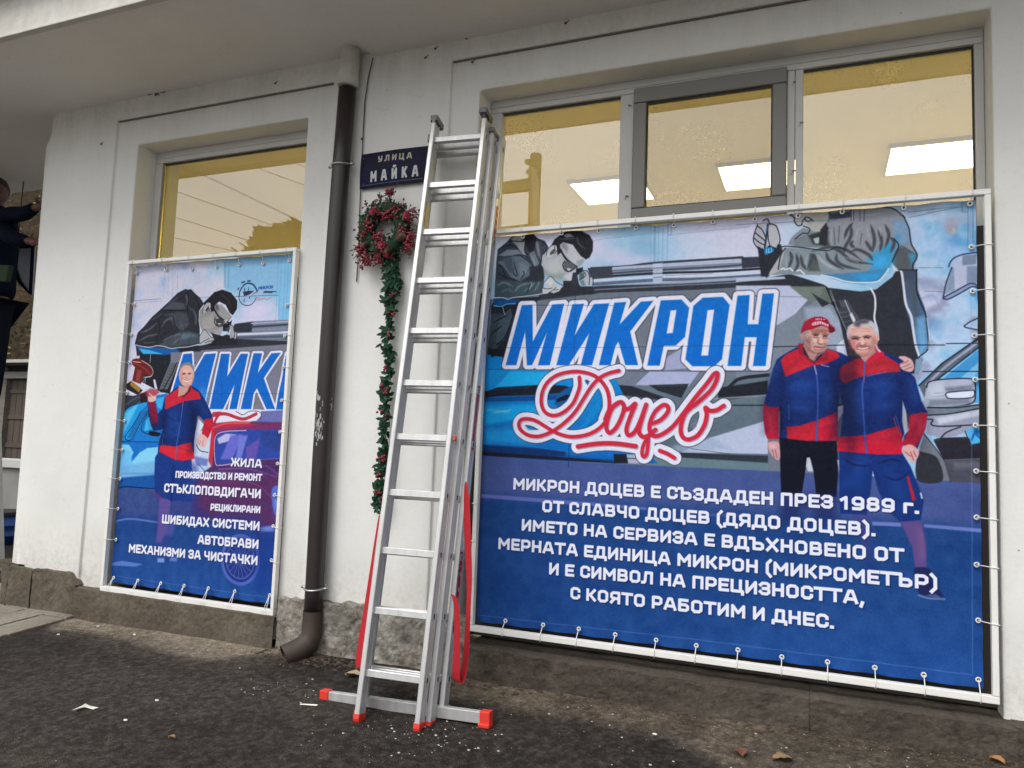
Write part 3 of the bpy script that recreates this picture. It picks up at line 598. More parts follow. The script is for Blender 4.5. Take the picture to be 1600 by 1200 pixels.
    lt = [[(530, 210), (530, 280)], [(600, 200), (595, 260)], [(680, 200), (660, 270)], [(730, 200), (740, 250)], [(800, 190), (805, 240)], [(450, 350), (500, 400), (560, 430)], [(600, 360), (680, 390)], [(280, 350), (280, 420)], [(400, 350), (385, 400)], [(700, 130), (800, 120)]]
    C.many(lt, 12, (186, 188, 196), B, taper=True, soft=1.5, al=.7)
    C.many([[(180, 400), (245, 310), (330, 305), (500, 325), (560, 305), (610, 320)], [(275, 312), (250, 350), (235, 430)], [(180, 400), (175, 460)], [(930, 130), (962, 200), (975, 285), (1008, 350), (985, 400), (985, 432)], [(905, 432), (1008, 432)], [(810, 80), (880, 95), (940, 140)], [(870, 385), (905, 300), (880, 260)]], 5, (32, 36, 46), B)
    C.line([(475, 462), (540, 475), (620, 498), (720, 503), (790, 495), (830, 455), (850, 425)], 7, (200, 226, 240), B); C.line([(535, 525), (640, 538), (760, 530)], 5, (150, 205, 232), B)
    C.poly([(175, 455), (300, 440), (400, 455), (470, 470), (540, 520), (480, 560), (180, 520)], (42, 46, 56), B, soft=1, al=0)
    C.many([[(250, 432), (262, 424), (275, 432)], [(283, 430), (300, 424), (315, 438)], [(340, 440), (355, 434), (380, 455)]], 6, (226, 230, 236), B)
    # face of the right man (chin, cropped by the top edge)
    C.poly([(280, 100), (330, 90), (520, 95), (510, 170), (470, 215), (440, 222), (410, 200), (370, 185), (345, 190), (320, 160), (300, 130)], (182, 182, 184), B); C.poly([(420, 110), (520, 100), (500, 170), (440, 215), (400, 180)], (170, 170, 168), B, soft=3)
    C.poly([(515, 95), (640, 75), (640, 140), (560, 150), (520, 150)], (64, 70, 84), B, soft=1); C.poly([(520, 90), (640, 80), (630, 110), (530, 120)], (112, 130, 150), B, soft=1)
    C.many([[(280, 100), (305, 125), (325, 145), (325, 165), (345, 188), (365, 184)], [(365, 184), (372, 160), (395, 140), (430, 160)], [(375, 190), (410, 205), (400, 230), (370, 230), (330, 260)], [(300, 130), (320, 118)], [(380, 150), (400, 165), (420, 155)]], 5, ink, B)
    C.many([[(520, 110), (510, 165), (470, 210)], [(640, 100), (640, 160)], [(690, 85), (690, 160)], [(715, 85), (712, 160)], [(655, 100), (655, 160)]], 4, (70, 74, 86), B, al=.8)
    C.poly([(470, 210), (500, 170), (515, 200), (500, 300), (460, 290)], (44, 46, 54), B, soft=1)
    # his hands with the screwdriver and the blue cuff
    C.poly([(130, 330), (160, 300), (250, 290), (260, 330), (190, 440), (170, 480), (140, 420)], (40, 44, 54), B)
    C.poly([(100, 240), (120, 180), (160, 158), (185, 150), (190, 200), (175, 310), (150, 320), (110, 290)], (178, 180, 190), B); C.poly([(190, 170), (225, 190), (240, 260), (225, 310), (195, 300), (185, 240)], (184, 184, 192), B)
    C.many([[(120, 190), (145, 210), (165, 250)], [(105, 225), (130, 245), (160, 270)], [(100, 255), (130, 280), (160, 295)], [(120, 180), (100, 240), (100, 280), (120, 310)], [(190, 175), (225, 190), (245, 260), (235, 300)], [(150, 160), (175, 150), (190, 180)], [(175, 190), (180, 260), (190, 300)]], 5, ink, B)
    C.line([(178, 178), (170, 240), (160, 310)], 9, (40, 50, 70), B); C.line([(174, 195), (170, 215)], 6, (40, 110, 180), B)
    C.poly([(150, 325), (160, 312), (200, 305), (212, 320), (205, 335), (165, 350)], (24, 130, 196), B); C.many([[(170, 318), (170, 338)], [(182, 315), (182, 335)], [(182, 335), (190, 333)], [(198, 312), (198, 330)]], 3, (170, 220, 245), B, sm=False)
    C.poly([(120, 300), (160, 320), (150, 360), (180, 400), (180, 470), (140, 470)], (36, 40, 50), B, soft=1)
    # ---------------- white car on the right edge
    C.poly([(555, 1090), (650, 730), (670, 630), (780, 600), (985, 555), (985, 990), (880, 930), (640, 1060)], (176, 190, 222), R1)
    C.poly([(570, 1050), (650, 740), (680, 740), (690, 1000)], (134, 154, 180), R1, soft=1); C.poly([(780, 590), (945, 580), (935, 700), (780, 710)], (118, 134, 160), R1); C.poly([(830, 720), (960, 720), (955, 930), (830, 930)], (132, 146, 176), R1, soft=1); C.poly([(690, 730), (825, 720), (825, 930), (700, 1000)], (186, 192, 220), R1, soft=1)
    C.poly([(555, 1090), (850, 925), (910, 925), (985, 990), (900, 960), (640, 1100)], (140, 156, 190), R1)
    C.many([[(655, 735), (590, 920), (558, 1085), (570, 1100), (630, 1100), (800, 1010), (900, 955), (985, 985)], [(570, 1080), (700, 1010), (850, 930), (920, 925), (985, 975)], [(620, 725), (640, 670), (690, 620), (790, 580), (940, 560)]], 11, (34, 44, 84), R1)
    C.poly([(445, 160), (545, 105), (548, 190), (480, 180)], (176, 200, 232), R2); C.many([[(548, 105), (480, 135), (442, 162), (452, 172), (548, 190)]], 6, (36, 46, 84), R2, sm=False)
    C.poly([(130, 540), (300, 400), (548, 225), (548, 620), (200, 640)], (130, 190, 232), R2)
    C.poly([(310, 500), (548, 305), (548, 385), (420, 500)], (66, 152, 214), R2); C.poly([(500, 500), (548, 440), (548, 660), (500, 660)], (80, 164, 222), R2)
    C.poly([(150, 545), (300, 405), (548, 235), (548, 295), (330, 450), (200, 590), (190, 640)], (88, 98, 116), R2); C.line([(200, 540), (330, 420), (540, 262)], 11, (158, 168, 190), R2, soft=1)
    C.many([[(150, 548), (300, 405), (548, 232)], [(262, 515), (350, 445), (548, 292)]], 7, (28, 34, 50), R2, sm=False)
    C.poly([(190, 610), (215, 530), (300, 510), (470, 503), (510, 530), (512, 600), (490, 660), (200, 690)], (170, 176, 200), R2, sm=True)
    C.poly([(215, 560), (300, 520), (330, 600), (230, 640)], (186, 196, 214), R2, soft=3); C.poly([(320, 560), (500, 545), (500, 580), (330, 600)], (120, 128, 150), R2, soft=2); C.poly([(220, 640), (480, 630), (480, 665), (210, 685)], (124, 132, 150), R2, soft=2)
    C.poly([(322, 605), (340, 592), (480, 580), (504, 585), (490, 625), (350, 632)], (214, 222, 242), R2, sm=True); C.line([(320, 606), (345, 592), (480, 580), (506, 584), (492, 625), (350, 632), (322, 608)], 5, (30, 34, 48), R2)
    C.line([(200, 560), (215, 525), (300, 508), (470, 502), (510, 525), (514, 600), (492, 662), (350, 688), (205, 690)], 6, (26, 30, 44), R2)
    C.many([[(240, 600), (310, 590)], [(320, 575), (480, 550)], [(230, 620), (310, 615)]], 5, (84, 92, 112), R2, taper=True)
    C.poly([(200, 700), (548, 668), (552, 820), (400, 870), (300, 890), (200, 860)], (148, 154, 178), R2); C.poly([(200, 700), (540, 672), (548, 700), (210, 745)], (110, 124, 138), R2); C.poly([(260, 760), (548, 700), (548, 740), (280, 800)], (196, 200, 220), R2, soft=2)
    C.many([[(205, 692), (400, 690), (548, 670)], [(205, 740), (350, 730), (548, 695)], [(205, 765), (240, 770), (230, 800), (300, 812), (548, 800)], [(290, 890), (330, 850), (420, 815)], [(250, 900), (300, 890), (460, 885)], [(180, 860), (260, 960), (340, 1080), (352, 1170)]], 6, (28, 30, 44), R2)
    C.poly([(150, 970), (180, 870), (260, 960), (340, 1080), (350, 1165), (200, 1160)], (110, 116, 128), R2)
    C.poly([(245, 905), (300, 890), (550, 885), (555, 1020), (310, 1030)], (38, 36, 48), R2); C.poly([(310, 1030), (555, 1020), (558, 1180), (350, 1170)], (70, 72, 86), R2); C.poly([(360, 1040), (550, 1040), (550, 1080), (380, 1090)], (96, 98, 112), R2, soft=3)
    C.poly([(140, 990), (180, 980), (270, 1020), (300, 1165), (140, 1160)], (44, 46, 56), R2, sm=True)
    C.poly([(455, 840), (500, 820), (552, 825), (556, 915), (490, 930), (470, 880)], (72, 170, 224), R2); C.blob((525, 850), 16, 14, (16, 84, 156), R2); C.line([(490, 900), (510, 860), (545, 890)], 9, (20, 90, 160), R2)
    C.poly([(548, 885), (560, 885), (560, 960), (550, 965)], (180, 40, 70), R2)
    C.line([(448, 842), (480, 930)], 4, (26, 30, 60), R2)
    # garage door joints
    for P in ([(300, 545), (560, 548), (1600, 490)], [(180, 775), (1600, 770)], [(80, 895), (520, 893)], [(840, 905), (1600, 905)]): C.line(P, 3, (36, 60, 90), A, sm=False, al=.75)
    for P in ([(150, 862), (600, 850)], [(800, 848), (1160, 850)], [(1170, 842), (1360, 840)], [(1040, 997), (1360, 996)]): C.line(P, 4, (24, 28, 40), B, sm=False)
    for P in ([(0, 180), (560, 155)], [(960, 140), (1260, 80)], [(960, 420), (1150, 420)], [(1050, 550), (1150, 553)], [(0, 578), (480, 585)]): C.line(P, 3, (88, 110, 140), B, sm=False, al=.7)
    C.line([(552, 480), (548, 900)], 3, (26, 40, 60), A, sm=False); C.line([(524, 930-540+0), (515, 660)], 3, (20, 40, 70), (740, 540, 3.478), sm=False)
    C.poly([(1258, 20), (1325, 20), (1325, 260), (1300, 300), (1290, 120), (1258, 100)], (140, 180, 216), B, al=.6)
    C.many([[(1290, 30), (1290, 290)], [(1315, 30), (1318, 280)], [(1258, 80), (960, 108)], [(1258, 30), (1258, 110), (1290, 112)]], 3, (90, 120, 160), B, sm=False, al=.8)
    # ---------------- lettering
    let = [[(262, 545), (320, 543), (322, 742), (428, 542), (492, 537), (415, 872), (350, 873), (398, 695), (318, 872), (290, 872), (280, 690), (232, 872), (175, 872)],
           [(537, 541), (600, 538), (548, 712), (655, 540), (738, 535), (645, 872), (583, 872), (628, 700), (518, 872), (450, 872)],
           [(765, 533), (830, 528), (795, 650), (910, 527), (978, 522), (852, 690), (895, 872), (826, 872), (788, 745), (772, 770), (745, 872), (682, 872)],
           [(1018, 520), (1130, 515), (1172, 560), (1150, 718), (1100, 765), (1035, 767), (1012, 875), (945, 875)],
           [(1245, 505), (1355, 500), (1392, 545), (1350, 840), (1310, 878), (1190, 878), (1152, 840), (1195, 550)]]
    H = [(1152.5, 462), (1171.5, 461), (1168.5, 506.7), (1185, 506.7), (1191.6, 459), (1209.6, 458.5), (1196.4, 572), (1176.7, 572), (1182.5, 527), (1164, 527), (1158.4, 572), (1137, 572)]
    for P in let: C.poly(P, (40, 46, 62), A, grow=7.3)
    C.poly(H, (40, 46, 62), grow=7.3)
    for P in let: C.poly(P, (222, 222, 240), A, grow=6.3)
    C.poly(H, (222, 222, 240), grow=6.3)
    blue = (2, 108, 200)
    for P in let: C.poly(P, blue, A, col2=(4, 104, 204), tex=8)
    C.poly(H, blue, tex=10)
    C.poly([(1072, 575), (1103, 573), (1083, 697), (1050, 700)], (222, 222, 240), A); C.poly([(1272, 573), (1308, 570), (1275, 820), (1238, 820)], (222, 222, 240), A)
    for P in ([(552, 480), (548, 900)], [(300, 545), (760, 548)], [(180, 777), (900, 775)], [(1000, 770), (1600, 765)]): C.line(P, 2.5, (20, 60, 110), A, sm=False, al=.55)
    S = [([(570, 125), (572, 180), (558, 230), (525, 300), (465, 355), (400, 376), (345, 355), (320, 300), (325, 225), (362, 155), (430, 108), (520, 88), (600, 92), (675, 118), (730, 170), (762, 240), (765, 340), (738, 420), (685, 472), (610, 505), (520, 516), (450, 502), (395, 478), (340, 445), (285, 412), (235, 398), (190, 402), (170, 430), (182, 470), (225, 502), (285, 514), (340, 503), (400, 475), (470, 425), (540, 355), (600, 262), (650, 185), (700, 132), (760, 100), (830, 82)], 23),
         ([(740, 400), (765, 345), (815, 298), (850, 290), (864, 325), (850, 380), (815, 450), (772, 490), (748, 462), (757, 400), (785, 330), (830, 292)], 26),
         ([(862, 335), (900, 330), (938, 300), (905, 385), (880, 465), (892, 505), (930, 488), (968, 420), (1010, 305), (978, 410), (962, 480), (985, 515), (1025, 508), (1070, 470)], 26),
         ([(1022, 510), (1022, 560), (1012, 630), (992, 648), (982, 620), (992, 570), (1018, 520)], 22),
         ([(1048, 430), (1105, 405), (1150, 355), (1152, 318), (1122, 308), (1070, 350), (1036, 420), (1034, 480), (1065, 512), (1120, 496), (1185, 448), (1245, 375), (1330, 262), (1410, 165), (1455, 105), (1478, 100), (1470, 150), (1430, 215), (1350, 290), (1280, 345), (1250, 400), (1236, 470), (1252, 520), (1292, 533), (1350, 505), (1392, 440), (1408, 370), (1400, 325), (1430, 345), (1475, 340), (1520, 312)], 25),
         ([(560, 580), (680, 562), (800, 560), (940, 578)], 28), ([(1100, 608), (1150, 628), (1195, 655)], 24)]
    for P, w in S: C.line(P, w+66, (44, 50, 66), G)
    for P, w in S: C.line(P, w+58, (220, 222, 240), G)
    C.poly([(565, 466), (600, 420), (660, 320), (714, 262), (704, 330), (660, 395), (610, 450)], (10, 130, 204), G); C.poly([(604, 145), (640, 150), (625, 178)], (16, 90, 160), G)
    C.poly([(404, 300), (420, 250), (470, 205), (520, 182), (520, 215), (485, 285), (430, 318)], (16, 84, 150), G); C.poly([(420, 268), (480, 240), (510, 245), (480, 275), (420, 290)], (14, 20, 40), G)
    C.poly([(1308, 430), (1350, 405), (1340, 450), (1315, 470)], (110, 116, 140), G); C.poly([(210, 455), (280, 470), (240, 475)], (80, 170, 216), G)
    for P, w in S: C.line([(x+7, y+7) for x, y in P], w, (60, 50, 70), G, al=.35)
    for P, w in S: C.line(P, w, (198, 40, 66), G)
    # ---------------- the two men in blue and red fleece
    navy = (16, 44, 112); navy2 = (22, 60, 138); red = (190, 32, 52)
    # trousers and legs
    C.poly([(258, 120), (600, 140), (612, 300), (598, 480), (480, 480), (462, 330), (445, 260), (425, 250), (390, 480), (270, 480)], (12, 14, 34), E, soft=.8)
    C.poly([(270, 470), (600, 470), (600, 640), (470, 640), (450, 560), (400, 560), (390, 640), (250, 640)], (22, 36, 92), E, soft=8, al=.7)
    C.poly([(422, 250), (440, 246), (460, 330), (430, 330), (418, 300)], (190, 196, 214), E); C.poly([(604, 262), (622, 262), (622, 310), (612, 330)], (186, 194, 210), E)
    C.poly([(612, 205), (990, 220), (1040, 300), (1080, 400), (1120, 500), (1100, 620), (980, 632), (900, 560), (850, 450), (815, 330), (800, 470), (780, 590), (620, 580)], (16, 48, 118), E, soft=.8)
    C.poly([(700, 240), (780, 260), (740, 420), (640, 420)], (22, 64, 146), E, soft=6, al=.7); C.poly([(900, 300), (1000, 400), (1040, 560), (960, 600)], (24, 60, 134), E, soft=6, al=.7)
    C.many([[(640, 250), (700, 290), (800, 300)], [(850, 280), (930, 260), (990, 270)], [(880, 360), (960, 380), (1030, 340)], [(920, 480), (1000, 520)], [(830, 330), (860, 420)]], 8, (8, 28, 80), E, taper=True, soft=1.2)
    C.poly([(1015, 360), (1030, 360), (1072, 500), (1050, 505)], (170, 34, 60), E); C.line([(1100, 460), (1108, 490)], 7, (180, 190, 220), E)
    C.poly([(980, 632), (1105, 625), (1128, 760), (1135, 900), (1070, 920), (1050, 780)], (92, 72, 132), E, soft=1); C.poly([(1080, 660), (1120, 700), (1130, 850), (1100, 860)], (116, 88, 140), E, soft=4, al=.7)
    C.poly([(690, 585), (800, 590), (800, 860), (770, 870), (740, 700)], (70, 60, 128), E, soft=4, al=.6)
    C.poly([(1060, 915), (1100, 900), (1160, 915), (1170, 980), (1240, 1080), (1200, 1095), (1100, 1070), (1080, 1000)], (26, 36, 86), E, sm=True, soft=1); C.line([(1090, 1068), (1150, 1085), (1240, 1090)], 10, (90, 116, 170), E); C.poly([(1130, 1070), (1180, 1055), (1235, 1090)], (70, 90, 140), E)
    C.poly([(745, 980), (800, 850), (850, 900), (800, 1000)], (24, 40, 110), E, soft=6, al=.5)
    # left man jacket (crop T1)
    lj = [(410, 380), (440, 350), (560, 520), (700, 400), (830, 440), (940, 500), (900, 560), (820, 640), (810, 900), (785, 1175), (800, 1284), (790, 1288), (500, 1284), (240, 1253), (235, 1214), (250, 1000), (190, 1000), (80, 940), (120, 800), (170, 600), (210, 500), (300, 440)]
    T = (1180, 480, 6.1538)
    C.poly(lj, navy, T); 
    C.poly([(280, 700), (560, 640), (560, 900), (500, 1050), (300, 1000)], navy2, T, soft=8, al=.7); C.poly([(620, 620), (780, 600), (770, 900), (640, 1000)], (20, 54, 128), T, soft=8, al=.7)
    C.poly([(245, 510), (300, 450), (415, 400), (430, 440), (560, 545), (700, 400), (800, 440), (815, 480), (690, 545), (560, 560), (480, 590), (290, 670), (270, 600)], red, T)
    C.poly([(420, 350), (470, 350), (560, 500), (590, 530), (700, 400), (700, 500), (570, 550), (440, 460), (410, 400)], (150, 28, 50), T); C.poly([(455, 370), (490, 400), (570, 500), (610, 470), (640, 440), (640, 470), (575, 535), (470, 450)], (50, 24, 48), T)
    C.poly([(78, 930), (150, 960), (235, 960), (225, 1100), (230, 1269), (120, 1269), (95, 1214), (75, 1050)], (150, 26, 54), T, col2=(186, 24, 56))
    C.poly([(235, 960), (260, 930), (270, 1214), (240, 1253)], (18, 24, 64), T, al=.7)
    C.poly([(300, 1150), (420, 1140), (590, 1090), (780, 1010), (790, 1284), (500, 1286), (310, 1265)], red, T, soft=.8); C.poly([(620, 1100), (780, 1030), (780, 1253), (640, 1269)], (204, 26, 56), T, soft=4)
    C.line([(570, 560), (598, 700), (605, 900), (595, 1175), (590, 1284)], 13, (50, 84, 160), T); C.line([(570, 560), (590, 640)], 10, (150, 130, 180), T)
    C.line([(325, 940), (325, 1080)], 6, (70, 110, 180), T); C.line([(640, 555), (710, 572)], 9, (150, 150, 190), T)
    C.many([[(300, 720), (420, 690), (540, 700)], [(280, 860), (420, 880), (560, 860)], [(330, 980), (450, 1040), (560, 1030)], [(130, 820), (180, 860), (240, 870)], [(110, 880), (200, 910)], [(240, 640), (270, 760), (260, 900)], [(640, 720), (760, 700)], [(620, 960), (720, 900), (780, 860)], [(820, 560), (800, 700), (800, 900)], [(95, 1060), (160, 1080)], [(100, 1167), (200, 1175)], [(650, 1167), (760, 1120)], [(330, 560), (440, 500)], [(300, 600), (400, 560)]], 12, (10, 24, 70), T, taper=True, soft=3.5, al=.22)
    # left man hand
    C.poly([(190, 160), (250, 155), (262, 200), (262, 250), (245, 262), (205, 220)], (196, 152, 158), E, sm=True); C.many([[(215, 200), (228, 245)], [(235, 205), (245, 250)]], 4, (140, 90, 104), E); C.poly([(200, 165), (240, 165), (240, 190), (205, 195)], (214, 172, 172), E, soft=2)
    # left man head
    sk = (206, 160, 152)
    C.poly([(150, 600), (180, 560), (400, 660), (390, 740), (330, 850), (250, 800)], (176, 130, 128), T2); C.line([(330, 840), (370, 760), (400, 700)], 16, (110, 72, 84), T2)
    C.poly([(100, 430), (110, 410), (150, 420), (155, 500), (125, 500)], (190, 130, 140), T2, sm=True)
    C.poly([(160, 400), (300, 340), (560, 330), (555, 480), (520, 560), (490, 680), (430, 712), (330, 700), (240, 640), (185, 560)], sk, T2, sm=False, soft=1)
    C.poly([(140, 400), (200, 375), (240, 400), (190, 440), (180, 500), (150, 480)], (150, 146, 140), T2, soft=1.5)
    C.poly([(250, 330), (540, 320), (550, 400), (300, 400)], (190, 124, 104), T2, soft=3)
    C.poly([(180, 470), (260, 480), (300, 560), (260, 640), (190, 560)], (176, 132, 134), T2, soft=3); C.poly([(300, 480), (370, 470), (360, 540), (310, 550)], (232, 190, 180), T2, soft=2); C.poly([(400, 450), (430, 450), (450, 560), (410, 570)], (228, 182, 170), T2, soft=1.6)
    C.many([[(300, 425), (350, 408), (400, 420)], [(450, 425), (500, 415), (540, 430)]], 16, (112, 84, 84), T2); C.many([[(325, 440), (350, 436), (375, 445)], [(470, 455), (495, 448), (520, 455)]], 13, (60, 40, 50), T2)
    C.many([[(400, 500), (375, 550), (400, 570), (450, 575)], [(310, 560), (300, 600), (330, 640)], [(490, 570), (480, 620)], [(320, 470), (380, 480)], [(460, 480), (530, 480)], [(220, 520), (280, 600)]], 8, (136, 88, 92), T2, soft=1)
    C.line([(330, 608), (380, 618), (460, 630)], 17, (150, 96, 100), T2); C.line([(340, 622), (400, 640), (450, 640)], 9, (216, 150, 150), T2); C.line([(330, 600), (360, 590), (440, 600)], 10, (186, 160, 160), T2, al=.6)
    C.poly([(120, 410), (125, 330), (170, 240), (250, 180), (350, 150), (450, 150), (530, 190), (570, 260), (640, 320), (650, 370), (600, 398), (560, 395), (540, 320), (440, 290), (300, 340), (180, 370)], (150, 22, 46), T2, sm=False, soft=.9)
    C.poly([(200, 230), (330, 180), (420, 230), (280, 320), (180, 330)], (172, 30, 56), T2, soft=4); C.poly([(545, 300), (640, 330), (648, 372), (600, 396), (560, 390)], (96, 18, 40), T2, soft=1)
    C.poly([(285, 255), (330, 230), (420, 218), (550, 270), (545, 305), (430, 262), (300, 288)], (226, 190, 204), T2); C.many([[(320, 250), (322, 270)], [(360, 238), (362, 258)], [(400, 236), (402, 256)], [(440, 244), (438, 262)], [(480, 260), (476, 276)], [(515, 270), (510, 290)]], 7, (170, 50, 76), T2)
    C.many([[(350, 200), (350, 180), (365, 190), (380, 178), (380, 196)], [(400, 180), (400, 196)], [(420, 182), (440, 182), (440, 198)], [(470, 188), (490, 194)]], 9, (226, 200, 212), T2, sm=False)
    # right man jacket
    rj = [(830, 560), (1000, 480), (1060, 520), (1160, 380), (1240, 430), (1390, 490), (1470, 600), (1540, 680), (1600, 900), (1660, 1010), (1640, 1160), (1600, 1256), (1560, 1364), (1390, 1318), (1440, 1211), (1420, 1333), (1400, 1415), (1200, 1415), (790, 1384), (820, 1231), (850, 1000), (800, 760)]
    C.poly(rj, navy, T)
    C.poly([(880, 740), (1030, 740), (1020, 1100), (880, 1100)], navy2, T, soft=8, al=.8); C.poly([(1100, 720), (1370, 660), (1380, 1000), (1150, 1100)], (20, 54, 130), T, soft=8, al=.8)
    C.poly([(810, 600), (850, 555), (1000, 490), (1060, 530), (1120, 490), (1230, 450), (1380, 540), (1400, 620), (1200, 630), (1070, 655), (950, 690), (860, 735), (820, 700)], (182, 34, 50), T)
    C.poly([(1050, 520), (1160, 390), (1240, 430), (1240, 480), (1120, 500), (1070, 560)], (196, 30, 66), T); C.poly([(940, 500), (1050, 500), (1050, 620), (860, 720), (820, 660)], (160, 30, 48), T, soft=4, al=.7)
    C.poly([(1480, 1040), (1600, 1010), (1662, 1020), (1640, 1160), (1600, 1256), (1540, 1364), (1400, 1323), (1460, 1231)], (186, 28, 56), T)
    C.poly([(800, 1246), (1060, 1231), (1270, 1170), (1380, 1140), (1420, 1231), (1410, 1415), (1180, 1417), (790, 1384)], (196, 26, 54), T)
    C.line([(1055, 530), (1050, 660), (1030, 800), (1040, 1000), (1055, 1205), (1070, 1404)], 13, (50, 84, 168), T); C.line([(1052, 560), (1046, 720)], 9, (120, 80, 140), T); C.line([(1080, 662), (1150, 645), (1270, 622)], 10, (110, 84, 140), T)
    C.line([(1335, 1060), (1370, 1180), (1400, 1231)], 7, (190, 60, 100), T); C.line([(1355, 1050), (1400, 1190)], 6, (80, 110, 190), T)
    C.many([[(880, 800), (980, 820), (1030, 900)], [(870, 980), (980, 960), (1030, 1000)], [(1060, 800), (1200, 780), (1380, 720)], [(1060, 960), (1200, 900), (1340, 880)], [(1080, 1080), (1240, 1000), (1380, 960)], [(1420, 700), (1440, 860), (1420, 960)], [(1460, 940), (1540, 900), (1600, 920)], [(870, 1120), (960, 1170), (1040, 1170)], [(1100, 1170), (1260, 1120)], [(860, 640), (960, 640), (1020, 680)], [(1120, 560), (1240, 540), (1340, 580)], [(1560, 1060), (1540, 1180), (1500, 1251)], [(860, 1272), (980, 1282), (1060, 1272)], [(1120, 1282), (1300, 1256)], [(820, 1343), (960, 1348)], [(850, 760), (840, 900), (850, 1000)]], 13, (10, 24, 74), T, taper=True, soft=3.5, al=.22)
    C.poly([(1420, 900), (1470, 1060), (1480, 1180), (1440, 1231), (1415, 1100)], (200, 206, 220), T, soft=.8); C.poly([(1455, 1000), (1490, 1040), (1470, 1180)], (60, 50, 60), T)
    C.poly([(795, 940), (850, 930), (845, 1010), (800, 1090)], (206, 208, 222), T); C.line([(795, 945), (850, 935)], 16, (40, 44, 60), T)
    for P, sf, al in [([(740, 560), (810, 560), (815, 1250), (740, 1250)], 14, .55), ([(230, 640), (290, 700), (300, 1180), (235, 1200)], 12, .5), ([(800, 600), (870, 640), (880, 1000), (850, 1180), (800, 1200)], 14, .5), ([(1350, 640), (1430, 700), (1420, 1250), (1360, 1250)], 14, .45), ([(90, 860), (150, 700), (130, 1200), (90, 1200)], 10, .35), ([(1560, 900), (1640, 1010), (1600, 1350), (1540, 1350)], 12, .4), ([(300, 930), (780, 900), (780, 1010), (420, 1120), (300, 1120)], 16, .25), ([(850, 1080), (1300, 980), (1370, 1120), (900, 1300)], 16, .25)]:
        C.poly(P, (6, 10, 40), T, soft=sf, al=al)
    for P, w in [([(330, 620), (420, 590), (520, 560)], 26), ([(1120, 600), (1240, 590), (1360, 600)], 22), ([(880, 620), (960, 600), (1020, 610)], 20), ([(640, 1130), (720, 1100), (770, 1080)], 22), ([(110, 1000), (150, 1100), (170, 1200)], 18), ([(1120, 1280), (1240, 1240), (1360, 1200)], 24), ([(1520, 1080), (1580, 1100), (1590, 1200)], 20)]:
        C.line(P, w, (226, 70, 84), T, soft=6, al=.35, taper=True)
    for P, w in [([(150, 700), (180, 620), (230, 540)], 22), ([(380, 760), (480, 740), (540, 760)], 34), ([(660, 800), (700, 860), (690, 980)], 30), ([(920, 800), (980, 860), (990, 1000)], 34), ([(1140, 760), (1240, 740), (1320, 760)], 34), ([(1480, 700), (1530, 820), (1550, 920)], 26), ([(1150, 960), (1240, 940), (1320, 960)], 26), ([(360, 980), (450, 960), (520, 980)], 26)]:
        C.line(P, w, (52, 92, 170), T, soft=7, al=.32, taper=True)
    for Y_ in (480, 900): pass
    C.speck([(1195, 545), (1450, 545), (1450, 712), (1195, 712)], 8, 61, 2.2)
    C.blob((1330, 620), 9, 90, (6, 10, 34), al=.4); C.blob((1190, 1060), 260, 120, (6, 14, 50), E, al=0)
    # hand on the shoulder and hand in the pocket
    C.poly([(1380, 480), (1440, 470), (1510, 510), (1530, 580), (1500, 620), (1440, 610), (1400, 580), (1395, 545), (1430, 520)], (212, 168, 170), T, sm=True); C.many([[(1400, 545), (1450, 530), (1480, 510)], [(1405, 580), (1460, 560), (1500, 540)], [(1430, 605), (1480, 585), (1520, 570)]], 8, (150, 100, 112), T, taper=True)
    C.poly([(990, 190), (1040, 170), (1090, 210), (1075, 260), (1050, 278), (1030, 260), (1000, 225)], (212, 164, 166), E, sm=True); C.many([[(1040, 215), (1058, 262)], [(1058, 210), (1072, 240)], [(1010, 215), (1040, 240)]], 5, (150, 96, 108), E)
    # right man head
    C.poly([(1040, 700), (1260, 640), (1290, 700), (1180, 790), (1120, 860), (1060, 800)], (190, 136, 132), T2)
    C.poly([(1280, 430), (1325, 430), (1330, 500), (1305, 580), (1280, 570)], (214, 160, 148), T2, sm=True)
    C.poly([(850, 330), (900, 270), (1060, 250), (1240, 270), (1300, 400), (1295, 560), (1270, 660), (1180, 740), (1080, 765), (990, 720), (920, 620), (870, 500)], (212, 162, 154), T2, soft=1)
    C.poly([(880, 310), (1200, 290), (1240, 420), (1060, 440), (900, 440)], (222, 176, 168), T2, soft=4); C.poly([(880, 540), (960, 560), (1000, 640), (940, 640)], (206, 110, 120), T2, soft=3); C.poly([(1180, 560), (1270, 520), (1260, 650), (1180, 720)], (186, 128, 122), T2, soft=4, al=.8)
    C.poly([(830, 420), (850, 320), (900, 270), (1000, 220), (1100, 190), (1220, 210), (1290, 280), (1325, 380), (1325, 440), (1280, 430), (1240, 330), (1180, 290), (1060, 290), (960, 290), (880, 320), (865, 430), (870, 520), (845, 490)], (188, 190, 200), T2, soft=1)
    C.poly([(940, 250), (1030, 200), (1110, 185), (1200, 200), (1160, 250), (1060, 260), (1020, 310), (960, 290)], (84, 80, 90), T2, soft=2); C.poly([(1240, 250), (1300, 290), (1320, 400), (1290, 400)], (196, 198, 214), T2, soft=2)
    C.many([[(900, 470), (960, 455), (1040, 475)], [(1090, 460), (1150, 440), (1210, 455)]], 15, (120, 84, 84), T2); C.many([[(920, 498), (960, 488), (1010, 500)], [(1110, 478), (1140, 468), (1180, 478)]], 17, (74, 48, 58), T2)
    C.poly([(1050, 490), (1075, 490), (1100, 575), (1050, 575)], (228, 182, 172), T2, soft=1.4)
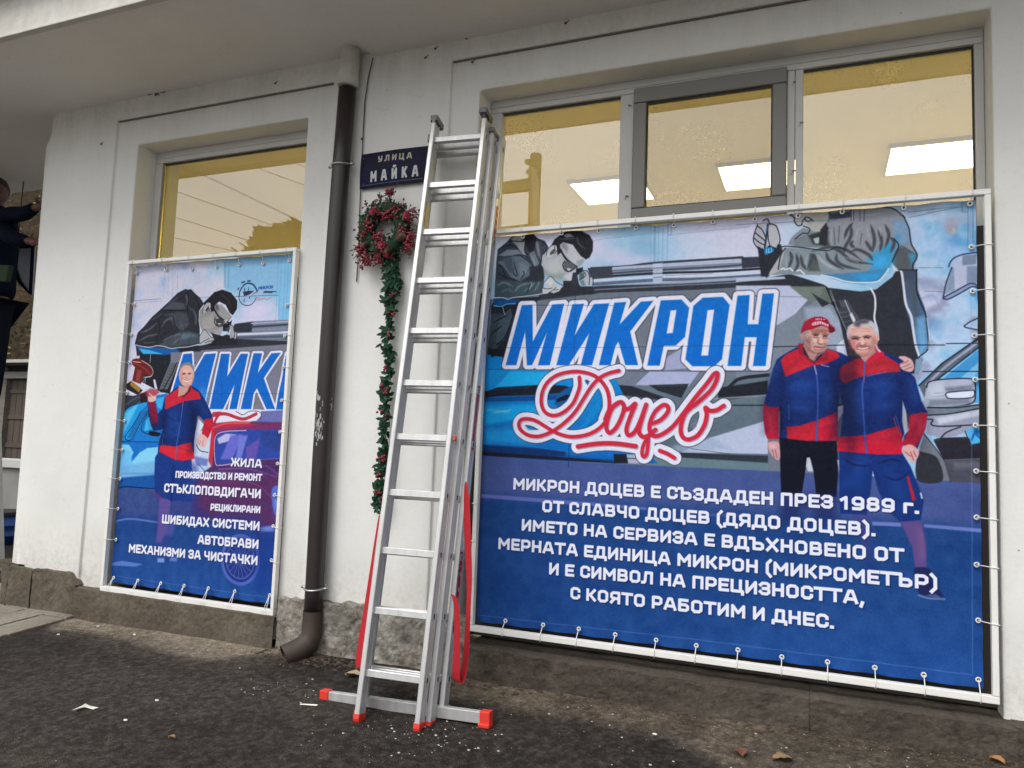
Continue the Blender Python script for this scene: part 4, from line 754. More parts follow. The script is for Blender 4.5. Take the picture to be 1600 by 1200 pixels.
    C.many([[(1040, 560), (1035, 590), (1070, 598), (1120, 585), (1130, 565)], [(1010, 570), (985, 620), (1000, 660)], [(1160, 560), (1190, 610), (1180, 650)], [(1020, 600), (1100, 595), (1160, 605)]], 9, (140, 88, 88), T2, soft=1)
    C.poly([(1000, 620), (1080, 625), (1170, 612), (1160, 650), (1080, 665), (1020, 650)], (214, 186, 182), T2, soft=1); C.many([[(1000, 618), (1080, 622), (1172, 610)], [(1015, 655), (1080, 670), (1160, 650)]], 8, (150, 84, 88), T2)
    C.line([(1290, 590), (1310, 640), (1350, 690)], 22, (208, 200, 214), T2)
    C.poly([(1000, 690), (1080, 700), (1180, 680), (1150, 740), (1060, 755)], (198, 146, 140), T2, soft=3)
    # modelling of the two faces
    for c, rx, ry, col, al in [((215, 560), 60, 110, (120, 76, 78), .45), ((500, 640), 50, 70, (140, 88, 84), .5), ((380, 690), 90, 30, (150, 100, 96), .5), ((345, 470), 60, 20, (130, 86, 84), .4), ((495, 480), 50, 18, (130, 84, 80), .4), ((290, 590), 26, 40, (232, 186, 176), .5), ((440, 530), 18, 50, (240, 198, 186), .55), ((420, 370), 130, 26, (120, 70, 62), .5), ((200, 450), 30, 50, (170, 164, 160), .5),
                           ((900, 560), 40, 140, (150, 96, 94), .4), ((1260, 600), 50, 110, (150, 98, 92), .5), ((1080, 735), 120, 26, (150, 98, 92), .5), ((965, 490), 62, 26, (130, 86, 86), .45), ((1150, 470), 56, 24, (130, 86, 86), .45), ((1060, 380), 130, 40, (236, 194, 184), .5), ((950, 585), 40, 34, (226, 150, 148), .4), ((1190, 560), 36, 40, (234, 184, 170), .5), ((1080, 540), 18, 46, (244, 202, 190), .55), ((1080, 690), 60, 20, (224, 174, 162), .5)]:
        C.blob(c, rx, ry, col, T2, al=al*.75)
    C.many([[(250, 560), (265, 610), (262, 660)], [(230, 600), (250, 660), (290, 690)], [(340, 660), (400, 668), (450, 660)], [(290, 380), (400, 372), (500, 380)], [(300, 396), (390, 390), (500, 396)]], 6, (130, 84, 84), T2, soft=1.2, al=.6)
    C.many([[(920, 345), (1040, 335), (1180, 340)], [(930, 380), (1040, 372), (1190, 378)], [(960, 620), (970, 680), (1010, 720)], [(1200, 610), (1200, 670), (1160, 710)], [(890, 520), (870, 560)], [(1230, 480), (1260, 520)]], 6, (150, 98, 96), T2, soft=1.2, al=.55)
    C.many([[(340, 443), (352, 440)], [(482, 452), (496, 449)], [(950, 492), (966, 489)], [(1138, 472), (1152, 469)]], 9, (24, 16, 24), T2); 
    C.many([[(322, 432), (352, 424), (385, 434)], [(468, 446), (498, 438), (528, 448)], [(925, 486), (965, 474), (1012, 488)], [(1108, 468), (1145, 456), (1188, 466)]], 8, (70, 40, 44), T2, soft=.7)
    C.many([[(330, 616), (390, 630), (452, 632)], [(402, 570), (430, 584), (452, 572)], [(1040, 592), (1080, 604), (1124, 588)], [(1008, 616), (1080, 624), (1165, 610)]], 7, (112, 62, 64), T2, soft=.8)
    C.many([[(205, 540), (190, 480), (170, 410)], [(230, 660), (300, 700), (380, 716), (450, 704)], [(880, 600), (930, 680), (1000, 735), (1080, 765), (1160, 742)]], 7, (110, 70, 70), T2, soft=1, al=.6)
    C.speck([(1248, 490), (1375, 490), (1375, 562), (1248, 562)], 14, 71, 1.6)
    mural = [(735, 300), (1545, 290), (1545, 752), (1180, 733), (735, 708)]
    C.speck(mural, 6, 81, 9); C.speck(mural, 4, 82, 2)
    # ---------------- printed text block
    wh = (226, 228, 244); sh = (2.5, 2.5, (14, 26, 74))
    for t, a, b in [("МИКРОН ДОЦЕВ Е СЪЗДАДЕН ПРЕЗ 1989 г.", (801.7, 764.5), (1436, 803)), ("ОТ СЛАВЧО ДОЦЕВ (ДЯДО ДОЦЕВ).", (847, 799.5), (1368, 838)), ("ИМЕТО НА СЕРВИЗА Е ВДЪХНОВЕНО ОТ", (815, 829), (1412, 879)), ("МЕРНАТА ЕДИНИЦА МИКРОН (МИКРОМЕТЪР)", (778.6, 857.5), (1465, 922)), ("И Е СИМВОЛ НА ПРЕЦИЗНОСТТА,", (857.8, 897.5), (1350, 945)), ("С КОЯТО РАБОТИМ И ДНЕС.", (891, 935.5), (1303, 982.5))]:
        C.text(t, a, b, .0600, wh, .250, sh, .11)
    # hem welds
    for P in ([(743, 961), (1090, 1000), (1520, 1055), (1517, 330)],): C.line(P, 1, (120, 150, 210), None, sm=False, al=.4)
def paint_small(C):
    S1 = (150, 380, 3.75); S2 = (150, 640, 3.75); P1 = (180, 540, 6.0); P2 = (200, 430, 8.); P3 = (360, 425, 16.); P4 = (300, 620, 7.5)
    ink = (24, 28, 40)
    full = [(150, 380), (480, 370), (450, 960), (150, 940)]
    C.poly(full, (196, 206, 234), soft=1)
    C.clouds(full, 70, 21, [(148, 188, 222), (172, 200, 226), (196, 206, 228), (210, 210, 230), (200, 202, 220)])
    C.clouds([(205, 400), (320, 400), (330, 500), (240, 520), (190, 640), (180, 560)], 36, 24, [(168, 186, 222), (188, 196, 224), (202, 204, 224), (206, 202, 222), (190, 200, 228)], soft=10)
    C.poly([(350, 395), (470, 385), (460, 470), (352, 455)], (140, 190, 228), soft=5); C.blob((400, 485), 40, 18, (212, 208, 236)); C.blob((395, 505), 50, 14, (210, 206, 232)); C.poly([(436, 390), (470, 385), (465, 520), (434, 520)], (134, 192, 232), soft=1.5)
    for x in (755, 762, 778): C.line([(x, 110), (x-4, 260)], 3, (70, 110, 150), S1, al=.7, sm=False)
    for x in (400, 425, 452, 478): C.line([(x, 150), (x-5, 330)], 3, (130, 134, 160), S1, al=.6, sm=False)
    for x in (1068, 1085, 1110, 1128): C.line([(x, 95), (x-16, 470)], 3, (90, 150, 196), S1, al=.8, sm=False)
    C.line([(205, 338), (380, 325)], 3, (90, 96, 120), S1, sm=False); C.line([(215, 350), (388, 338)], 2, (130, 134, 160), S1, sm=False); C.line([(590, 318), (1060, 304)], 3, (110, 140, 170), S1, sm=False)
    # stopwatch and calliper emblem
    C.line([(215, 620), (240, 470), (330, 330), (440, 280), (560, 310), (640, 420), (660, 480)], 34, (36, 48, 76), P3, w2=50)
    C.line([(640, 640), (600, 730), (520, 810), (410, 838), (300, 800), (230, 710), (210, 600), (240, 450)], 22, (36, 48, 76), P3)
    for a in (((430, 225), (490, 222)), ((280, 270), (350, 240)), ((185, 430), (205, 400))): C.line(list(a), 40, (36, 48, 76), P3, sm=False)
    C.poly([(310, 490), (400, 480), (500, 470), (600, 470), (700, 460), (560, 560), (340, 600)], (46, 52, 80), P3, soft=.5)
    C.many([[(350, 400), (360, 490)], [(450, 390), (440, 470)], [(345, 680), (335, 750)], [(480, 620), (470, 660)]], 26, (36, 48, 76), P3, sm=False)
    C.line([(370, 600), (480, 580), (600, 490), (650, 470)], 50, (190, 194, 222), P3, taper=True); C.line([(560, 580), (700, 560), (800, 480), (880, 450)], 60, (180, 186, 214), P3, taper=True)
    C.line([(860, 485), (1140, 490)], 26, (50, 56, 80), P3, sm=False); C.line([(840, 500), (1040, 505)], 50, (60, 66, 92), P3, sm=False); C.line([(380, 600), (1200, 585)], 14, (80, 120, 160), P3, sm=False); C.line([(120, 620), (380, 605)], 12, (70, 90, 110), P3, sm=False)
    C.text("МИКРОН", (403.5, 452.6), (426.5, 450.8), .021, (20, 70, 170), .24, None, .1)
    C.line([(640, 660), (720, 640), (690, 700), (760, 650), (820, 680), (840, 640), (900, 690), (1010, 640)], 16, (206, 110, 130), P3); C.line([(640, 700), (800, 690)], 14, (130, 120, 170), P3)
    # roof rails and van
    C.poly([(820, 470), (910, 458), (1140, 448), (1140, 600), (800, 600)], (120, 128, 148), S1, soft=.8)
    C.poly([(810, 475), (920, 460), (915, 520), (800, 525)], (44, 48, 60), S1)
    for a, b, w, c in [((910, 470), (1140, 458), 8, (170, 178, 204)), ((915, 490), (1140, 476), 14, (60, 66, 80)), ((830, 535), (1130, 522), 14, (204, 210, 230)), ((820, 555), (1130, 545), 16, (80, 90, 108)), ((820, 578), (1130, 565), 16, (110, 124, 138)), ((915, 510), (1130, 500), 8, (130, 140, 162))]: C.line([a, b], w, c, S1, sm=False)
    C.poly([(230, 575), (610, 600), (830, 560), (1140, 575), (1130, 620), (620, 640), (240, 660)], (46, 48, 60), S1)
    C.poly([(450, 640), (1150, 590), (1150, 1100), (440, 1100)], (120, 122, 140), S1, soft=1)
    C.poly([(820, 880), (950, 720), (1000, 900), (900, 980)], (124, 118, 126), S1)
    # legs, door pillar
    C.poly([(260, 640), (620, 620), (500, 900), (380, 870), (240, 800)], (28, 32, 42), S1)
    C.poly([(440, 690), (490, 700), (420, 860), (370, 860)], (92, 98, 106), S1); C.line([(500, 640), (450, 760), (395, 860)], 8, (14, 16, 24), S1, sm=False)
    for k in range(8): C.line([(450-k*9, 715+k*17), (478-k*9, 722+k*17)], 3, (50, 54, 62), S1)
    C.line([(322, 650), (318, 700)], 4, (190, 196, 210), S1)
    # jacket of the bending man
    jk = [(720, 170), (740, 180), (790, 175), (840, 230), (900, 280), (950, 360), (890, 440), (885, 560), (900, 660), (900, 860), (760, 900), (560, 915), (400, 890), (280, 890), (100, 890), (85, 860), (120, 720), (200, 640), (300, 520), (400, 430), (520, 320), (620, 220)]
    C.poly([(110, 890), (300, 900), (560, 920), (880, 890), (880, 930), (680, 940), (560, 985), (440, 1000), (300, 980), (200, 990), (140, 940)], (20, 90, 160), P2, soft=1); C.poly([(140, 915), (280, 940), (440, 985), (300, 985), (190, 980)], (60, 170, 226), P2); C.poly([(600, 920), (900, 880), (880, 930), (660, 950)], (30, 30, 42), P2)
    C.poly(jk, (40, 42, 52), P2)
    C.poly([(420, 430), (560, 330), (700, 350), (720, 420), (560, 430)], (72, 76, 86), P2, soft=2); C.poly([(500, 520), (620, 450), (760, 480), (770, 620), (640, 700)], (64, 68, 78), P2, soft=3)
    C.poly([(620, 720), (760, 700), (890, 740), (895, 850), (560, 900), (380, 880)], (66, 76, 88), P2, soft=3); C.poly([(640, 730), (800, 730), (860, 760), (700, 800)], (92, 116, 132), P2, soft=3, al=.8)
    C.many([[(160, 720), (260, 680), (360, 600)], [(140, 820), (260, 760), (380, 740)], [(420, 640), (480, 560), (560, 540)], [(440, 820), (560, 760), (640, 740)], [(560, 860), (640, 800), (700, 780)], [(720, 240), (740, 300), (730, 380)], [(810, 420), (850, 520), (850, 620)], [(760, 400), (800, 440)], [(640, 580), (680, 660), (700, 700)], [(740, 600), (720, 660)], [(300, 560), (420, 480)], [(500, 360), (620, 280)], [(450, 500), (560, 480)], [(200, 850), (330, 840)]], 22, (112, 116, 128), P2, taper=True, soft=2, al=.8)
    C.many([[(420, 430), (560, 440), (720, 440)], [(380, 560), (400, 680), (370, 760), (360, 860)], [(560, 500), (590, 620), (640, 700)], [(740, 200), (760, 300), (740, 440), (780, 600)], [(840, 240), (860, 300), (900, 440)], [(460, 480), (430, 620)], [(620, 560), (700, 700)], [(200, 650), (320, 560)], [(680, 720), (620, 860)], [(800, 740), (760, 860)], [(500, 700), (400, 780)], [(600, 720), (480, 860)]], 14, (16, 18, 26), P2, taper=True, soft=1)
    C.line([(95, 870), (150, 885), (270, 900), (360, 882), (450, 890), (540, 915), (640, 905), (760, 895), (885, 865)], 11, (214, 216, 226), P2)
    # head
    C.poly([(900, 440), (960, 380), (1060, 340), (1200, 400), (1300, 520), (1240, 600), (1180, 640), (1160, 740), (1110, 720), (1040, 740), (990, 690), (930, 700), (900, 620), (890, 540)], (140, 138, 140), P2)
    C.poly([(920, 560), (1060, 480), (1120, 620), (1040, 680), (940, 680)], (158, 156, 156), P2, soft=4); C.poly([(1110, 380), (1170, 360), (1250, 480), (1290, 520), (1200, 560), (1130, 480)], (150, 150, 152), P2, soft=1.5); C.poly([(1080, 380), (1120, 360), (1140, 440), (1110, 440)], (90, 90, 96), P2, soft=2)
    C.poly([(940, 350), (1020, 270), (1080, 210), (1180, 180), (1290, 220), (1365, 320), (1362, 420), (1310, 500), (1270, 470), (1220, 370), (1140, 330), (1080, 380), (1090, 440), (1040, 460), (1030, 380), (1000, 340), (960, 380)], (30, 30, 38), P2); C.many([[(1080, 270), (1200, 260)], [(1150, 230), (1230, 290), (1300, 400)]], 10, (62, 62, 70), P2, taper=True)
    C.poly([(940, 400), (985, 340), (1030, 345), (1035, 400), (990, 460), (940, 470)], (176, 172, 176), P2); C.line([(935, 480), (945, 400), (990, 340), (1032, 345), (1038, 400), (995, 460)], 8, ink, P2); C.poly([(965, 440), (1005, 380), (1015, 420), (980, 460)], (60, 60, 66), P2)
    C.line([(1085, 440), (1150, 530), (1270, 600)], 24, (22, 22, 30), P2); C.poly([(1090, 550), (1150, 540), (1210, 590), (1170, 625), (1110, 625)], (60, 62, 70), P2); C.line([(1090, 530), (1080, 580), (1110, 630), (1170, 635), (1230, 600)], 14, (20, 20, 28), P2); C.poly([(1120, 600), (1170, 602), (1145, 620)], (200, 200, 206), P2)
    C.poly([(1200, 560), (1250, 550), (1225, 600)], (190, 192, 198), P2); C.poly([(1180, 620), (1260, 600), (1300, 560), (1290, 620), (1240, 700), (1190, 700)], (24, 26, 34), P2); C.poly([(1210, 660), (1280, 650), (1260, 720)], (64, 68, 76), P2)
    C.poly([(1050, 690), (1120, 680), (1190, 640), (1185, 700), (1150, 760), (1120, 740)], (156, 156, 162), P2, soft=1)
    C.poly([(1040, 720), (1180, 760), (1240, 740), (1370, 790), (1380, 870), (960, 890), (1080, 800)], (32, 34, 42), P2)
    C.poly([(900, 770), (960, 680), (1000, 700), (1030, 760), (1085, 795), (1040, 850), (980, 860), (940, 850), (905, 865)], (172, 172, 178), P2); C.many([[(900, 760), (960, 680), (1030, 760), (1085, 795)], [(970, 850), (1000, 830), (1060, 820)], [(905, 860), (960, 820), (1020, 790)]], 8, ink, P2)
    C.poly([(1265, 620), (1310, 640), (1330, 720), (1320, 780), (1280, 790), (1270, 730), (1290, 690)], (160, 160, 168), P2); C.poly([(1330, 700), (1355, 710), (1355, 790), (1330, 800)], (168, 168, 176), P2); C.many([[(1265, 615), (1315, 640), (1335, 720), (1325, 800)], [(1335, 700), (1362, 715), (1360, 800)]], 9, ink, P2)
    # blue car
    C.poly([(140, 900), (300, 900), (420, 880), (420, 1280), (120, 1280)], (20, 120, 200), S1, soft=1)
    C.poly([(70, 460), (170, 470), (320, 440), (300, 540), (100, 620), (60, 640)], (48, 54, 66), P1); C.line([(90, 560), (200, 490), (330, 470)], 12, (100, 112, 120), P1, al=.7)
    C.poly([(60, 640), (120, 580), (230, 530), (310, 530), (300, 640), (170, 860), (110, 890), (50, 880)], (30, 150, 220), P1); C.poly([(80, 640), (220, 540), (130, 720), (80, 820)], (90, 190, 236), P1, soft=2); C.poly([(230, 620), (300, 560), (290, 640), (160, 860), (110, 870)], (24, 110, 180), P1)
    C.many([[(60, 640), (140, 570), (300, 520)], [(240, 620), (170, 740), (90, 860), (150, 880), (230, 740), (310, 600)], [(300, 640), (250, 740), (250, 800), (330, 840)]], 9, (14, 24, 50), P1)
    C.poly([(380, 500), (460, 480), (440, 600), (400, 580)], (60, 170, 230), P1); C.poly([(290, 700), (330, 650), (350, 780), (270, 800)], (60, 180, 236), P1); C.poly([(420, 410), (530, 410), (530, 430), (430, 440)], (30, 32, 40), P1); C.poly([(320, 800), (420, 820), (400, 850), (330, 840)], (16, 20, 34), P1, sm=True)
    C.poly([(40, 900), (180, 890), (420, 900), (420, 1210), (20, 1210)], (20, 110, 196), P1, soft=1); C.poly([(50, 920), (130, 930), (170, 1000), (90, 1170), (20, 1190)], (120, 204, 240), P1, soft=1.5); C.poly([(230, 1000), (300, 960), (400, 950), (390, 1190), (90, 1190), (160, 1080)], (130, 206, 242), P1, soft=1.2)
    C.line([(60, 900), (200, 900), (400, 905)], 8, (14, 50, 110), P1)
    C.poly([(130, 230), (200, 240), (215, 330), (160, 370), (125, 420)], (110, 190, 240), S2, soft=3); C.poly([(150, 330), (350, 300), (360, 400), (140, 400)], (110, 170, 220), S2, soft=3, al=.8)
    C.poly([(115, 400), (360, 380), (360, 470), (115, 470)], (20, 84, 160), S2, soft=2); C.line([(118, 462), (170, 450), (360, 465)], 7, (10, 24, 60), S2, sm=False)
    # backdrop of big word
    W = (222, 222, 240); bl = (14, 100, 196)
    lt = [[(520, 665), (575, 640), (578, 800), (690, 640)], ]
    L1 = [[(515, 650), (565, 645), (570, 730), (560, 790), (640, 650), (705, 645), (625, 970), (580, 975), (450, 975), (445, 880)],
          [(735, 648), (785, 648), (770, 780), (850, 648), (892, 648), (825, 972), (782, 972), (812, 830), (745, 972), (665, 972)],
          [(925, 645), (975, 645), (950, 760), (1030, 645), (1085, 642), (985, 790), (1050, 972), (1000, 972), (945, 850), (925, 880), (910, 972), (848, 972)],
          [(1120, 645), (1170, 645), (1170, 975), (1055, 975)]]
    C.poly([(440, 640), (1150, 615), (1150, 690), (440, 700)], (116, 118, 134), S1, soft=1)
    for P in L1: C.poly(P, (40, 46, 62), S1, grow=4.8)
    for P in L1: C.poly(P, W, S1, grow=4.2)
    for P in L1: C.poly(P, bl, S1, tex=8)
    C.blob((625, 900), 50, 70, (70, 150, 220), S1, al=.7); C.line([(740, 660), (735, 1060)], 2.5, (20, 60, 110), S1, sm=False, al=.6); C.line([(560, 880), (1110, 882)], 2.5, (20, 60, 110), S1, sm=False, al=.6); C.line([(520, 660), (1120, 665)], 2, (60, 90, 130), S1, sm=False, al=.5)
    C.poly([(640, 985), (960, 975), (1140, 980), (1110, 1110), (640, 1110)], (224, 222, 238), S1); C.line([(690, 1000), (760, 1000), (850, 1025), (940, 1000)], 28, (186, 52, 76), S1); C.line([(690, 1060), (720, 1010), (800, 995)], 20, (180, 48, 70), S1)
    C.poly([(955, 985), (1140, 975), (1110, 1080), (900, 1060)], (104, 110, 170), S1, soft=1); C.poly([(740, 975), (965, 975), (970, 1010), (940, 1040), (700, 1060)], (224, 222, 238), S1, soft=1)
    C.line([(690, 1010), (760, 1000), (860, 1030), (940, 1000)], 22, (180, 48, 70), S1); C.line([(820, 985), (860, 1005), (900, 985), (950, 985), (968, 1000), (965, 1030)], 4, (30, 34, 50), S1)
    # road and old red car behind the text
    road = [(110, 760), (460, 772), (450, 960), (150, 930)]
    C.poly(road, (54, 74, 134), soft=1); C.poly([(110, 800), (460, 820), (450, 960), (150, 940)], (26, 64, 130), soft=8, col2=(34, 82, 156)); C.speck(road, 12, 31, 1.8); C.speck(road, 8, 33, 24)
    C.line([(110, 655), (200, 640), (360, 660)], 12, (90, 116, 190), S2, soft=1.2); C.poly([(85, 900), (150, 885), (270, 905), (230, 920), (85, 912)], (84, 118, 196), S2, soft=1)
    C.poly([(690, 80), (820, 70), (1110, 75), (1080, 700), (1000, 720), (700, 640), (560, 640), (560, 420), (680, 330)], (92, 44, 86), S2, soft=2, col2=(52, 50, 120))
    C.poly([(680, 90), (800, 70), (960, 85), (700, 130), (690, 200), (680, 340), (660, 300)], (196, 40, 58), S2, soft=1.5); C.poly([(690, 100), (1100, 80), (1100, 115), (700, 150)], (130, 50, 110), S2, soft=3, al=.7); C.line([(680, 110), (760, 82), (900, 78)], 8, (230, 90, 90), S2, soft=1)
    C.poly([(705, 160), (740, 130), (860, 118), (1095, 115), (1085, 290), (900, 295), (720, 325), (700, 290)], (44, 70, 160), S2, soft=.8); C.poly([(710, 170), (760, 140), (820, 145), (800, 180), (720, 200)], (180, 180, 226), S2, soft=1.5); C.poly([(790, 150), (860, 145), (800, 290), (730, 290)], (100, 104, 200), S2, soft=2); C.poly([(840, 150), (890, 150), (850, 290), (820, 290)], (110, 120, 210), S2, soft=2); C.poly([(880, 220), (960, 170), (940, 290), (880, 290)], (96, 80, 170), S2, soft=2); C.poly([(1060, 200), (1080, 180), (1080, 260)], (120, 140, 210), S2, soft=2); C.poly([(960, 130), (1090, 130), (1080, 250), (980, 220)], (40, 66, 140), S2, soft=2)
    C.line([(880, 122), (760, 128), (705, 150), (694, 220), (702, 315), (730, 326), (790, 318)], 6, (200, 170, 206), S2); C.line([(860, 300), (1086, 285)], 5, (110, 90, 180), S2)
    C.many([[(720, 350), (900, 350), (1080, 400)], [(1000, 330), (1080, 390)]], 6, (110, 80, 160), S2, soft=1.5)
    C.poly([(560, 420), (1080, 380), (1060, 720), (900, 640), (700, 640), (600, 560)], (98, 42, 84), S2, soft=6, al=.6)
    C.poly([(1030, 470), (1060, 445), (1085, 480), (1075, 600), (1050, 620), (1030, 560)], (80, 104, 196), S2, sm=True, soft=1.5); C.poly([(960, 690), (1050, 675), (1060, 715), (965, 715)], (110, 130, 210), S2, soft=2)
    C.poly([(570, 270), (660, 290), (650, 330), (590, 325)], (110, 120, 190), S2, soft=2); C.line([(600, 320), (660, 380)], 5, (60, 80, 150), S2)
    # wire wheel
    c0 = (845, 880)
    import math as _m
    ring = [(845+105*_m.cos(a/16*2*_m.pi), 880+142*_m.sin(a/16*2*_m.pi)) for a in range(17)]
    C.poly(ring[:-1], (34, 52, 130), S2, sm=True, soft=1); C.line(ring, 22, (74, 100, 184), S2); C.line([(x*.78+845*.22, y*.78+880*.22) for x, y in ring], 6, (84, 108, 180), S2)
    for a in range(18):
        t = a/18*2*_m.pi; C.line([(845+14*_m.cos(t+.5), 880+18*_m.sin(t+.5)), (845+82*_m.cos(t), 880+110*_m.sin(t))], 3, (96, 120, 186), S2, sm=False)
    C.poly([(720, 620), (960, 640), (960, 730), (740, 700)], (46, 60, 140), S2, soft=12, al=.7)
    C.poly([(930, 720), (1060, 740), (1040, 1060), (930, 1060)], (24, 54, 140), S2, soft=10, al=.6)
    # standing man with the trophy
    navy = (16, 44, 112); red = (190, 30, 52)
    C.poly([(350, 470), (600, 480), (570, 660), (450, 640), (440, 860), (400, 900), (360, 880), (350, 760)], (48, 56, 130), S2, soft=8, al=.5)
    C.poly([(370, 520), (440, 520), (420, 700), (380, 780), (350, 780), (360, 700)], (100, 80, 150), S2, soft=2, al=.8); C.poly([(430, 640), (470, 640), (450, 740), (400, 740)], (84, 84, 160), S2, soft=3, al=.6); C.poly([(360, 870), (400, 870), (400, 895), (360, 895)], (110, 150, 210), S2, soft=1.5); C.poly([(440, 860), (480, 870), (470, 890), (430, 885)], (90, 120, 190), S2, soft=2)
    C.poly([(345, 280), (370, 240), (560, 290), (570, 420), (560, 540), (430, 530), (345, 500), (340, 400)], (20, 54, 130), S2, soft=1.4); C.poly([(560, 300), (600, 330), (600, 520), (520, 540)], (30, 60, 140), S2, soft=6, al=.6); C.line([(455, 330), (448, 420), (440, 530)], 16, (12, 36, 100), S2, soft=2); C.line([(345, 490), (380, 515)], 12, (120, 50, 100), S2, soft=2)
    body = [(600, 375), (640, 450), (715, 370), (790, 420), (840, 500), (910, 650), (920, 700), (915, 760), (870, 860), (820, 820), (840, 720), (790, 660), (770, 660), (740, 900), (740, 1060), (600, 1080), (500, 1040), (400, 1000), (410, 900), (450, 780), (420, 790), (360, 800), (340, 760), (310, 640), (300, 540), (370, 510), (400, 640), (440, 600), (470, 480)]
    C.poly(body, navy, P1)
    C.poly([(490, 620), (600, 560), (600, 860), (460, 860)], (22, 60, 138), P1, soft=5, al=.7)
    C.poly([(470, 480), (580, 410), (600, 375), (640, 460), (715, 375), (730, 410), (790, 440), (805, 500), (650, 520), (470, 600)], (192, 34, 56), P1); C.poly([(600, 370), (640, 455), (715, 370), (710, 430), (640, 490), (590, 440)], (120, 22, 52), P1)
    C.poly([(305, 530), (375, 520), (400, 640), (400, 720), (340, 740)], (124, 24, 60), P1); C.poly([(840, 690), (915, 680), (918, 760), (870, 870), (810, 830)], (192, 30, 54), P1)
    C.poly([(420, 940), (440, 930), (560, 945), (710, 905), (740, 1030), (740, 1060), (640, 1080), (560, 1070), (410, 995)], (206, 34, 54), P1)
    C.line([(640, 520), (610, 740), (580, 900), (565, 1070)], 11, (60, 96, 176), P1); C.line([(640, 520), (632, 570)], 9, (200, 60, 80), P1); C.line([(455, 820), (440, 920)], 6, (90, 140, 200), P1)
    C.many([[(480, 660), (560, 700), (620, 690)], [(470, 760), (560, 800)], [(660, 640), (740, 700)], [(640, 800), (740, 780)], [(500, 880), (580, 860)], [(700, 540), (780, 620)], [(330, 600), (380, 640)], [(840, 740), (880, 800)], [(600, 960), (700, 990)]], 12, (8, 22, 70), P1, taper=True, soft=2, al=.45)
    C.poly([(590, 480), (600, 375), (650, 385), (700, 380), (680, 430), (645, 462)], (196, 150, 140), P1)
    C.poly([(600, 280), (612, 210), (650, 175), (710, 175), (740, 220), (745, 290), (720, 370), (670, 395), (630, 370), (608, 330)], (216, 168, 158), P1, sm=False, soft=.8)
    C.poly([(605, 260), (610, 200), (650, 160), (700, 155), (740, 190), (748, 260), (728, 220), (700, 185), (650, 185), (620, 215)], (128, 124, 130), P1, soft=1)
    C.many([[(638, 268), (660, 262)], [(688, 268), (710, 264)]], 9, (80, 56, 64), P1); C.line([(640, 320), (675, 335), (715, 320)], 11, (236, 220, 216), P1); C.many([[(640, 314), (675, 328), (715, 314)], [(672, 280), (668, 305), (685, 308)]], 5, (150, 90, 92), P1); C.blob((640, 305), 14, 10, (210, 130, 130), P1, al=.6)
    C.poly([(800, 830), (850, 850), (860, 900), (840, 950), (800, 945), (765, 910)], (220, 176, 172), P1, sm=True); C.many([[(800, 890), (790, 930)], [(825, 890), (820, 940)]], 5, (150, 96, 104), P1)
    C.line([(760, 930), (800, 985), (870, 1000)], 9, (40, 40, 60), P1)
    C.poly([(780, 680), (830, 740), (790, 820), (750, 840)], (214, 222, 236), P1)
    # trophy
    C.poly([(165, 130), (240, 125), (330, 180), (358, 240), (340, 290), (240, 240), (165, 180)], (104, 30, 34), P1, sm=True); C.line([(160, 175), (190, 170), (270, 210), (340, 280)], 12, (140, 60, 58), P1)
    C.line([(170, 150), (240, 158)], 9, (220, 190, 190), P1); C.line([(250, 140), (330, 190), (358, 245), (335, 290), (270, 300), (235, 360)], 6, (226, 226, 234), P1)
    C.poly([(190, 190), (290, 250), (240, 360), (160, 330)], (96, 32, 34), P1); C.poly([(210, 220), (250, 240), (230, 340), (190, 340)], (140, 60, 56), P1, soft=2)
    C.poly([(92, 370), (150, 330), (260, 420), (215, 465), (110, 410)], (40, 34, 34), P1, sm=False); C.poly([(150, 330), (240, 400), (225, 440), (140, 370)], (156, 120, 50), P1)
    C.many([[(240, 380), (290, 300), (340, 290)], [(290, 300), (270, 400)]], 4, (226, 230, 236), P1)
    C.poly([(230, 450), (300, 430), (300, 530), (240, 535)], (50, 20, 30), P1); C.poly([(310, 430), (380, 430), (385, 500), (360, 525), (315, 520)], (220, 176, 170), P1, sm=True); C.poly([(360, 320), (378, 315), (400, 410), (375, 415)], (206, 206, 214), P1); C.poly([(270, 440), (330, 400), (400, 410), (420, 440), (380, 470), (300, 480)], (150, 36, 60), P1, soft=2, al=.7); C.line([(320, 450), (370, 490)], 10, (230, 200, 196), P1)
    for P, sf, al in [([(700, 560), (780, 600), (740, 1000), (690, 1000)], 10, .5), ([(440, 620), (490, 640), (470, 900), (430, 900)], 9, .45), ([(310, 640), (400, 740), (380, 800), (330, 760)], 8, .4)]: C.poly(P, (6, 10, 40), P1, soft=sf, al=al)
    for P, w, c in [([(500, 560), (560, 530), (600, 500)], 20, (226, 70, 84)), ([(560, 680), (600, 760), (590, 860)], 26, (52, 92, 170)), ([(800, 560), (860, 640)], 20, (52, 92, 170)), ([(480, 970), (560, 990), (680, 970)], 20, (230, 80, 84))]: C.line(P, w, c, P1, soft=6, al=.35, taper=True)
    for c, rx, ry, col, al in [((625, 300), 18, 70, (160, 108, 104), .4), ((735, 320), 18, 50, (160, 110, 104), .4), ((675, 240), 50, 24, (238, 196, 186), .5), ((650, 268), 18, 9, (140, 92, 92), .5), ((700, 266), 18, 9, (140, 92, 92), .5), ((680, 378), 36, 14, (170, 118, 110), .5)]: C.blob(c, rx, ry, col, P1, al=al)
    C.many([[(636, 262), (650, 257), (664, 263)], [(686, 262), (700, 257), (714, 262)]], 6, (70, 42, 46), P1, soft=.6); C.many([[(612, 330), (632, 368), (668, 392), (704, 378), (726, 344)]], 5, (120, 76, 74), P1, soft=.8, al=.6)
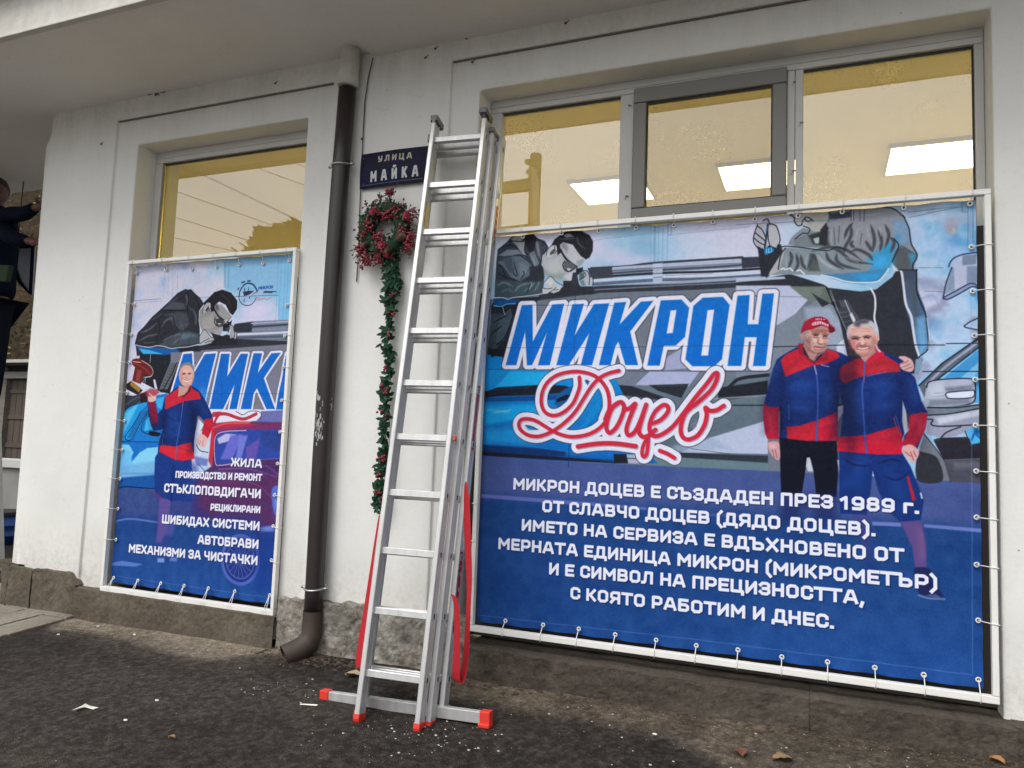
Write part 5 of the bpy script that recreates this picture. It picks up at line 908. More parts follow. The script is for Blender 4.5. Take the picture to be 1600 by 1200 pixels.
    # more of the old red car: panels, chrome and reflections
    C.many([[(690, 360), (760, 366), (860, 372)], [(700, 400), (840, 410), (960, 450), (1030, 520)], [(720, 348), (1000, 330)]], 5, (150, 90, 150), S2, soft=1.2, al=.6)
    C.line([(900, 600), (950, 560), (1010, 560), (1040, 640)], 9, (70, 56, 130), S2, soft=2, al=.7); C.line([(740, 780), (760, 690), (840, 640), (930, 690), (960, 780)], 12, (40, 40, 104), S2, soft=3, al=.8)
    C.blob((1052, 530), 14, 50, (150, 170, 226), S2, al=.6); C.blob((790, 420), 90, 26, (120, 56, 110), S2, al=.45); C.blob((930, 380), 100, 20, (110, 60, 130), S2, al=.4)
    C.speck([(170, 400), (460, 395), (440, 800), (150, 800)], 6, 83, 9); C.speck([(170, 400), (460, 395), (440, 800), (150, 800)], 4, 84, 2)
    wh = (228, 228, 242)
    for t, a, b, h in [("ЖИЛА", (361, 728.2), (409, 731), .053), ("ПРОИЗВОДСТВО И РЕМОНТ", (274, 746.3), (408.7, 751.5), .044), ("СТЪКЛОПОВДИГАЧИ", (256, 768.5), (407, 778.7), .056), ("РЕЦИКЛИРАНИ", (329.5, 797.3), (406, 801.8), .043), ("ШИБИДАХ СИСТЕМИ", (252.7, 817.3), (404.7, 829), .056), ("АВТОБРАВИ", (309.2, 849.3), (402.8, 857.5), .056), ("МЕХАНИЗМИ ЗА ЧИСТАЧКИ", (200.7, 862.7), (401.2, 883), .056)]:
        C.text(t, a, b, h, wh, .248, (2.2, 2.2, (14, 26, 74)), .10)
    C.line([(180, 900), (428, 935)], 1, (120, 150, 210), None, sm=False, al=.4)
# ================================================================== materials
M_wall = plaster('white_plaster', (.785, .780, .752), (.30, .28, .25))
M_soff = plaster('soffit_plaster', (.86, .83, .785), (.28, .26, .23), streak=False)
M_fasc = plaster('fascia_paint', (.74, .73, .67), (.20, .17, .12), amt=1.6)
M_plin = concrete('old_concrete', (.104, .084, .062), (.175, .150, .115), (.050, .042, .034))
M_plind = concrete('dark_concrete', (.066, .053, .043), (.125, .105, .085), (.034, .028, .023))  # darker tone of the base concrete for the right-hand pieces
M_rough = concrete('rough_concrete', (.13, .112, .088), (.46, .43, .38), (.022, .020, .018), 8.)
M_pvc = mat('white_window_plastic', (.60, .59, .57), .45, col2=(.52, .51, .48), nscale=3.)
M_grey = mat('grey_sash_plastic', (.20, .195, .18), .4)
M_dark = mat('dark_rubber', (.02, .02, .02), .6)
M_frame = mat('white_painted_steel', (.84, .83, .79), .45, col2=(.76, .74, .70), nscale=6.)
M_back = mat('dark_backing', (.045, .038, .032), .6)
M_pipe = mat('brown_gutter_pipe', (.020, .0135, .0135), .38, col2=(.034, .025, .024), nscale=5.)
M_pvcg = mat('old_grey_pipe', (.66, .65, .60), .7, col2=(.50, .48, .43), nscale=9., bump=.3)
M_zinc = mat('zinc_clamp', (.45, .45, .45), .4, metal=.8)
M_alu = mat('ladder_aluminium', (.70, .70, .69), .40, metal=.45, col2=(.47, .47, .47), nscale=26., bump=.12, bscale=200., stretch=(1, 1, .15))
M_alus = mat('ladder_aluminium_side', (.46, .47, .48), .42, metal=.85, col2=(.36, .37, .38), nscale=18., stretch=(1, 1, .15))
M_redp = mat('red_plastic', (.72, .045, .03), .4)
M_strap = mat('red_webbing', (.46, .008, .018), .75, bump=.5, bscale=300.)
M_tie = mat('white_cable_tie', (.8, .8, .78), .4)
M_grom = mat('steel_grommet', (.80, .80, .80), .35, metal=.2)
M_cable = mat('black_cable', (.06, .055, .05), .6)
M_plate = mat('back_of_enamel', (.02, .02, .05), .3)

# ================================================================== the building
BLD = empty('shop_building', (-2.4, 0, .3), 'white rendered shop front with a deep eave, two shop windows and a stained concrete base', 'building')
COR = -5.365                                        # where the left corner starts to turn
def relief(name, xs, zs, depth, M, parent, back, bevel=.013):
    """wall with stepped bands and openings: depth[j][i] is how far a cell lies back, None is an opening"""
    b = MB(); V = {}
    def vert(x, y, z): 
        k = (round(x, 4), round(y, 4), round(z, 4))
        if k not in V: V[k] = len(b.v); b.v.append(k)
        return V[k]
    def face(*p): b.f.append(tuple(vert(*q) for q in p)); b.m.append(0)
    nx, nz = len(xs)-1, len(zs)-1
    for j in range(nz):
        for i in range(nx):
            d = depth[j][i]; x0, x1, z0, z1 = xs[i], xs[i+1], zs[j], zs[j+1]
            if d is not None: face((x0, d, z0), (x1, d, z0), (x1, d, z1), (x0, d, z1))
            if i+1 < nx:
                e = depth[j][i+1]
                if (d is None) != (e is None) or (d is not None and d != e):
                    A = back if d is None else d; Bq = back if e is None else e
                    face((x1, A, z0), (x1, Bq, z0), (x1, Bq, z1), (x1, A, z1))
            if j+1 < nz:
                e = depth[j+1][i]
                if (d is None) != (e is None) or (d is not None and d != e):
                    A = back if d is None else d; Bq = back if e is None else e
                    face((x0, A, z1), (x1, A, z1), (x1, Bq, z1), (x0, Bq, z1))
    return b.build(name, M, parent, bevel=bevel, seg=2)
# columns: pilaster | band | opening | band | pilaster | band | opening | band | pilaster
XS = [COR, -4.752, -4.549, -3.066, -2.865, -2.030, -1.848, .704, .895, 2.2]
ZS = [.30, .430, 3.577, 3.775, 3.96]
dp = []
for j in range(4):
    row = []
    for i in range(9):
        if i in (2, 6): d = None if j == 1 else .02
        elif i in (1, 3, 5, 7): d = .02
        else: d = 0.
        if j == 3: d = 0.
        row.append(d)
    dp.append(row)
relief('wall', XS, ZS, dp, M_wall, BLD, .40)
# rounded left corner and the wall turning back from the street
b = MB(); zs_ = np.linspace(.30, 3.96, 26)
def corner(u, v):
    z = .30+v*3.66; x0 = COR-(z-.59)*.0175*(z > .59)+(.05 if z > 3.70 else 0)*min(1, (z-3.70)*12)
    r = .22
    if u < .1: return Vector((COR+(x0-COR)*u*10, 0, z))
    if u <= .75:
        a = (u-.1)/.65*math.pi/2; return Vector((x0-r*math.sin(a), r-r*math.cos(a), z))
    return Vector((x0-r, r+(u-.75)/.25*2.6, z))
b.grid(corner, 20, 40); o = b.build('corner_wall', M_wall, BLD, smooth=True)
# soffit in two fields with a small step between them, and the eave board in front
b = MB(); b.box(-9.5, -2.585, -.862, 1.22, 3.925, 4.20); b.build('soffit', M_soff, BLD)
b = MB(); b.box(-2.583, 3.0, -.862, .6, 3.896, 4.195); b.build('soffit', M_soff, BLD)
b = MB(); b.box(-9.5, 3.0, -.905, -.864, 3.905, 4.19); b.box(-9.5, 3.0, -.918, -.906, 3.897, 3.916); b.build('eave_board', M_fasc, BLD, bevel=.004)
b = MB()
b.tube([(-9.5, -.985, 4.24), (3.0, -.985, 4.24)], .062, 12); b.build('roof_gutter', mat('dark_gutter', (.05, .045, .04), .5), BLD, smooth=True)
M_flash = mat('roof_flashing', (.55, .55, .53), .4, metal=.5)
b = MB(); b.box(-9.5, 3.0, -1.02, -.86, 4.31, 4.322); b.box(-9.5, 3.0, -.93, -.90, 4.19, 4.31); b.build('roof_edge', M_flash, BLD)
b = MB()
for k in range(34):
    b.tube([(-9.3+k*.36, -.90, 4.345), (-9.3+k*.36, .9, 4.62)], .09, 8)
b.build('roof_tiles', mat('roof_tile_brown', (.12, .06, .045), .8, col2=(.07, .05, .045)), BLD, smooth=True)['kind'] = 'stuff'
# thin dark strips drawn in for the shadow line over the bands and cobweb at the eave
b = MB(); 
b.beam((-4.747, .012, 3.771), (-2.875, .012, 3.771), .012, .008, (0, 1, 0)); b.beam((-2.025, .012, 3.771), (.89, .012, 3.771), .012, .008, (0, 1, 0))
b.build('shadow_line', mat('dirt_or_shadow', (.17, .145, .135), .9), BLD)

# ---- concrete base, lumpy where the render has broken away
def plinth(name, x0, x1, ztop, zbot, y0, M, amp=.012, topn=.0, nx=60, nz=14, back=.06, seed=0.):
    b = MB()
    def fn(u, v):
        x = x0+(x1-x0)*u; zt = ztop(x) if callable(ztop) else ztop
        zt += topn*noise.noise(Vector((x*7+seed, 1.3, 0)))+topn*.6*noise.noise(Vector((x*23+seed, 5.3, 0)))
        zb = zbot(x) if callable(zbot) else zbot
        if v <= .75:
            z = zb+(zt-zb)*(v/.75); q = Vector((x*5+seed, z*5, seed)); y = y0+amp*(noise.noise(q)*1.3+noise.noise(q*3.7)*.7+noise.noise(q*9)*.35)
            return Vector((x, y, z))
        w = (v-.75)/.25; q = Vector((x*9, w*3+seed, 7)); return Vector((x, y0+(back-y0)*w, zt+.006*w+amp*.25*noise.noise(q)*(1 if w < .99 else 0)))
    b.grid(fn, nx, nz)
    return b.build(name, M, BLD, smooth=False)
base = lambda x: gz(x, -.05)-.12
plinth('base', -5.42, -5.172, .53, base, -.035, M_plin, .010, .010, 16, 24, .03, 2.)
plinth('base', -5.160, -4.72, lambda x: .535 if x < -4.80 else .535-(x+4.80)*.9, base, -.037, M_plin, .010, .010, 30, 24, .03, 3.)
b = MB()
def pc(u, v):
    z = gz(-5.5, 0)-.15+v*(.545-gz(-5.5, 0)+.15); a = u*1.9; r = .20
    q = Vector((u*3, z*6, 2)); k = r+.015*noise.noise(q*2)
    return Vector((-5.42-k*math.sin(min(a, 1.57)), .165-k*math.cos(min(a, 1.57))+max(0, a-1.57)*3, z))
b.grid(pc, 22, 10); b.build('base', M_plin, BLD)
b = MB(); b.box(-5.65, -5.3, .0, 1.6, .50, .545); b.build('base', M_plin, BLD)
plinth('window_ledge', -4.715, -3.02, .452, base, -.060, M_plin, .008, .004, 90, 20, .38, 8.)
plinth('base', -3.015, -1.77, lambda x: .572+.012*math.sin(x*9), base, -.036, M_rough, .013, .026, 180, 46, .03, 17.)
plinth('window_ledge', -1.765, -.0525, .455, base, -.075, M_plind, .011, .006, 100, 26, .38, 23.)
plinth('window_ledge', -.051, .735, .455, base, -.077, M_plind, .011, .006, 60, 26, .38, 25.)
plinth('base', .728, 2.2, .462, base, -.066, M_plind, .012, .01, 40, 16, .03, 29.)

# ---- windows
def slab(b, x0, x1, z0, z1, y0, y1, mi=0): b.box(x0, x1, y0, y1, z0, z1, mi)
def glass_mat(name, refl, tint, rough=0.0, wav=0.):
    M = bpy.data.materials.new(name); M.use_nodes = True; nt = M.node_tree; nt.nodes.clear(); L = nt.links.new
    o = N(nt, 'ShaderNodeOutputMaterial'); t = N(nt, 'ShaderNodeBsdfTransparent', Color=(*tint, 1)); g = N(nt, 'ShaderNodeBsdfGlossy', Roughness=rough); g.inputs[0].default_value = (1, 1, 1, 1)
    fr = N(nt, 'ShaderNodeFresnel', IOR=1.5); ad = N(nt, 'ShaderNodeMath', operation='ADD'); L(fr.outputs[0], ad.inputs[0]); ad.inputs[1].default_value = refl
    mx = N(nt, 'ShaderNodeMixShader'); L(ad.outputs[0], mx.inputs[0]); L(t.outputs[0], mx.inputs[1]); L(g.outputs[0], mx.inputs[2]); L(mx.outputs[0], o.inputs[0])
    # a slight waviness, and condensation drops low on the pane
    tc = N(nt, 'ShaderNodeTexCoord'); n = N(nt, 'ShaderNodeTexNoise', Scale=2.2, Detail=1.); L(tc.outputs['Object'], n.inputs['Vector'])
    bp = N(nt, 'ShaderNodeBump', Strength=.015, Distance=.003+wav); L(n.outputs['Fac'], bp.inputs['Height']); L(bp.outputs[0], g.inputs['Normal'])
    return M
M_glass = glass_mat('window_glass', .135, (.98, .95, .84))
M_glassd = glass_mat('sash_glass', .08, (.84, .80, .68))
def drops_mat():
    M = bpy.data.materials.new('condensation'); M.use_nodes = True; nt = M.node_tree; nt.nodes.clear(); L = nt.links.new
    o = N(nt, 'ShaderNodeOutputMaterial'); t = N(nt, 'ShaderNodeBsdfTransparent'); g = N(nt, 'ShaderNodeBsdfTranslucent'); g.inputs[0].default_value = (.9, .88, .7, 1)
    tc = N(nt, 'ShaderNodeTexCoord'); v = N(nt, 'ShaderNodeTexVoronoi', Scale=70.); L(tc.outputs['Object'], v.inputs['Vector'])
    n = N(nt, 'ShaderNodeTexNoise', Scale=3.2, Detail=5.); L(tc.outputs['Object'], n.inputs['Vector'])
    r1 = ramp(nt, v.outputs['Distance'], [(.25, 1.), (.42, 0.)]); r2 = ramp(nt, n.outputs['Fac'], [(.48, 0.), (.70, .55)])
    ml = N(nt, 'ShaderNodeMath', operation='MULTIPLY'); L(r1, ml.inputs[0]); L(r2, ml.inputs[1])
    mx = N(nt, 'ShaderNodeMixShader'); L(ml.outputs[0], mx.inputs[0]); L(t.outputs[0], mx.inputs[1]); L(g.outputs[0], mx.inputs[2]); L(mx.outputs[0], o.inputs[0]); return M
M_drops = drops_mat()
YW = .187
def pane(x0, x1, z0, z1, y, par, M=M_glass, drops=True):
    b = MB(); b.quad((x0, y, z0), (x1, y, z0), (x1, y, z1), (x0, y, z1)); o = b.build('pane', M, par, fix=False)
    if drops:
        b = MB(); b.quad((x0, y+.006, z0), (x1, y+.006, z0), (x1, y+.006, z1), (x0, y+.006, z1)); b.build('condensation', M_drops, par, fix=False)
    return o
# wide window: white frame, two posts, grey opening sash in the middle
b = MB(); zt = 3.577
b.box(-1.846, .702, YW, YW+.07, 3.505, zt); b.box(-1.846, -1.775, YW, YW+.07, .46, 3.503); b.box(.664, .702, YW, YW+.07, .46, 3.503)
b.box(-1.846, .702, YW-.006, YW+.0, 3.535, zt)
win = b.build('window', M_pvc, BLD, bevel=.003); win['label'] = 'wide shop window with a grey opening sash in the middle'
def wpart(name, M, boxes, par, bevel=.003):
    b = MB()
    for q in boxes: b.box(*q)
    return b.build(name, M, par, bevel=bevel)
wpart('mullion', M_pvc, [(-1.05, -.974, YW, YW+.07, .46, 3.503)], win)
wpart('mullion', M_pvc, [(-.170, -.134, YW, YW+.07, .46, 3.503), (-.131, -.094, YW, YW+.07, .46, 3.503)], win)
wpart('sill_rail', M_pvc, [(-1.773, .662, YW, YW+.07, 2.56, 2.66)], win)
wpart('sash', M_grey, [(-.972, -.172, YW-.022, YW+.04, 3.437, 3.521), (-.972, -.172, YW-.022, YW+.04, 2.755, 2.838), (-.972, -.90, YW-.022, YW+.04, 2.84, 3.435), (-.242, -.172, YW-.022, YW+.04, 2.84, 3.435)], win, .006)
wpart('gasket', M_dark, [(-.898, -.244, YW-.004, YW+.004, 3.425, 3.436), (-.898, -.244, YW-.004, YW+.004, 2.839, 2.846), (-.899, -.893, YW-.004, YW+.004, 2.847, 3.424), (-.249, -.243, YW-.004, YW+.004, 2.847, 3.424)], win, 0)
wpart('gasket', M_dark, [(-1.773, -1.052, YW+.02, YW+.03, 3.492, 3.504)], win, 0)
wpart('gasket', M_dark, [(-.092, .662, YW+.02, YW+.03, 3.492, 3.504), (.656, .664, YW+.02, YW+.03, 2.66, 3.494)], win, 0)
pane(-1.774, -1.051, 2.661, 3.503, YW+.028, win); pane(-.899, -.243, 2.84, 3.435, YW+.006, win, M_glassd); pane(-.093, .663, 2.661, 3.503, YW+.028, win)
for x, z in ((-.96, 3.44), (-.96, 2.80), (-.142, 3.44), (-.142, 2.86), (-.05, 3.05)):
    pass
for x, z in ((-1.012, 3.42), (-1.012, 2.9), (-.150, 3.42), (-.150, 2.95), (-.113, 3.2)):
    b = MB(); b.beam((x, YW-.004, z), (x+.004, YW-.008, z+.018), .006, .006); b.beam((x+.004, YW-.008, z+.018), (x+.022, YW-.006, z+.016), .005, .005)
    b.build('sash_lock', M_zinc, win)
wpart('lower_panel', M_back, [(-1.772, -1.052, YW+.02, YW+.05, .47, 2.558), (-.972, -.172, YW+.02, YW+.05, .47, 2.558), (-.092, .662, YW+.02, YW+.05, .47, 2.558)], win)
# narrow window on the left
b = MB(); b.box(-4.549, -3.066, YW, YW+.07, 3.497, 3.577); b.box(-4.549, -4.484, YW, YW+.07, .46, 3.495); b.box(-3.13, -3.066, YW, YW+.07, .46, 3.495); b.box(-4.549, -3.066, YW-.006, YW, 3.53, 3.577)
win2 = b.build('window', M_pvc, BLD, bevel=.003); win2['label'] = 'narrow single pane shop window over the smaller banner'
wpart('sill_rail', M_pvc, [(-4.482, -3.132, YW, YW+.07, 2.5, 2.58)], win2)
wpart('gasket', M_dark, [(-4.482, -3.132, YW+.02, YW+.03, 3.484, 3.496), (-4.483, -4.476, YW+.02, YW+.03, 2.58, 3.483)], win2, 0)
wpart('highlight_strip', mat('yellow_highlight', (.75, .60, .22), .25, metal=1.), [(-4.473, -4.462, YW+.012, YW+.02, 2.58, 3.483)], win2, 0)  # yellow metal strip added as the highlight along the glass edge
pane(-4.483, -3.131, 2.581, 3.495, YW+.028, win2, drops=False)
wpart('lower_panel', M_back, [(-4.482, -3.132, YW+.02, YW+.05, .47, 2.498)], win2)
# the room behind: yellow walls, ceiling and lit square ceiling lights, the unseen back row added to brighten it
M_room = mat('yellow_room_paint', (.86, .79, .6), .8); M_ceil = mat('cream_ceiling', (.88, .82, .66), .85)
b = MB(); b.quad((-5.1, .42, 3.80), (1.3, .42, 3.80), (1.3, 4.6, 3.80), (-5.1, 4.6, 3.80)); b.build('ceiling', M_ceil, BLD)
b = MB(); b.quad((-5.1, 4.6, .4), (1.3, 4.6, .4), (1.3, 4.6, 3.8), (-5.1, 4.6, 3.8)); b.quad((-5.1, .42, .4), (-5.1, 4.6, .4), (-5.1, 4.6, 3.8), (-5.1, .42, 3.8)); b.quad((1.3, .42, .4), (1.3, 4.6, .4), (1.3, 4.6, 3.8), (1.3, .42, 3.8))
b.quad((-3.02, .42, .4), (-2.9, .42, .4), (-2.9, .42, 3.8), (-3.02, .42, 3.8)); b.build('room_wall', M_room, BLD)
b = MB(); b.quad((-5.1, .42, .4), (1.3, .42, .4), (1.3, 4.6, .4), (-5.1, 4.6, .4)); b.build('room_floor', mat('room_floor', (.78, .72, .62), .7), BLD)
b = MB(); b.box(-5.1, 1.3, .41, .43, 3.58, 3.80); b.box(-5.1, -4.56, .41, .43, .4, 3.58); b.box(-3.05, -1.86, .41, .43, .4, 3.58); b.box(.71, 1.3, .41, .43, .4, 3.58); b.build('room_wall', M_room, BLD)
def emis(name, col, s):
    M = bpy.data.materials.new(name); M.use_nodes = True; B = M.node_tree.nodes['Principled BSDF']; B.inputs['Base Color'].default_value = (*col, 1); B.inputs['Emission Color'].default_value = (*col, 1); B.inputs['Emission Strength'].default_value = s; return M
M_lamp = emis('lit_panel', (1.0, .90, .50), 6.0)
for k, (x, y) in enumerate(((.46, 2.1), (-.76, 2.12), (-1.99, 2.15), (-3.3, 3.6), (-4.6, 3.6), (-2.0, 3.6), (-.8, 3.6), (.4, 3.6))):
    t = empty('ceiling_light', (x+.3, y+.28, 3.80), ['lit square ceiling light behind the right hand pane', 'lit square ceiling light behind the grey sash', 'lit square ceiling light behind the pane next to the ladder', 'unseen ceiling light added to brighten the room behind the street sign wall', 'unseen ceiling light added to brighten the room behind the left window', 'unseen back row light added to brighten the room behind the ladder', 'unseen back row light added to brighten the room behind the grey sash', 'unseen back row light added to brighten the room behind the right hand pane'][k], 'ceiling light', 'square ceiling lights in the yellow room')
    b = MB(); b.box(x, x+.6, y, y+.56, 3.775, 3.779); b.build('diffuser', M_lamp, t)
    b = MB(); b.box(x-.02, x+.62, y-.02, y-.002, 3.765, 3.797); b.box(x-.02, x+.62, y+.562, y+.58, 3.765, 3.797); b.box(x-.02, x-.002, y-.002, y+.562, 3.765, 3.797); b.box(x+.602, x+.62, y-.002, y+.562, 3.765, 3.797); b.build('trim', M_pvc, t)

# ================================================================== ground
def ground_image():
    X0, X1, Y0, Y1, RS = -7.5, 3.0, -4.2, .4, 90
    w, h = int((X1-X0)*RS), int((Y1-Y0)*RS)
    C = Canvas(0, w, 0, h, 1, lambda x, y: (x, y)); C.k = 1.
    def g(px, py):
        d = ray(px, py); z = .24
        for _ in range(4):
            t = (z-CAM[2])/d[2]; x, y = d[0]*t, CAM[1]+d[1]*t; z = gz(x, y)
        return ((x-X0)*RS, (y-Y0)*RS)
    C.a[:] = to_lin((62, 56, 51))
    # slightly lighter worn areas
    C.clouds([(0, 0), (w, 0), (w, h), (0, h)], 90, 3, [(56, 51, 47), (63, 57, 52), (76, 69, 62)], soft=1)
    band = [g(*p) for p in [(118, 962), (290, 988), (437, 1012), (520, 1010), (500, 1030), (420, 1022), (340, 1030), (290, 1026), (240, 1012), (180, 996), (120, 985), (80, 984)]]
    C.poly(band, (158, 146, 128), soft=4, sm=True, tex=14)
    band = [g(*p) for p in [(90, 975), (200, 985), (300, 1010), (420, 1026), (380, 1045), (300, 1040), (200, 1010), (90, 990)]]
    C.poly(band, (110, 102, 92), soft=12, al=.55)
    ap = [g(*p) for p in [(640, 1030), (740, 1048), (870, 1068), (1030, 1085), (1200, 1112), (1340, 1140), (1460, 1168), (1600, 1195), (1600, 1300), (1230, 1240), (1060, 1150), (900, 1118), (780, 1100), (640, 1075)]]
    C.poly(ap, (118, 106, 90), soft=7, tex=40)
    C.clouds(ap, 26, 14, [(74, 66, 58), (118, 106, 92), (138, 126, 108)], soft=9, al=.6)
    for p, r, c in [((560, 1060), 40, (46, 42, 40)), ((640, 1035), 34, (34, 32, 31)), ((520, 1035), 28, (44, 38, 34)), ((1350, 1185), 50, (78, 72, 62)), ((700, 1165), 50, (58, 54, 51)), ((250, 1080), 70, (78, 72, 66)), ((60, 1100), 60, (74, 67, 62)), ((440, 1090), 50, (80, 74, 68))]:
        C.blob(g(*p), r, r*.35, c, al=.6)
    C.speck([(0, 0), (w, 0), (w, h), (0, h)], 26, 9, 2.0, soft=1)
    a = C.a[::-1]                                   # canvas y grows down; rows follow +y
    return make_image('ground_map', C.a), (X0, X1, Y0, Y1)
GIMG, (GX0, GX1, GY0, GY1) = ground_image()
def asphalt_mat():
    M = bpy.data.materials.new('asphalt'); M.use_nodes = True; nt = M.node_tree; B = nt.nodes['Principled BSDF']; L = nt.links.new
    tc = N(nt, 'ShaderNodeTexCoord'); O = tc.outputs['Object']
    mp = N(nt, 'ShaderNodeMapping'); mp.inputs['Location'].default_value = (-GX0/(GX1-GX0), -GY0/(GY1-GY0), 0); mp.inputs['Scale'].default_value = (1/(GX1-GX0), 1/(GY1-GY0), 1)
    t = N(nt, 'ShaderNodeTexImage'); t.image = GIMG; t.extension = 'EXTEND'; L(O, mp.inputs[0]); L(mp.outputs[0], t.inputs[0])
    v = N(nt, 'ShaderNodeTexVoronoi', Scale=150.); L(O, v.inputs['Vector']); v2 = N(nt, 'ShaderNodeTexVoronoi', Scale=62.); L(O, v2.inputs['Vector'])
    n = N(nt, 'ShaderNodeTexNoise', Scale=34., Detail=8., Roughness=.8); L(O, n.inputs['Vector'])
    n3 = N(nt, 'ShaderNodeTexNoise', Scale=3.5, Detail=6., Roughness=.7); L(O, n3.inputs['Vector'])
    sp = N(nt, 'ShaderNodeSeparateColor'); L(v.outputs['Color'], sp.inputs[0])
    g1 = ramp(nt, sp.outputs[0], [(0., .6), (.75, 1.0), (.95, 1.3), (1., 1.8)])
    g2 = ramp(nt, n.outputs['Fac'], [(.32, .5), (.68, 1.45)]); g3 = ramp(nt, n3.outputs['Fac'], [(.35, .78), (.65, 1.2)])
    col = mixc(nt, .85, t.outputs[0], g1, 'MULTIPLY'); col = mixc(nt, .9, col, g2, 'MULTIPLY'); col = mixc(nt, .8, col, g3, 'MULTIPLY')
    col = mixc(nt, ramp(nt, v2.outputs['Distance'], [(.04, .14), (.10, 0.)]), col, (.18, .17, .16))
    sx_ = N(nt, 'ShaderNodeSeparateXYZ'); L(O, sx_.inputs[0]); far = N(nt, 'ShaderNodeMapRange'); L(sx_.outputs[1], far.inputs[0]); far.inputs[1].default_value = -6.5; far.inputs[2].default_value = -6.8
    col = mixc(nt, far.outputs[0], col, (.34, .33, .31))      # unseen pale ground across the street, added to bounce light onto the soffit
    L(col, B.inputs['Base Color']); B.inputs['Roughness'].default_value = .9; B.inputs['Specular IOR Level'].default_value = .2
    ad = N(nt, 'ShaderNodeMath', operation='MULTIPLY_ADD'); L(v.outputs['Distance'], ad.inputs[0]); ad.inputs[1].default_value = 1.2; L(n.outputs['Fac'], ad.inputs[2])
    bp = N(nt, 'ShaderNodeBump', Strength=1.0, Distance=.008); L(ad.outputs[0], bp.inputs['Height']); L(bp.outputs[0], B.inputs['Normal'])
    return M
M_asph = asphalt_mat()
b = MB()
def gfn(u, v):
    x = -7.5+10.5*u; y = -4.2+4.55*v
    return Vector((x, y, gz(x, y)+.004*noise.noise(Vector((x*4, y*4, 0)))+.0022*noise.noise(Vector((x*17, y*17, 3)))))
def _axis(a, c0, c1, d, n): return [a+(c0-a)*i/6 for i in range(6)]+[c0+(c1-c0)*i/n for i in range(n)]+[c1+(d-c1)*i/6 for i in range(7)]
ax = _axis(-70, -7.5, 3., 60, 150); ay = _axis(-70, -4.2, .35, 70, 90)
def gv(x, y):
    k = 1 if (-7.6 < x < 3.1 and -4.3 < y < .4) else 0
    return (x, y, gz(x, y)+k*(.004*noise.noise(Vector((x*4, y*4, 0)))+.0025*noise.noise(Vector((x*17, y*17, 3)))))
V = [gv(x, y) for y in ay for x in ax]; nx = len(ax)
b.add(V, [(j*nx+i, j*nx+i+1, (j+1)*nx+i+1, (j+1)*nx+i) for j in range(len(ay)-1) for i in range(nx-1)])
b.build('road', M_asph, smooth=True)['kind'] = 'structure'
def gpt(px, py, dz=0.):
    d = ray(px, py); z = .24
    for _ in range(6):
        t = (z-CAM[2])/d[2]; x, y = d[0]*t, CAM[1]+d[1]*t; z = gz(x, y)+dz
    return Vector((x, y, z))
# stone slabs of the pavement round the left corner
M_slab = concrete('pavement_stone', (.27, .24, .19), (.33, .30, .25), (.16, .14, .11), 5.)
pav = empty('pavement', gpt(60, 975), None, None, kind='structure'); del_ = None
e0, e1 = gpt(0, 998), gpt(123, 964)
ud = (e1-e0); ud.z = 0; ud.normalize(); vd = Vector((-ud.y, ud.x, 0))
rnd = random.Random(4)
for r_ in range(6):
    off = -2.6-(r_ % 2)*.3; wv = .24
    while off < 1.35:
        ln = rnd.uniform(.34, .55)
        c = []
        for (a, q) in ((off+.006, r_*wv+.006), (off+ln-.006, r_*wv+.006), (off+ln-.006, (r_+1)*wv-.006), (off+.006, (r_+1)*wv-.006)):
            c.append(e0+ud*a+vd*q)
        # keep the slabs clear of the wall and in front of the edge of the asphalt patch
        mx_ = max(p.x for p in c); my_ = max(p.y for p in c)
        if mx_ < e1.x+.12:
            b = MB(); hz = .016+rnd.uniform(-.003, .003)
            lo = [(p.x, p.y, gz(p.x, p.y)-.03) for p in c]; hi = [(p.x, p.y, gz(p.x, p.y)+hz) for p in c]
            b.add(lo+hi, [(3, 2, 1, 0), (4, 5, 6, 7), (0, 1, 5, 4), (1, 2, 6, 5), (2, 3, 7, 6), (3, 0, 4, 7)]); b.build('paving_slab', M_slab, pav, bevel=.004)
        off += ln
# ---- litter, leaves, grit
M_leafb = mat('dry_leaf', (.30, .20, .10), .8, col2=(.18, .10, .05), nscale=30.); M_paper = mat('paper_scrap', (.62, .62, .54), .8); M_grit = mat('pale_grit', (.55, .53, .48), .9)
def leaf(p, s, rz, M, name, label, cat, group=None):
    b = MB(); n = 7; V = []; 
    for i in range(n+1):
        u = i/n; w = math.sin(u*math.pi)**.8*.34*s*(1+.25*math.sin(i*2.4)); zc = .006+.012*math.sin(u*3.1)*s/.08
        V += [(u*s-s/2, -w, zc+.01), (u*s-s/2, 0, zc), (u*s-s/2, w, zc+.008)]
    for i in range(n): F = [(i*3, i*3+3, i*3+4, i*3+1), (i*3+1, i*3+4, i*3+5, i*3+2)]; b.f += F; b.m += [0, 0]
    b.v = V; o = b.build(name, M, fix=False); o.location = p; o.rotation_euler = (0, 0, rz); md = o.modifiers.new('thickness', 'SOLIDIFY'); md.thickness = .0015
    return prop(o, label, cat, group)
leaf(gpt(1222, 1190), .085, .5, M_leafb, 'fallen_leaf', 'large tan dry leaf lying by the bottom edge under the wide banner', 'leaf')
leaf(gpt(1158, 1180), .07, 1.9, mat('rust_leaf', (.16, .06, .035), .8), 'fallen_leaf', 'rust brown leaf lying left of the large tan leaf', 'leaf')
leaf(gpt(1558, 1192), .06, 2.5, mat('orange_leaf', (.36, .17, .06), .8), 'fallen_leaf', 'orange leaf lying near the right end of the concrete base', 'leaf')
leaf(gpt(552, 1058), .10, .1, mat('straw_leaf', (.36, .28, .18), .8), 'fallen_leaf', 'straw coloured leaf lying behind the left foot of the ladder', 'leaf')
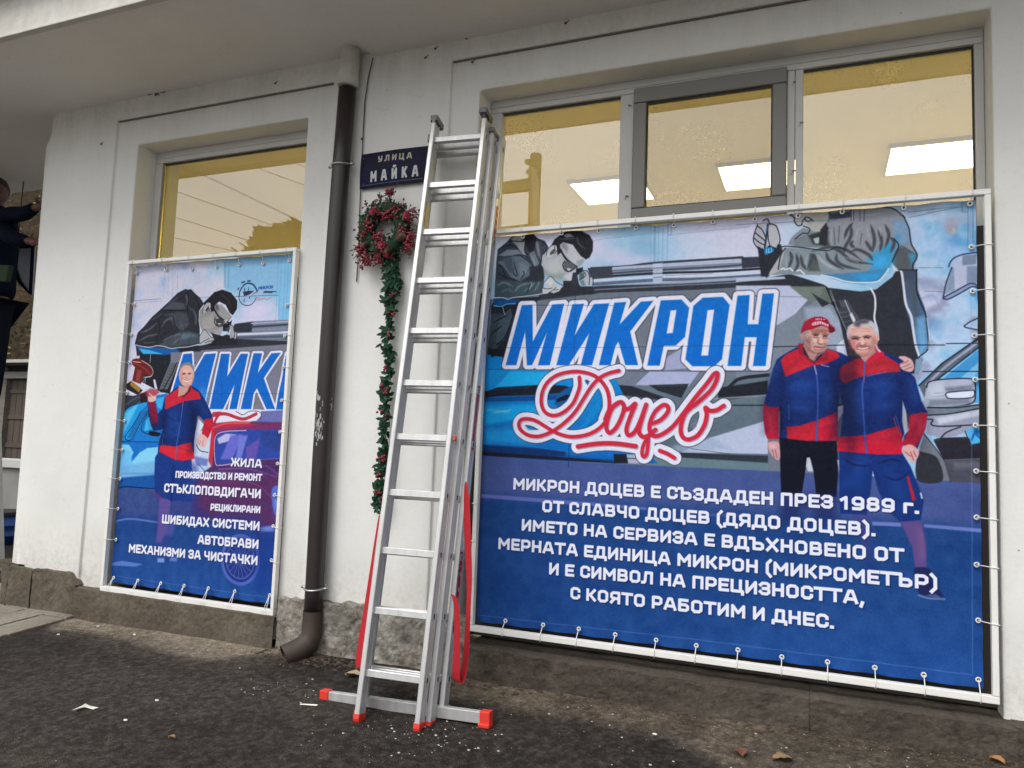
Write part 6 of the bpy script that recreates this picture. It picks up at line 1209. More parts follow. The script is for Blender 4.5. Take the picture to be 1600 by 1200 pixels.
leaf(gpt(268, 1156), .035, .1, M_leafb, 'fallen_leaf', 'small yellowish leaf alone on the dark asphalt at lower left', 'leaf')
def scrap(p, pts, M, label, name='paper_scrap', cat='paper scrap'):
    b = MB(); n = len(pts); b.add([(x, y, .004+.01*((i*7) % 3)/3) for i, (x, y) in enumerate(pts)]+[(x, y, .006+.01*((i*7) % 3)/3) for i, (x, y) in enumerate(pts)], [tuple(range(n)), tuple(range(2*n-1, n-1, -1))]+[(i, (i+1) % n, (i+1) % n+n, i+n) for i in range(n)])
    o = b.build(name, M); o.location = p; return prop(o, label, cat)
scrap(gpt(137, 1107), [(-.055, .03), (.0, .012), (.06, .008), (.045, -.008), (-.005, -.01), (-.01, -.05), (-.03, -.055), (-.035, 0)], M_paper, 'crumpled pale scrap on the asphalt in the lower left')
scrap(gpt(481, 1104.5), [(-.045, -.004), (.04, .012), (.042, .02), (-.046, .008)], mat('white_stick', (.8, .78, .72), .6), 'small white stick lying left of the ladder foot bar', 'white_stick', 'stick')
b = MB(); rnd = random.Random(11)
for k in range(330):
    if k < 130: px, py = rnd.gauss(640, 70), rnd.gauss(1150, 20)
    elif k < 260: px, py = rnd.uniform(850, 1600), rnd.uniform(1070, 1200)
    elif k < 300: px, py = rnd.gauss(440, 40), rnd.gauss(1068, 14)
    else: px, py = rnd.uniform(0, 1600), rnd.uniform(1000, 1260)
    if py < 1010: continue
    p = gpt(px, py)
    if p.y > -.09: continue
    s = rnd.choice((.0014, .002, .003, .002, .0015, .0048))*rnd.uniform(.8, 1.2)
    b.ball((p.x, p.y, p.z+s*.4), s, 5, sc=(1.3, .9, .6))
b.build('grit', M_grit)['kind'] = 'stuff'
b = MB()
for k in range(500):                                # dark crumbs and leaf litter against the base
    x = rnd.uniform(-3.05, .9) if k % 3 else rnd.gauss(-2.55, .18)
    y = -.07-abs(rnd.gauss(0, .07)); s = rnd.uniform(.003, .010); z = gz(x, y)
    a = rnd.uniform(0, 6.28); b.ball((x, y, z+s*.3), s, 5, sc=(1.5*abs(math.cos(a))+.5, 1.2, .5))
b.build('soil_crumbs', mat('leaf_mould', (.10, .07, .05), .95, col2=(.05, .04, .03), nscale=40.))['kind'] = 'stuff'
for k, (px, py, lb) in enumerate([(307, 967, 'white chip on the edge of the pavement slabs'), (91, 992, 'white chip on the asphalt beside the pavement'), (153, 979, 'white chip where the pale strip begins'), (210, 992, 'white chip midway along the pale strip under the small banner'), (245, 1095, 'white pebble on the asphalt right of the crumpled scrap'), (196, 1126, 'white pebble on the asphalt below the crumpled scrap'), (1020+3, 1148, 'white pebble right of the red end cap of the ladder bar')]):
    p = gpt(px if k else 153, py if k else 966); b = MB(); b.ball((0, 0, .003), .009, 6, sc=(1.3, .9, .5)); o = b.build('chip', mat('white_chip', (.7, .7, .66), .8) if k == 0 else bpy.data.materials['white_chip']); o.location = p; prop(o, lb, 'chip')

# ================================================================== downpipe
t = empty('downpipe', (-2.735, -.07, .25), 'brown rain pipe with a worn grey upper piece and a spout at the pavement', 'downpipe')
pp = [at(543, 139, -.07), at(533, 260, -.07), at(524, 380, -.07), at(502, 720, -.07), at(491, 925, -.07), at(488.5, 965, -.07)]
b = MB(); b.tube(pp, .0535, 20); o = b.build('pipe', M_pipe, t, smooth=True)
b = MB(); q0 = pp[0]; b.tube([(q0.x+.006, -.07, 3.94), (q0.x+.002, -.07, 3.72), (q0.x, -.07, 3.685)], .062, 20); b.tube([(q0.x, -.07, 3.76), (q0.x, -.07, 3.69)], .066, 20); b.build('upper_pipe', M_pvcg, t, smooth=True, bevel=.002)
b = MB(); e = pp[-1]
b.tube([e+Vector((0, 0, .04)), e, e+Vector((.002, -.002, -.09)), e+Vector((-.006, -.02, -.14)), e+Vector((-.035, -.06, -.172)), e+Vector((-.085, -.125, -.205))], [.057, .057, .060, .064, .066, .066], 20, cap=False)
b.tube([e+Vector((-.085, -.125, -.205)), e+Vector((-.035, -.06, -.172)), e+Vector((-.006, -.02, -.14))], [.061, .058, .05], 20, cap=False)
b.build('spout', mat('dusty_brown_pipe', (.032, .020, .017), .65, col2=(.070, .048, .038), nscale=7.), t, smooth=True, fix=False)
for z, tilt in ((at(540, 257, -.07).z, 0), (at(494, 919, -.07).z, 1)):
    xc = np.interp(z, [p.z for p in pp[::-1]], [p.x for p in pp[::-1]])
    ring = [(xc+.057*math.cos(a), -.07+.057*math.sin(a), z+.008*math.sin(a)) for a in np.linspace(0, 2*math.pi, 25)]
    b = MB(); b.tube(ring, .0065, 6); b.tube([(xc, -.016, z), (xc, .01, z)], .007, 6)
    b.tube([(xc-.062, -.07, z-.002), (xc-.092, -.065, z-.004)], .009, 6); b.tube([(xc+.062, -.07, z), (xc+.085, -.06, z+.004)], .009, 6); b.tube([(xc+.08, -.075, z+.012), (xc+.094, -.09, z+.03)], .003, 5)
    b.build('clamp', M_zinc, t, smooth=True)
M_scr = mat('paint_scrape', (.42, .41, .41), .8); rnd = random.Random(7)
b = MB()
for cx, cy, n, rx, ry in ((499, 622, 12, 3, 6), (499, 655, 34, 6, 22), (500, 680, 18, 5, 14), (519, 632, 5, 2, 6)):
    for k in range(n):
        px, py = rnd.gauss(cx, rx*.6), rnd.gauss(cy, ry*.6); p = at(px, py, -.07); xc = np.interp(p.z, [q.z for q in pp[::-1]], [q.x for q in pp[::-1]])
        a = max(-1, min(1, (px-(502+(720-py)*.065))/14.5))*1.1-.65*0
        # facing direction on the pipe seen from the street
        th = -math.pi/2+.5+a; r = .0545; w = rnd.uniform(.03, .16); h = rnd.uniform(.004, .02)
        V = [(xc+r*math.cos(th+s*w), -.07+r*math.sin(th+s*w), p.z+q+rnd.uniform(-.004, .004)) for s, q in ((-.5, -h), (.5, -h*.6), (.5, h), (-.5, h*.7))]
        b.add(V, [(0, 1, 2, 3)])
b.build('scraped_patch', M_scr, t, fix=False)['kind'] = 'stuff'
# thin cable down the wall
b = MB(); cp = [at(px, py, -.012) for px, py in ((583, 90), (576, 118), (570, 160), (567, 215), (565, 262), (562, 330), (560, 400), (557, 440))]
b.tube(cp, .0035, 6); b.ball(tuple(at(565.5, 217, -.012)), .008, 6); prop(b.build('wall_cable', M_cable, smooth=True), 'thin dark cable running down the wall from the eave to the wreath', 'cable')
b = MB()
for px, py in ((680, 76), (665, 90), (729, 60), (738, 97), (158, 225), (884, 36), (500, 95), (430, 130)):
    p = at(px, py, -.003); b.ball(tuple(p), .010, 6, sc=(1, .4, .7)); b.tube([p, p+Vector((.02, -.004, .012))], .002, 4)
p = at(245, 144, -.004)
for k in range(14): b.tube([p, p+Vector((rnd.uniform(-.09, .09), -rnd.uniform(0, .01), rnd.uniform(-.03, .03)))], .0035, 4)
b.ball(tuple(p), .022, 6, sc=(1.2, .4, .6))
o = b.build('wall_spots', M_cable); o['kind'] = 'stuff'; o.name = 'cobweb'

# ================================================================== street sign
IMG = {}
def canvas_obj(name, C, x0, x1, z0, z1, y, M, nu=1, nv=1, fn=None, parent=None):
    b = MB(); b.grid(lambda u, v: Vector((x0+(x1-x0)*u, y+(fn(u, v) if fn else 0), z0+(z1-z0)*v)), nu, nv)
    o = b.build(name, M, parent, smooth=nu > 1, fix=False)
    uv = o.data.uv_layers.new(name='UVMap')
    for l in o.data.loops:
        v = o.data.vertices[l.vertex_index].co; uv.data[l.index].uv = ((v.x-x0)/(x1-x0), (v.z-z0)/(z1-z0))
    return o
sx0, sx1, sz0, sz1 = -2.612, -2.13, 3.045, 3.262
C = Canvas(sx0, sx1, sz0, sz1, 1100, tf0); C.k = 3.9
full = [(540, 200), (740, 200), (740, 320), (540, 320)]
C.poly(full, (8, 9, 40)); C.clouds(full, 14, 2, [(6, 7, 30), (9, 10, 48), (12, 12, 56)]); 
C.text("УЛИЦА", (595, 256.2), (647.5, 250.3), .038, (196, 190, 160), .24, None, .42)
C.text("МАЙКА", (583, 287.3), (656.5, 277.8), .068, (214, 220, 214), .20, None, .78)
for P in [[(566, 243.5), (669, 229.5)], [(566, 296), (665, 283.5)]]: C.line(P, 2.0, (6, 7, 20), sm=False)
C.line([(567, 293), (664, 281)], .7, (150, 156, 176), sm=False); C.line([(568.5, 245), (566.5, 294)], 1.2, (40, 44, 90), sm=False)
for p in ((572, 250), (571, 290)): C.blob(p, 1.2, 1.2, (120, 110, 90))
C.clouds(full, 5, 6, [(14, 16, 60), (14, 16, 60), (60, 62, 90)], al=.10)
t = empty('street_sign', (-2.37, 0, 3.045), 'dark blue enamel street name plate with white Cyrillic letters above the wreath', 'sign')
b = MB(); b.grid(lambda u, v: Vector((sx0+(sx1-sx0)*u, -.0165-.010*math.sin(u*3.14)*1-.006*math.sin(v*3.14), sz0+(sz1-sz0)*v)), 12, 6)
b.build('back_plate', M_plate, t, smooth=True, fix=False)
canvas_obj('face', C, sx0, sx1, sz0, sz1, 0, print_mat('enamel', make_image('sign_print', C.a), .35, .05), 12, 6, lambda u, v: -.0205-.010*math.sin(u*3.14)-.006*math.sin(v*3.14), t)

# ================================================================== banners
def banner(name, label, x0, x1, z0, z1, paint, y, M_name, group_frames, grom, tl, folds):
    C = Canvas(x0, x1, z0, z1, 640, lambda px, py: (at(px, py, y)[0], at(px, py, y)[2])); paint(C)
    t = empty(name, ((x0+x1)/2, y, z0), label, 'banner')
    o = canvas_obj('banner_sheet', C, x0, x1, z0, z1, y, print_mat(M_name, make_image(M_name, C.a)), 90, 90, folds, t)
    return t
def fold(gx, gz_, x0, x1, z0, z1, amp):
    def f(u, v):
        x = x0+(x1-x0)*u; z = z0+(z1-z0)*v; d = 0.
        d += amp*.6*noise.noise(Vector((x*1.7, z*1.3, 5)))
        e = min(v*(z1-z0), 9); d += amp*math.exp(-e*14)*(1+math.cos(2*math.pi*(x-gx[0])/gx[1]))*.7
        e2 = (1-v)*(z1-z0); d += amp*.6*math.exp(-e2*18)*(math.cos(2*math.pi*(x-gx[0])/gx[1]))
        e3 = (1-u)*(x1-x0); d += amp*.5*math.exp(-e3*20)*(math.cos(2*math.pi*(z-gz_[0])/gz_[1]))
        return d
    return f
YB = .020
def frame(label, xl, xr, zb_, zt_, w, wb):
    t = empty('banner_frame', ((xl+xr)/2, -.01, zb_), label, 'frame', 'white steel frames that carry the banners')
    for nm, q in (('rail', (xl, xr, zt_-w, zt_)), ('rail', (xl, xr, zb_, zb_+wb)), ('upright', (xl, xl+w, zb_+wb+.001, zt_-w-.001)), ('upright', (xr-w, xr, zb_+wb+.001, zt_-w-.001))):
        b = MB(); b.box(q[0], q[1], -.030, .004, q[2], q[3]); b.build(nm, M_frame, t, bevel=.003)
    return t
frame('large white steel frame holding the wide banner', -1.757, .683, .523, 2.722, .025, .031)
frame('tall narrow white steel frame holding the small banner', -4.503, -3.052, .450, 2.713, .024, .034)
BG = banner('advertising_banner', 'wide printed banner in blue with two men in fleece jackets and a long white text', -1.735, .633, .566, 2.692, paint_big, YB, 'wide_banner_print', None, None, None, fold((.2, .197), (.1, .2), -1.735, .633, .566, 2.692, .012))
SG = banner('advertising_banner', 'narrow printed banner showing a man holding a trophy beside white service headings', -4.468, -3.090, .503, 2.688, paint_small, YB, 'narrow_banner_print', None, None, None, fold((.2, .2), (.1, .2), -4.468, -3.090, .503, 2.688, .012))
M_hole = mat('grommet_hole', (.02, .02, .02), .8)
gb = MB(); rr = [(0.0085*math.cos(a), 0, .0085*math.sin(a)) for a in np.linspace(0, 2*math.pi, 15)]; gb.tube(rr, .0034, 6, cap=False); gb.add([(.0062*math.cos(a), .001, .0062*math.sin(a)) for a in np.linspace(0, 2*math.pi, 13)[:-1]], [tuple(range(12))], 1)
def grommets(parent, L, yb):
    first = None
    for kind, px, py in L:
        p = at(px, py, yb-.010)
        if first is None: 
            o = gb.build('grommet', [M_grom, M_hole], parent, smooth=False, fix=False); first = o; me = o.data
        else:
            o = bpy.data.objects.new('grommet', me); COL.objects.link(o); o.parent = parent; o.matrix_parent_inverse = parent_matrix(parent).inverted()
        o.location = p
        b = MB(); r = .0023
        if kind == 't': A = [p+Vector((.002, -.004, .004)), p+Vector((.004, -.016, .04)), (p.x+.004, -.034, FR[parent.name][0]-.004)]; b.tube(A, r, 5); b.tube([(p.x+.004, -.034, FR[parent.name][0]-.03), (p.x+.004, -.034, FR[parent.name][0]+.004), (p.x+.006, .0, FR[parent.name][0]+.006)], r, 5)
        elif kind == 'b':
            zf = FR[parent.name][1]
            if FR[parent.name][3]: b.tube([p+Vector((0, -.004, 0)), (p.x-.012, -.034, zf+.012)], r*.85, 5); b.tube([p+Vector((0, -.004, 0)), (p.x+.014, -.034, zf+.012)], r*.85, 5)
            else: b.tube([p+Vector((0, -.004, 0)), (p.x, -.034, zf+.03), (p.x, -.035, zf-.002), (p.x, -.01, zf-.003)], r, 5)
        elif kind == 'r': xf = FR[parent.name][2]; b.tube([p+Vector((0, -.004, 0)), (xf-.02, -.032, p.z-.002), (xf+.004, -.034, p.z-.004), (xf+.004, 0, p.z-.004)], r, 5)
        else: xf = FR[parent.name][4]; b.tube([p+Vector((0, -.004, 0)), (xf+.02, -.032, p.z+.002), (xf-.004, -.034, p.z+.004), (xf-.004, 0, p.z+.004)], r, 5)
        b.build('cable_tie', M_tie, parent, smooth=True)
FR = {BG.name: (2.722, .523, .683, 0, -1.757), SG.name: (2.713, .450, -3.052, 1, -4.503)}
L = [('t', x, y+3) for x, y in ((817, 367), (877.4, 361.6), (935.5, 357.8), (993.9, 353), (1052.8, 349), (1113.8, 343.9), (1179.3, 339.7), (1247, 334.3), (1315.9, 328), (1412, 321.5), (1515.6, 315.3))]
L += [('r', x, y) for x, y in ((1517.9, 385.8), (1519.8, 454.7), (1522.6, 524.1), (1524, 593), (1524.5, 664.5), (1525.4, 736), (1525.9, 808.3), (1526, 882.3), (1528.5, 969.4))]
L += [('b', x, y) for x, y in ((789.7, 970), (848.6, 976.4), (904.3, 982.7), (961.3, 991.6), (1025.2, 1000.1), (1087.9, 1008.7), (1153.1, 1015.6), (1221.6, 1026.6), (1293.1, 1034.4), (1366.9, 1043.1), (1443.4, 1054.4), (1528.8, 1062))]
L += [('l', x, y) for x, y in ((744.5, 787), (742, 845), (741, 902.8), (739, 962))]
grommets(BG, L, YB)
z1 = lambda P, o: [(x/3.75+150, y/3.75+o) for x, y in P]
L = [('t', x, y) for x, y in z1([(235, 173), (407, 153), (562, 150), (705, 137), (838, 124), (978, 117), (1133, 100)], 380)]
L += [('r', x, y) for x, y in z1([(1117, 362), (1105, 543), (1097, 728), (1088, 920), (1078, 1105)], 380)+z1([(1063, 316), (1045, 500), (1038, 683), (1028, 883)], 640)]
L += [('l', x, y) for x, y in z1([(221, 357), (205, 535), (193, 700), (180, 875), (165, 1040)], 380)+z1([(152, 235), (140, 405), (129, 581), (117, 762)], 640)]
L += [('b', x, y) for x, y in z1([(103, 985), (245, 1002), (379, 1018), (516, 1032), (658, 1047), (813, 1065), (1018, 1088)], 640)]
grommets(SG, L, YB)
b = MB(); b.box(-1.84, .70, .12, .125, .47, 2.60); b.build('dark_backing', M_back, BLD)
b = MB(); b.box(-4.54, -3.07, .12, .125, .47, 2.56); b.build('dark_backing', M_back, BLD)
# ================================================================== ladder
P0 = Vector((-1.9618, -.6776, .4396)); DV = Vector((-.0036, .0471, .276)); WV = Vector((.2725, .029, .0114))
du = DV.normalized(); wd = (WV-du*WV.dot(du)).normalized(); nd = -wd.cross(du)*-1
nd = du.cross(wd); nd = nd if nd.y > 0 else -nd
CLR = .2743
LAD = empty('extension_ladder', P0-du*.2, 'three part aluminium extension ladder with red feet leaning on the wall between the banners', 'ladder')
prof = [(-.0125, -.031), (-.010, -.034), (.010, -.034), (.0125, -.031), (.0125, -.018), (.0105, -.016), (.0105, .016), (.0125, .018), (.0125, .031), (.010, .034), (-.010, .034), (-.0125, .031), (-.0125, .018), (-.0105, .016), (-.0105, -.016), (-.0125, -.018)]
secs = [dict(k=0, l=0., r=0., lo=-.195, tl=.13, tr=.135), dict(k=1, l=.034, r=.024, lo=-.20, tl=.095, tr=.09), dict(k=2, l=.058, r=.054, lo=-.13, tl=.06, tr=.075)]
M_rhole = mat('rung_hole', (.03, .03, .03), .7)
for S_ in secs:
    o = P0+nd*(.071*S_['k'])
    L0 = o-wd*(.0125+S_['l']); R0 = o+wd*(CLR+.0125+S_['r']); top = 10*.28
    for X, tp in ((L0, S_['tl']), (R0, S_['tr'])):
        b = MB(); b.beam(X+du*S_['lo'], X+du*(top+tp), 0, 0, wd, prof=prof); b.build('stile', M_alu if True else M_alus, LAD, bevel=.0015, seg=1)
    for k in range(11):
        b = MB(); a = L0+wd*.006+du*(.28*k); c = R0+wd*.0145+du*(.28*k)
        rp = [(-.014, -.015), (-.009, -.0175), (-.005, -.015), (-.001, -.0175), (.003, -.015), (.007, -.0175), (.011, -.015), (.014, -.0115), (.0145, .012), (.011, .0155), (-.012, .0155), (-.0145, .012)]
        b.beam(a, c, 0, 0, nd, prof=rp)
        e = c+wd*.0006
        b.add([e+nd*sx*.0075+du*sy*.011 for sx, sy in ((-1, -1), (1, -1), (1, 1), (-1, 1))], [(0, 1, 2, 3)], 1)
        b.build('rung', [M_alu, M_rhole], LAD)
# feet
for X, nm in ((P0-wd*.0125, 0), (P0+wd*(CLR+.0125), 0), (P0+nd*.071+wd*(CLR+.0125+.024), 0), (P0+nd*.071-wd*.0465, 0)):
    b = MB(); q = X-du*.19; b.beam(q+du*.012, q-du*.012, .031, .072, wd)
    b.add([], [])
    pts = [q-du*.012+nd*(.034*math.cos(a))-du*(.022*math.sin(a)) for a in np.linspace(0, math.pi, 9)]
    V = [p-wd*.0155 for p in pts]+[p+wd*.0155 for p in pts]; n = 9
    b.add(V, [tuple(range(n)), tuple(range(2*n-1, n-1, -1))]+[(i, i+1, i+1+n, i+n) for i in range(n-1)]); b.build('foot', M_redp, LAD, bevel=.002)
# cross bar at the bottom of the rear section
A, B_ = at(505, 1087, -.555), at(765, 1122, -.555); dx = (B_-A).normalized()
upb = Vector((0, 0, 1)); 
b = MB(); b.beam(A+dx*.02, B_-dx*.02, .030, .052, (0, 1, 0)); b.build('foot_bar', M_alu, LAD, bevel=.003)
for E_, s in ((A, 1), (B_, -1)):
    b = MB(); b.beam(E_-dx*s*.008, E_+dx*s*.042, .042, .062, (0, 1, 0)); b.beam(E_-dx*s*.010-Vector((0, .003, .030)), E_+dx*s*.046-Vector((0, .003, .030)), .052, .018, (0, 1, 0)); b.build('end_cap', M_redp, LAD, bevel=.004)
# top hooks and guide brackets
def tl(s, k, side, ext): return (P0-wd*(.0125+ext) if side < 0 else P0+wd*(CLR+.0125+ext))+nd*(.071*k)+du*(2.8+s)
M_dkal = mat('worn_bracket', (.20, .20, .20), .5, metal=.7)
b = MB(); q = tl(.125, 0, -1, 0); b.beam(q-nd*.036, q+nd*.07, .040, .036, wd); q = tl(.04, 1, -1, .034); b.beam(q-nd*.05, q+nd*.05, .034, .045, wd); b.build('guide_bracket', M_dkal, LAD, bevel=.004)
b = MB(); q = tl(.14, 0, 1, 0); b.beam(q-nd*.045-wd*.01, q+nd*.07-wd*.01, .045, .030, wd); q = tl(.06, 1, 1, .024); b.beam(q-nd*.05, q+nd*.06, .038, .026, wd); b.build('guide_bracket', M_dkal, LAD, bevel=.004)
for sd in (-1, 1):
    b = MB(); q = tl(.11, 0, sd, 0)+nd*.0; b.tube([q-nd*.034, q+nd*.02], .019, 12); b.build('roller', M_dark, LAD, smooth=True)
b = MB(); q = P0+wd*(CLR+.030)+du*(.28*4)-nd*.01; b.beam(q, q+wd*.012, .02, .024, nd); b.build('latch', M_redp, LAD, bevel=.002)
# red stickers on the third stile, lettered
def sticker(s0, s1, wdt, col, txt, name):
    X = P0+nd*(.142)+wd*(CLR+.025+.054+.0012)
    a, c = X+du*s0, X+du*s1
    h = (s1-s0); W = wdt
    Cc = Canvas(0, h, 0, W, 900, lambda x, y: (x, y)); Cc.k = 1
    Cc.a[:] = to_lin(col); Cc.clouds([(0, 0), (h, 0), (h, W), (0, W)], .02*900, 5, [col, col, (190, 70, 60)], soft=1, al=.5)
    if txt: Cc.text(txt, (h*.06, W*.26), (h*.94, W*.26), W*.46, (236, 214, 208), .22, None, .5)
    im = make_image(name, Cc.a); M = print_mat(name, im, .4, .0)
    b = MB(); b.add([a-nd*W/2, c-nd*W/2, c+nd*W/2, a+nd*W/2], [(0, 1, 2, 3)]); o = b.build('sticker', M, LAD, fix=False)
    uv = o.data.uv_layers.new(name='UVMap')
    for l, q in zip(o.data.loops, ((0, 1), (1, 1), (1, 0), (0, 0))): uv.data[l.index].uv = q
sticker(.28*.75, .28*2.1, .034, (176, 24, 34), 'alpos alu', 'ladder_sticker_low')
sticker(.28*3.9, .28*5.1, .03, (168, 60, 58), None, 'ladder_sticker_mid')
sticker(.28*8.05, .28*8.75, .032, (196, 44, 26), 'oooo', 'ladder_sticker_top')
b = MB(); q = P0+du*(.28*8.45)-wd*.0+nd*.025; b.beam(q-wd*.001+wd*.0012, q+wd*.0022, .035, .14, nd); 
X = P0+wd*.0012+nd*.0; b = MB(); b.add([X+du*(.28*8.15)-nd*.012, X+du*(.28*8.15)+nd*.024, X+du*(.28*8.65)+nd*.024, X+du*(.28*8.65)-nd*.012], [(0, 1, 2, 3)]); b.build('sticker', mat('yellow_sticker', (.72, .55, .16), .5), LAD, fix=False)
# red straps tying the sections
def ribbon(P, w, name, side, roll=None):
    b = MB(); n = len(P); pts = []
    for i in range(n):
        sd = Vector(side[i] if isinstance(side, list) else side).normalized()*(w[i] if isinstance(w, list) else w)/2
        pts.append((P[i]-sd, P[i]+sd))
    V = [v for pr in pts for v in pr]; b.add(V, [(2*i, 2*i+1, 2*i+3, 2*i+2) for i in range(n-1)])
    o = b.build(name, M_strap, fix=False, smooth=True); md = o.modifiers.new('t', 'SOLIDIFY'); md.thickness = .003; ms = o.modifiers.new('s', 'SUBSURF'); ms.levels = 2; ms.render_levels = 2
    return o
def pl(L, Y): return [at(x, y, yy) for (x, y), yy in zip(L, Y)]
o = ribbon(pl([(594, 800), (588, 838), (582, 880), (576, 925), (569, 975), (563, 1015), (559, 1048)], [-.40, -.42, -.44, -.47, -.50, -.52, -.53]), [.014, .018, .024, .032, .044, .054, .058], 'ratchet_strap', (1, -.3, 0))
prop(o, 'red strap hanging down behind the left stile of the ladder', 'strap')
o = ribbon(pl([(728, 748), (730, 800), (731, 850), (734, 900), (733, 935), (731, 975), (729, 1020), (725, 1050), (719, 1068), (712, 1066), (712, 1040), (714, 1000), (714, 960), (711, 932), (704, 928)], [-.42, -.45, -.47, -.49, -.50, -.52, -.54, -.56, -.58, -.60, -.61, -.61, -.61, -.61, -.60]),
    [.028, .050, .052, .044, .032, .036, .040, .046, .054, .058, .052, .046, .040, .034, .028], 'ratchet_strap', (1, -.35, 0))
prop(o, 'red strap looped at the right side of the ladder with its end turned up', 'strap')

# ================================================================== wreath and garland
M_gr = mat('fir_needles', (.010, .036, .020), .8, col2=(.024, .056, .030), nscale=20., spec=.12); M_gl = mat('plastic_leaf', (.010, .045, .024), .6, col2=(.024, .068, .038), nscale=14., spec=.2)
M_frost = mat('frosted_leaf', (.11, .14, .11), .6); M_ber = mat('red_berry', (.20, .005, .018), .35, coat=.15); M_ber2 = mat('frosted_berry', (.18, .012, .026), .6, col2=(.36, .18, .20), nscale=60.); M_cone = mat('pine_cone', (.09, .045, .03), .8, col2=(.22, .12, .09), nscale=40.); M_flow = mat('red_flower', (.24, .008, .028), .5, col2=(.42, .07, .12), nscale=30.); M_twig = mat('dark_twig', (.03, .022, .018), .8)
wc = at(603, 360, -.055); WR = empty('christmas_wreath', wc, 'round Christmas wreath of fir, red berries and cones hanging under the street sign', 'wreath')
rnd = random.Random(5)
def onring(a, r, dy=0.): return wc+Vector((r*math.cos(a), -.01+dy, r*math.sin(a)*1.02))
RR = .120
b = MB(); b.tube([onring(a, RR) for a in np.linspace(0, 2*math.pi, 33)], .048, 8, cap=False); b.build('ring', M_gr, WR, smooth=True)
b = MB()
for k in range(3200):
    a = rnd.uniform(0, 2*math.pi); r = RR+rnd.gauss(0, .02); p = onring(a, r, rnd.uniform(-.03, .02))
    d = Vector((rnd.gauss(0, 1), -abs(rnd.gauss(0, .6)), rnd.gauss(0, 1))).normalized()*rnd.uniform(.025, .05); d += (p-wc).normalized()*.012
    s = d.cross(Vector((rnd.random(), rnd.random(), rnd.random()))).normalized()*.0016
    b.add([p-s, p+s, p+d], [(0, 1, 2)])
b.build('needles', M_gr, WR, fix=False)['kind'] = 'stuff'
def leafquad(b, p, d, w, mi=0):
    d = Vector(d); s = d.cross(Vector((.2, -1, .1))).normalized()*w; n = Vector((0, -1, 0))*w*.4
    b.add([p, p+d*.3-s*.8+n, p+d*.65-s*.75+n, p+d, p+d*.65+s*.75, p+d*.3+s*.8, p+d*.5-n*.4], [(0, 1, 2, 6), (6, 2, 3, 4), (0, 6, 4, 5)], mi)
b = MB()
for k in range(230):
    a = rnd.uniform(0, 2*math.pi); p = onring(a, RR+rnd.gauss(.01, .03), rnd.uniform(-.05, 0)); d = Vector((rnd.gauss(0, 1), rnd.uniform(-.5, .1), rnd.gauss(0, 1))).normalized()*rnd.uniform(.025, .04)
    leafquad(b, p, d, .008, 0 if rnd.random() < .78 else 1)
b.build('leaves', [M_gl, M_frost], WR, fix=False)['kind'] = 'stuff'
sprigs = [(570, 318), (561, 350), (550, 392), (552, 405), (560, 372), (585, 312), (593, 300), (608, 300), (615, 296), (632, 318), (645, 325), (654, 334), (655, 360), (652, 385), (580, 408), (598, 412), (566, 412), (640, 400)]
b = MB(); bb = MB()
for px, py in sprigs:
    q = at(px, py, -.07+rnd.uniform(-.02, .02)); d = q-wc; st = wc+d.normalized()*RR*.9
    b.tube([st, st.lerp(q, .6)+Vector((0, -.01, .004)), q], .0022, 4)
    for k in range(8):
        u = rnd.uniform(.45, 1.05); c = st.lerp(q, u)+Vector((rnd.gauss(0, .016), rnd.gauss(0, .01), rnd.gauss(0, .016))); b.tube([st.lerp(q, u-.1), c], .0014, 3); bb.ball(tuple(c), rnd.uniform(.005, .0075), 6, 0 if rnd.random() < .6 else 1)
    for k in range(3): leafquad(b, st.lerp(q, rnd.uniform(.5, 1)), Vector((rnd.gauss(0, 1), -.2, rnd.gauss(0, 1))).normalized()*.035, .007, 1)
b.build('twigs', [M_twig, M_frost], WR, fix=False)['kind'] = 'stuff'
for cx, cy, n, sp in ((585, 332, 26, .03), (637, 338, 26, .03), (603, 335, 34, .032), (618, 330, 26, .03), (577, 352, 34, .028), (570, 366, 20, .022), (593, 375, 40, .032), (600, 388, 34, .03), (627, 362, 26, .026), (640, 372, 30, .03), (637, 385, 16, .02), (566, 388, 36, .03), (590, 404, 24, .03), (572, 406, 26, .03), (606, 398, 20, .02), (608, 300, 12, .014)):
    q = at(cx, cy, -.10)
    for k in range(int(n*2.3)): bb.ball((q.x+rnd.gauss(0, sp*.62), q.y+rnd.gauss(0, .014), q.z+rnd.gauss(0, sp*.62)), rnd.uniform(.0055, .009), 7, 0 if rnd.random() < .85 else 1)
bb.build('berries', [M_ber, M_ber2], WR, smooth=True)['kind'] = 'stuff'
def cone(px, py, r, ax_):
    b = MB(); q = at(px, py, -.115); ax_ = Vector(ax_).normalized(); o1 = ax_.orthogonal().normalized(); o2 = ax_.cross(o1)
    for i in range(9):
        u = i/8; rad = r*math.sin(.35+u*2.5)*1.0
        for k in range(9):
            a = 2*math.pi*(k/9+i*.38); dd = o1*math.cos(a)+o2*math.sin(a); p = q+ax_*(r*2.0*(u-.5)); w = ax_.cross(dd)*rad*.42
            b.add([p-w*.6, p+w*.6, p+dd*rad+ax_*rad*.35+w*.7, p+dd*rad*1.12+ax_*rad*.45, p+dd*rad+ax_*rad*.35-w*.7, p+dd*rad*.8+ax_*rad*.1], [(0, 1, 2, 5), (0, 5, 4), (5, 2, 3, 4)])
    return b.build('cone', M_cone, WR, fix=False)
cone(626, 372, .030, (.3, -.8, .3)); cone(608, 391, .024, (-.3, -.8, -.2)); cone(573, 383, .022, (-.5, -.8, 0))
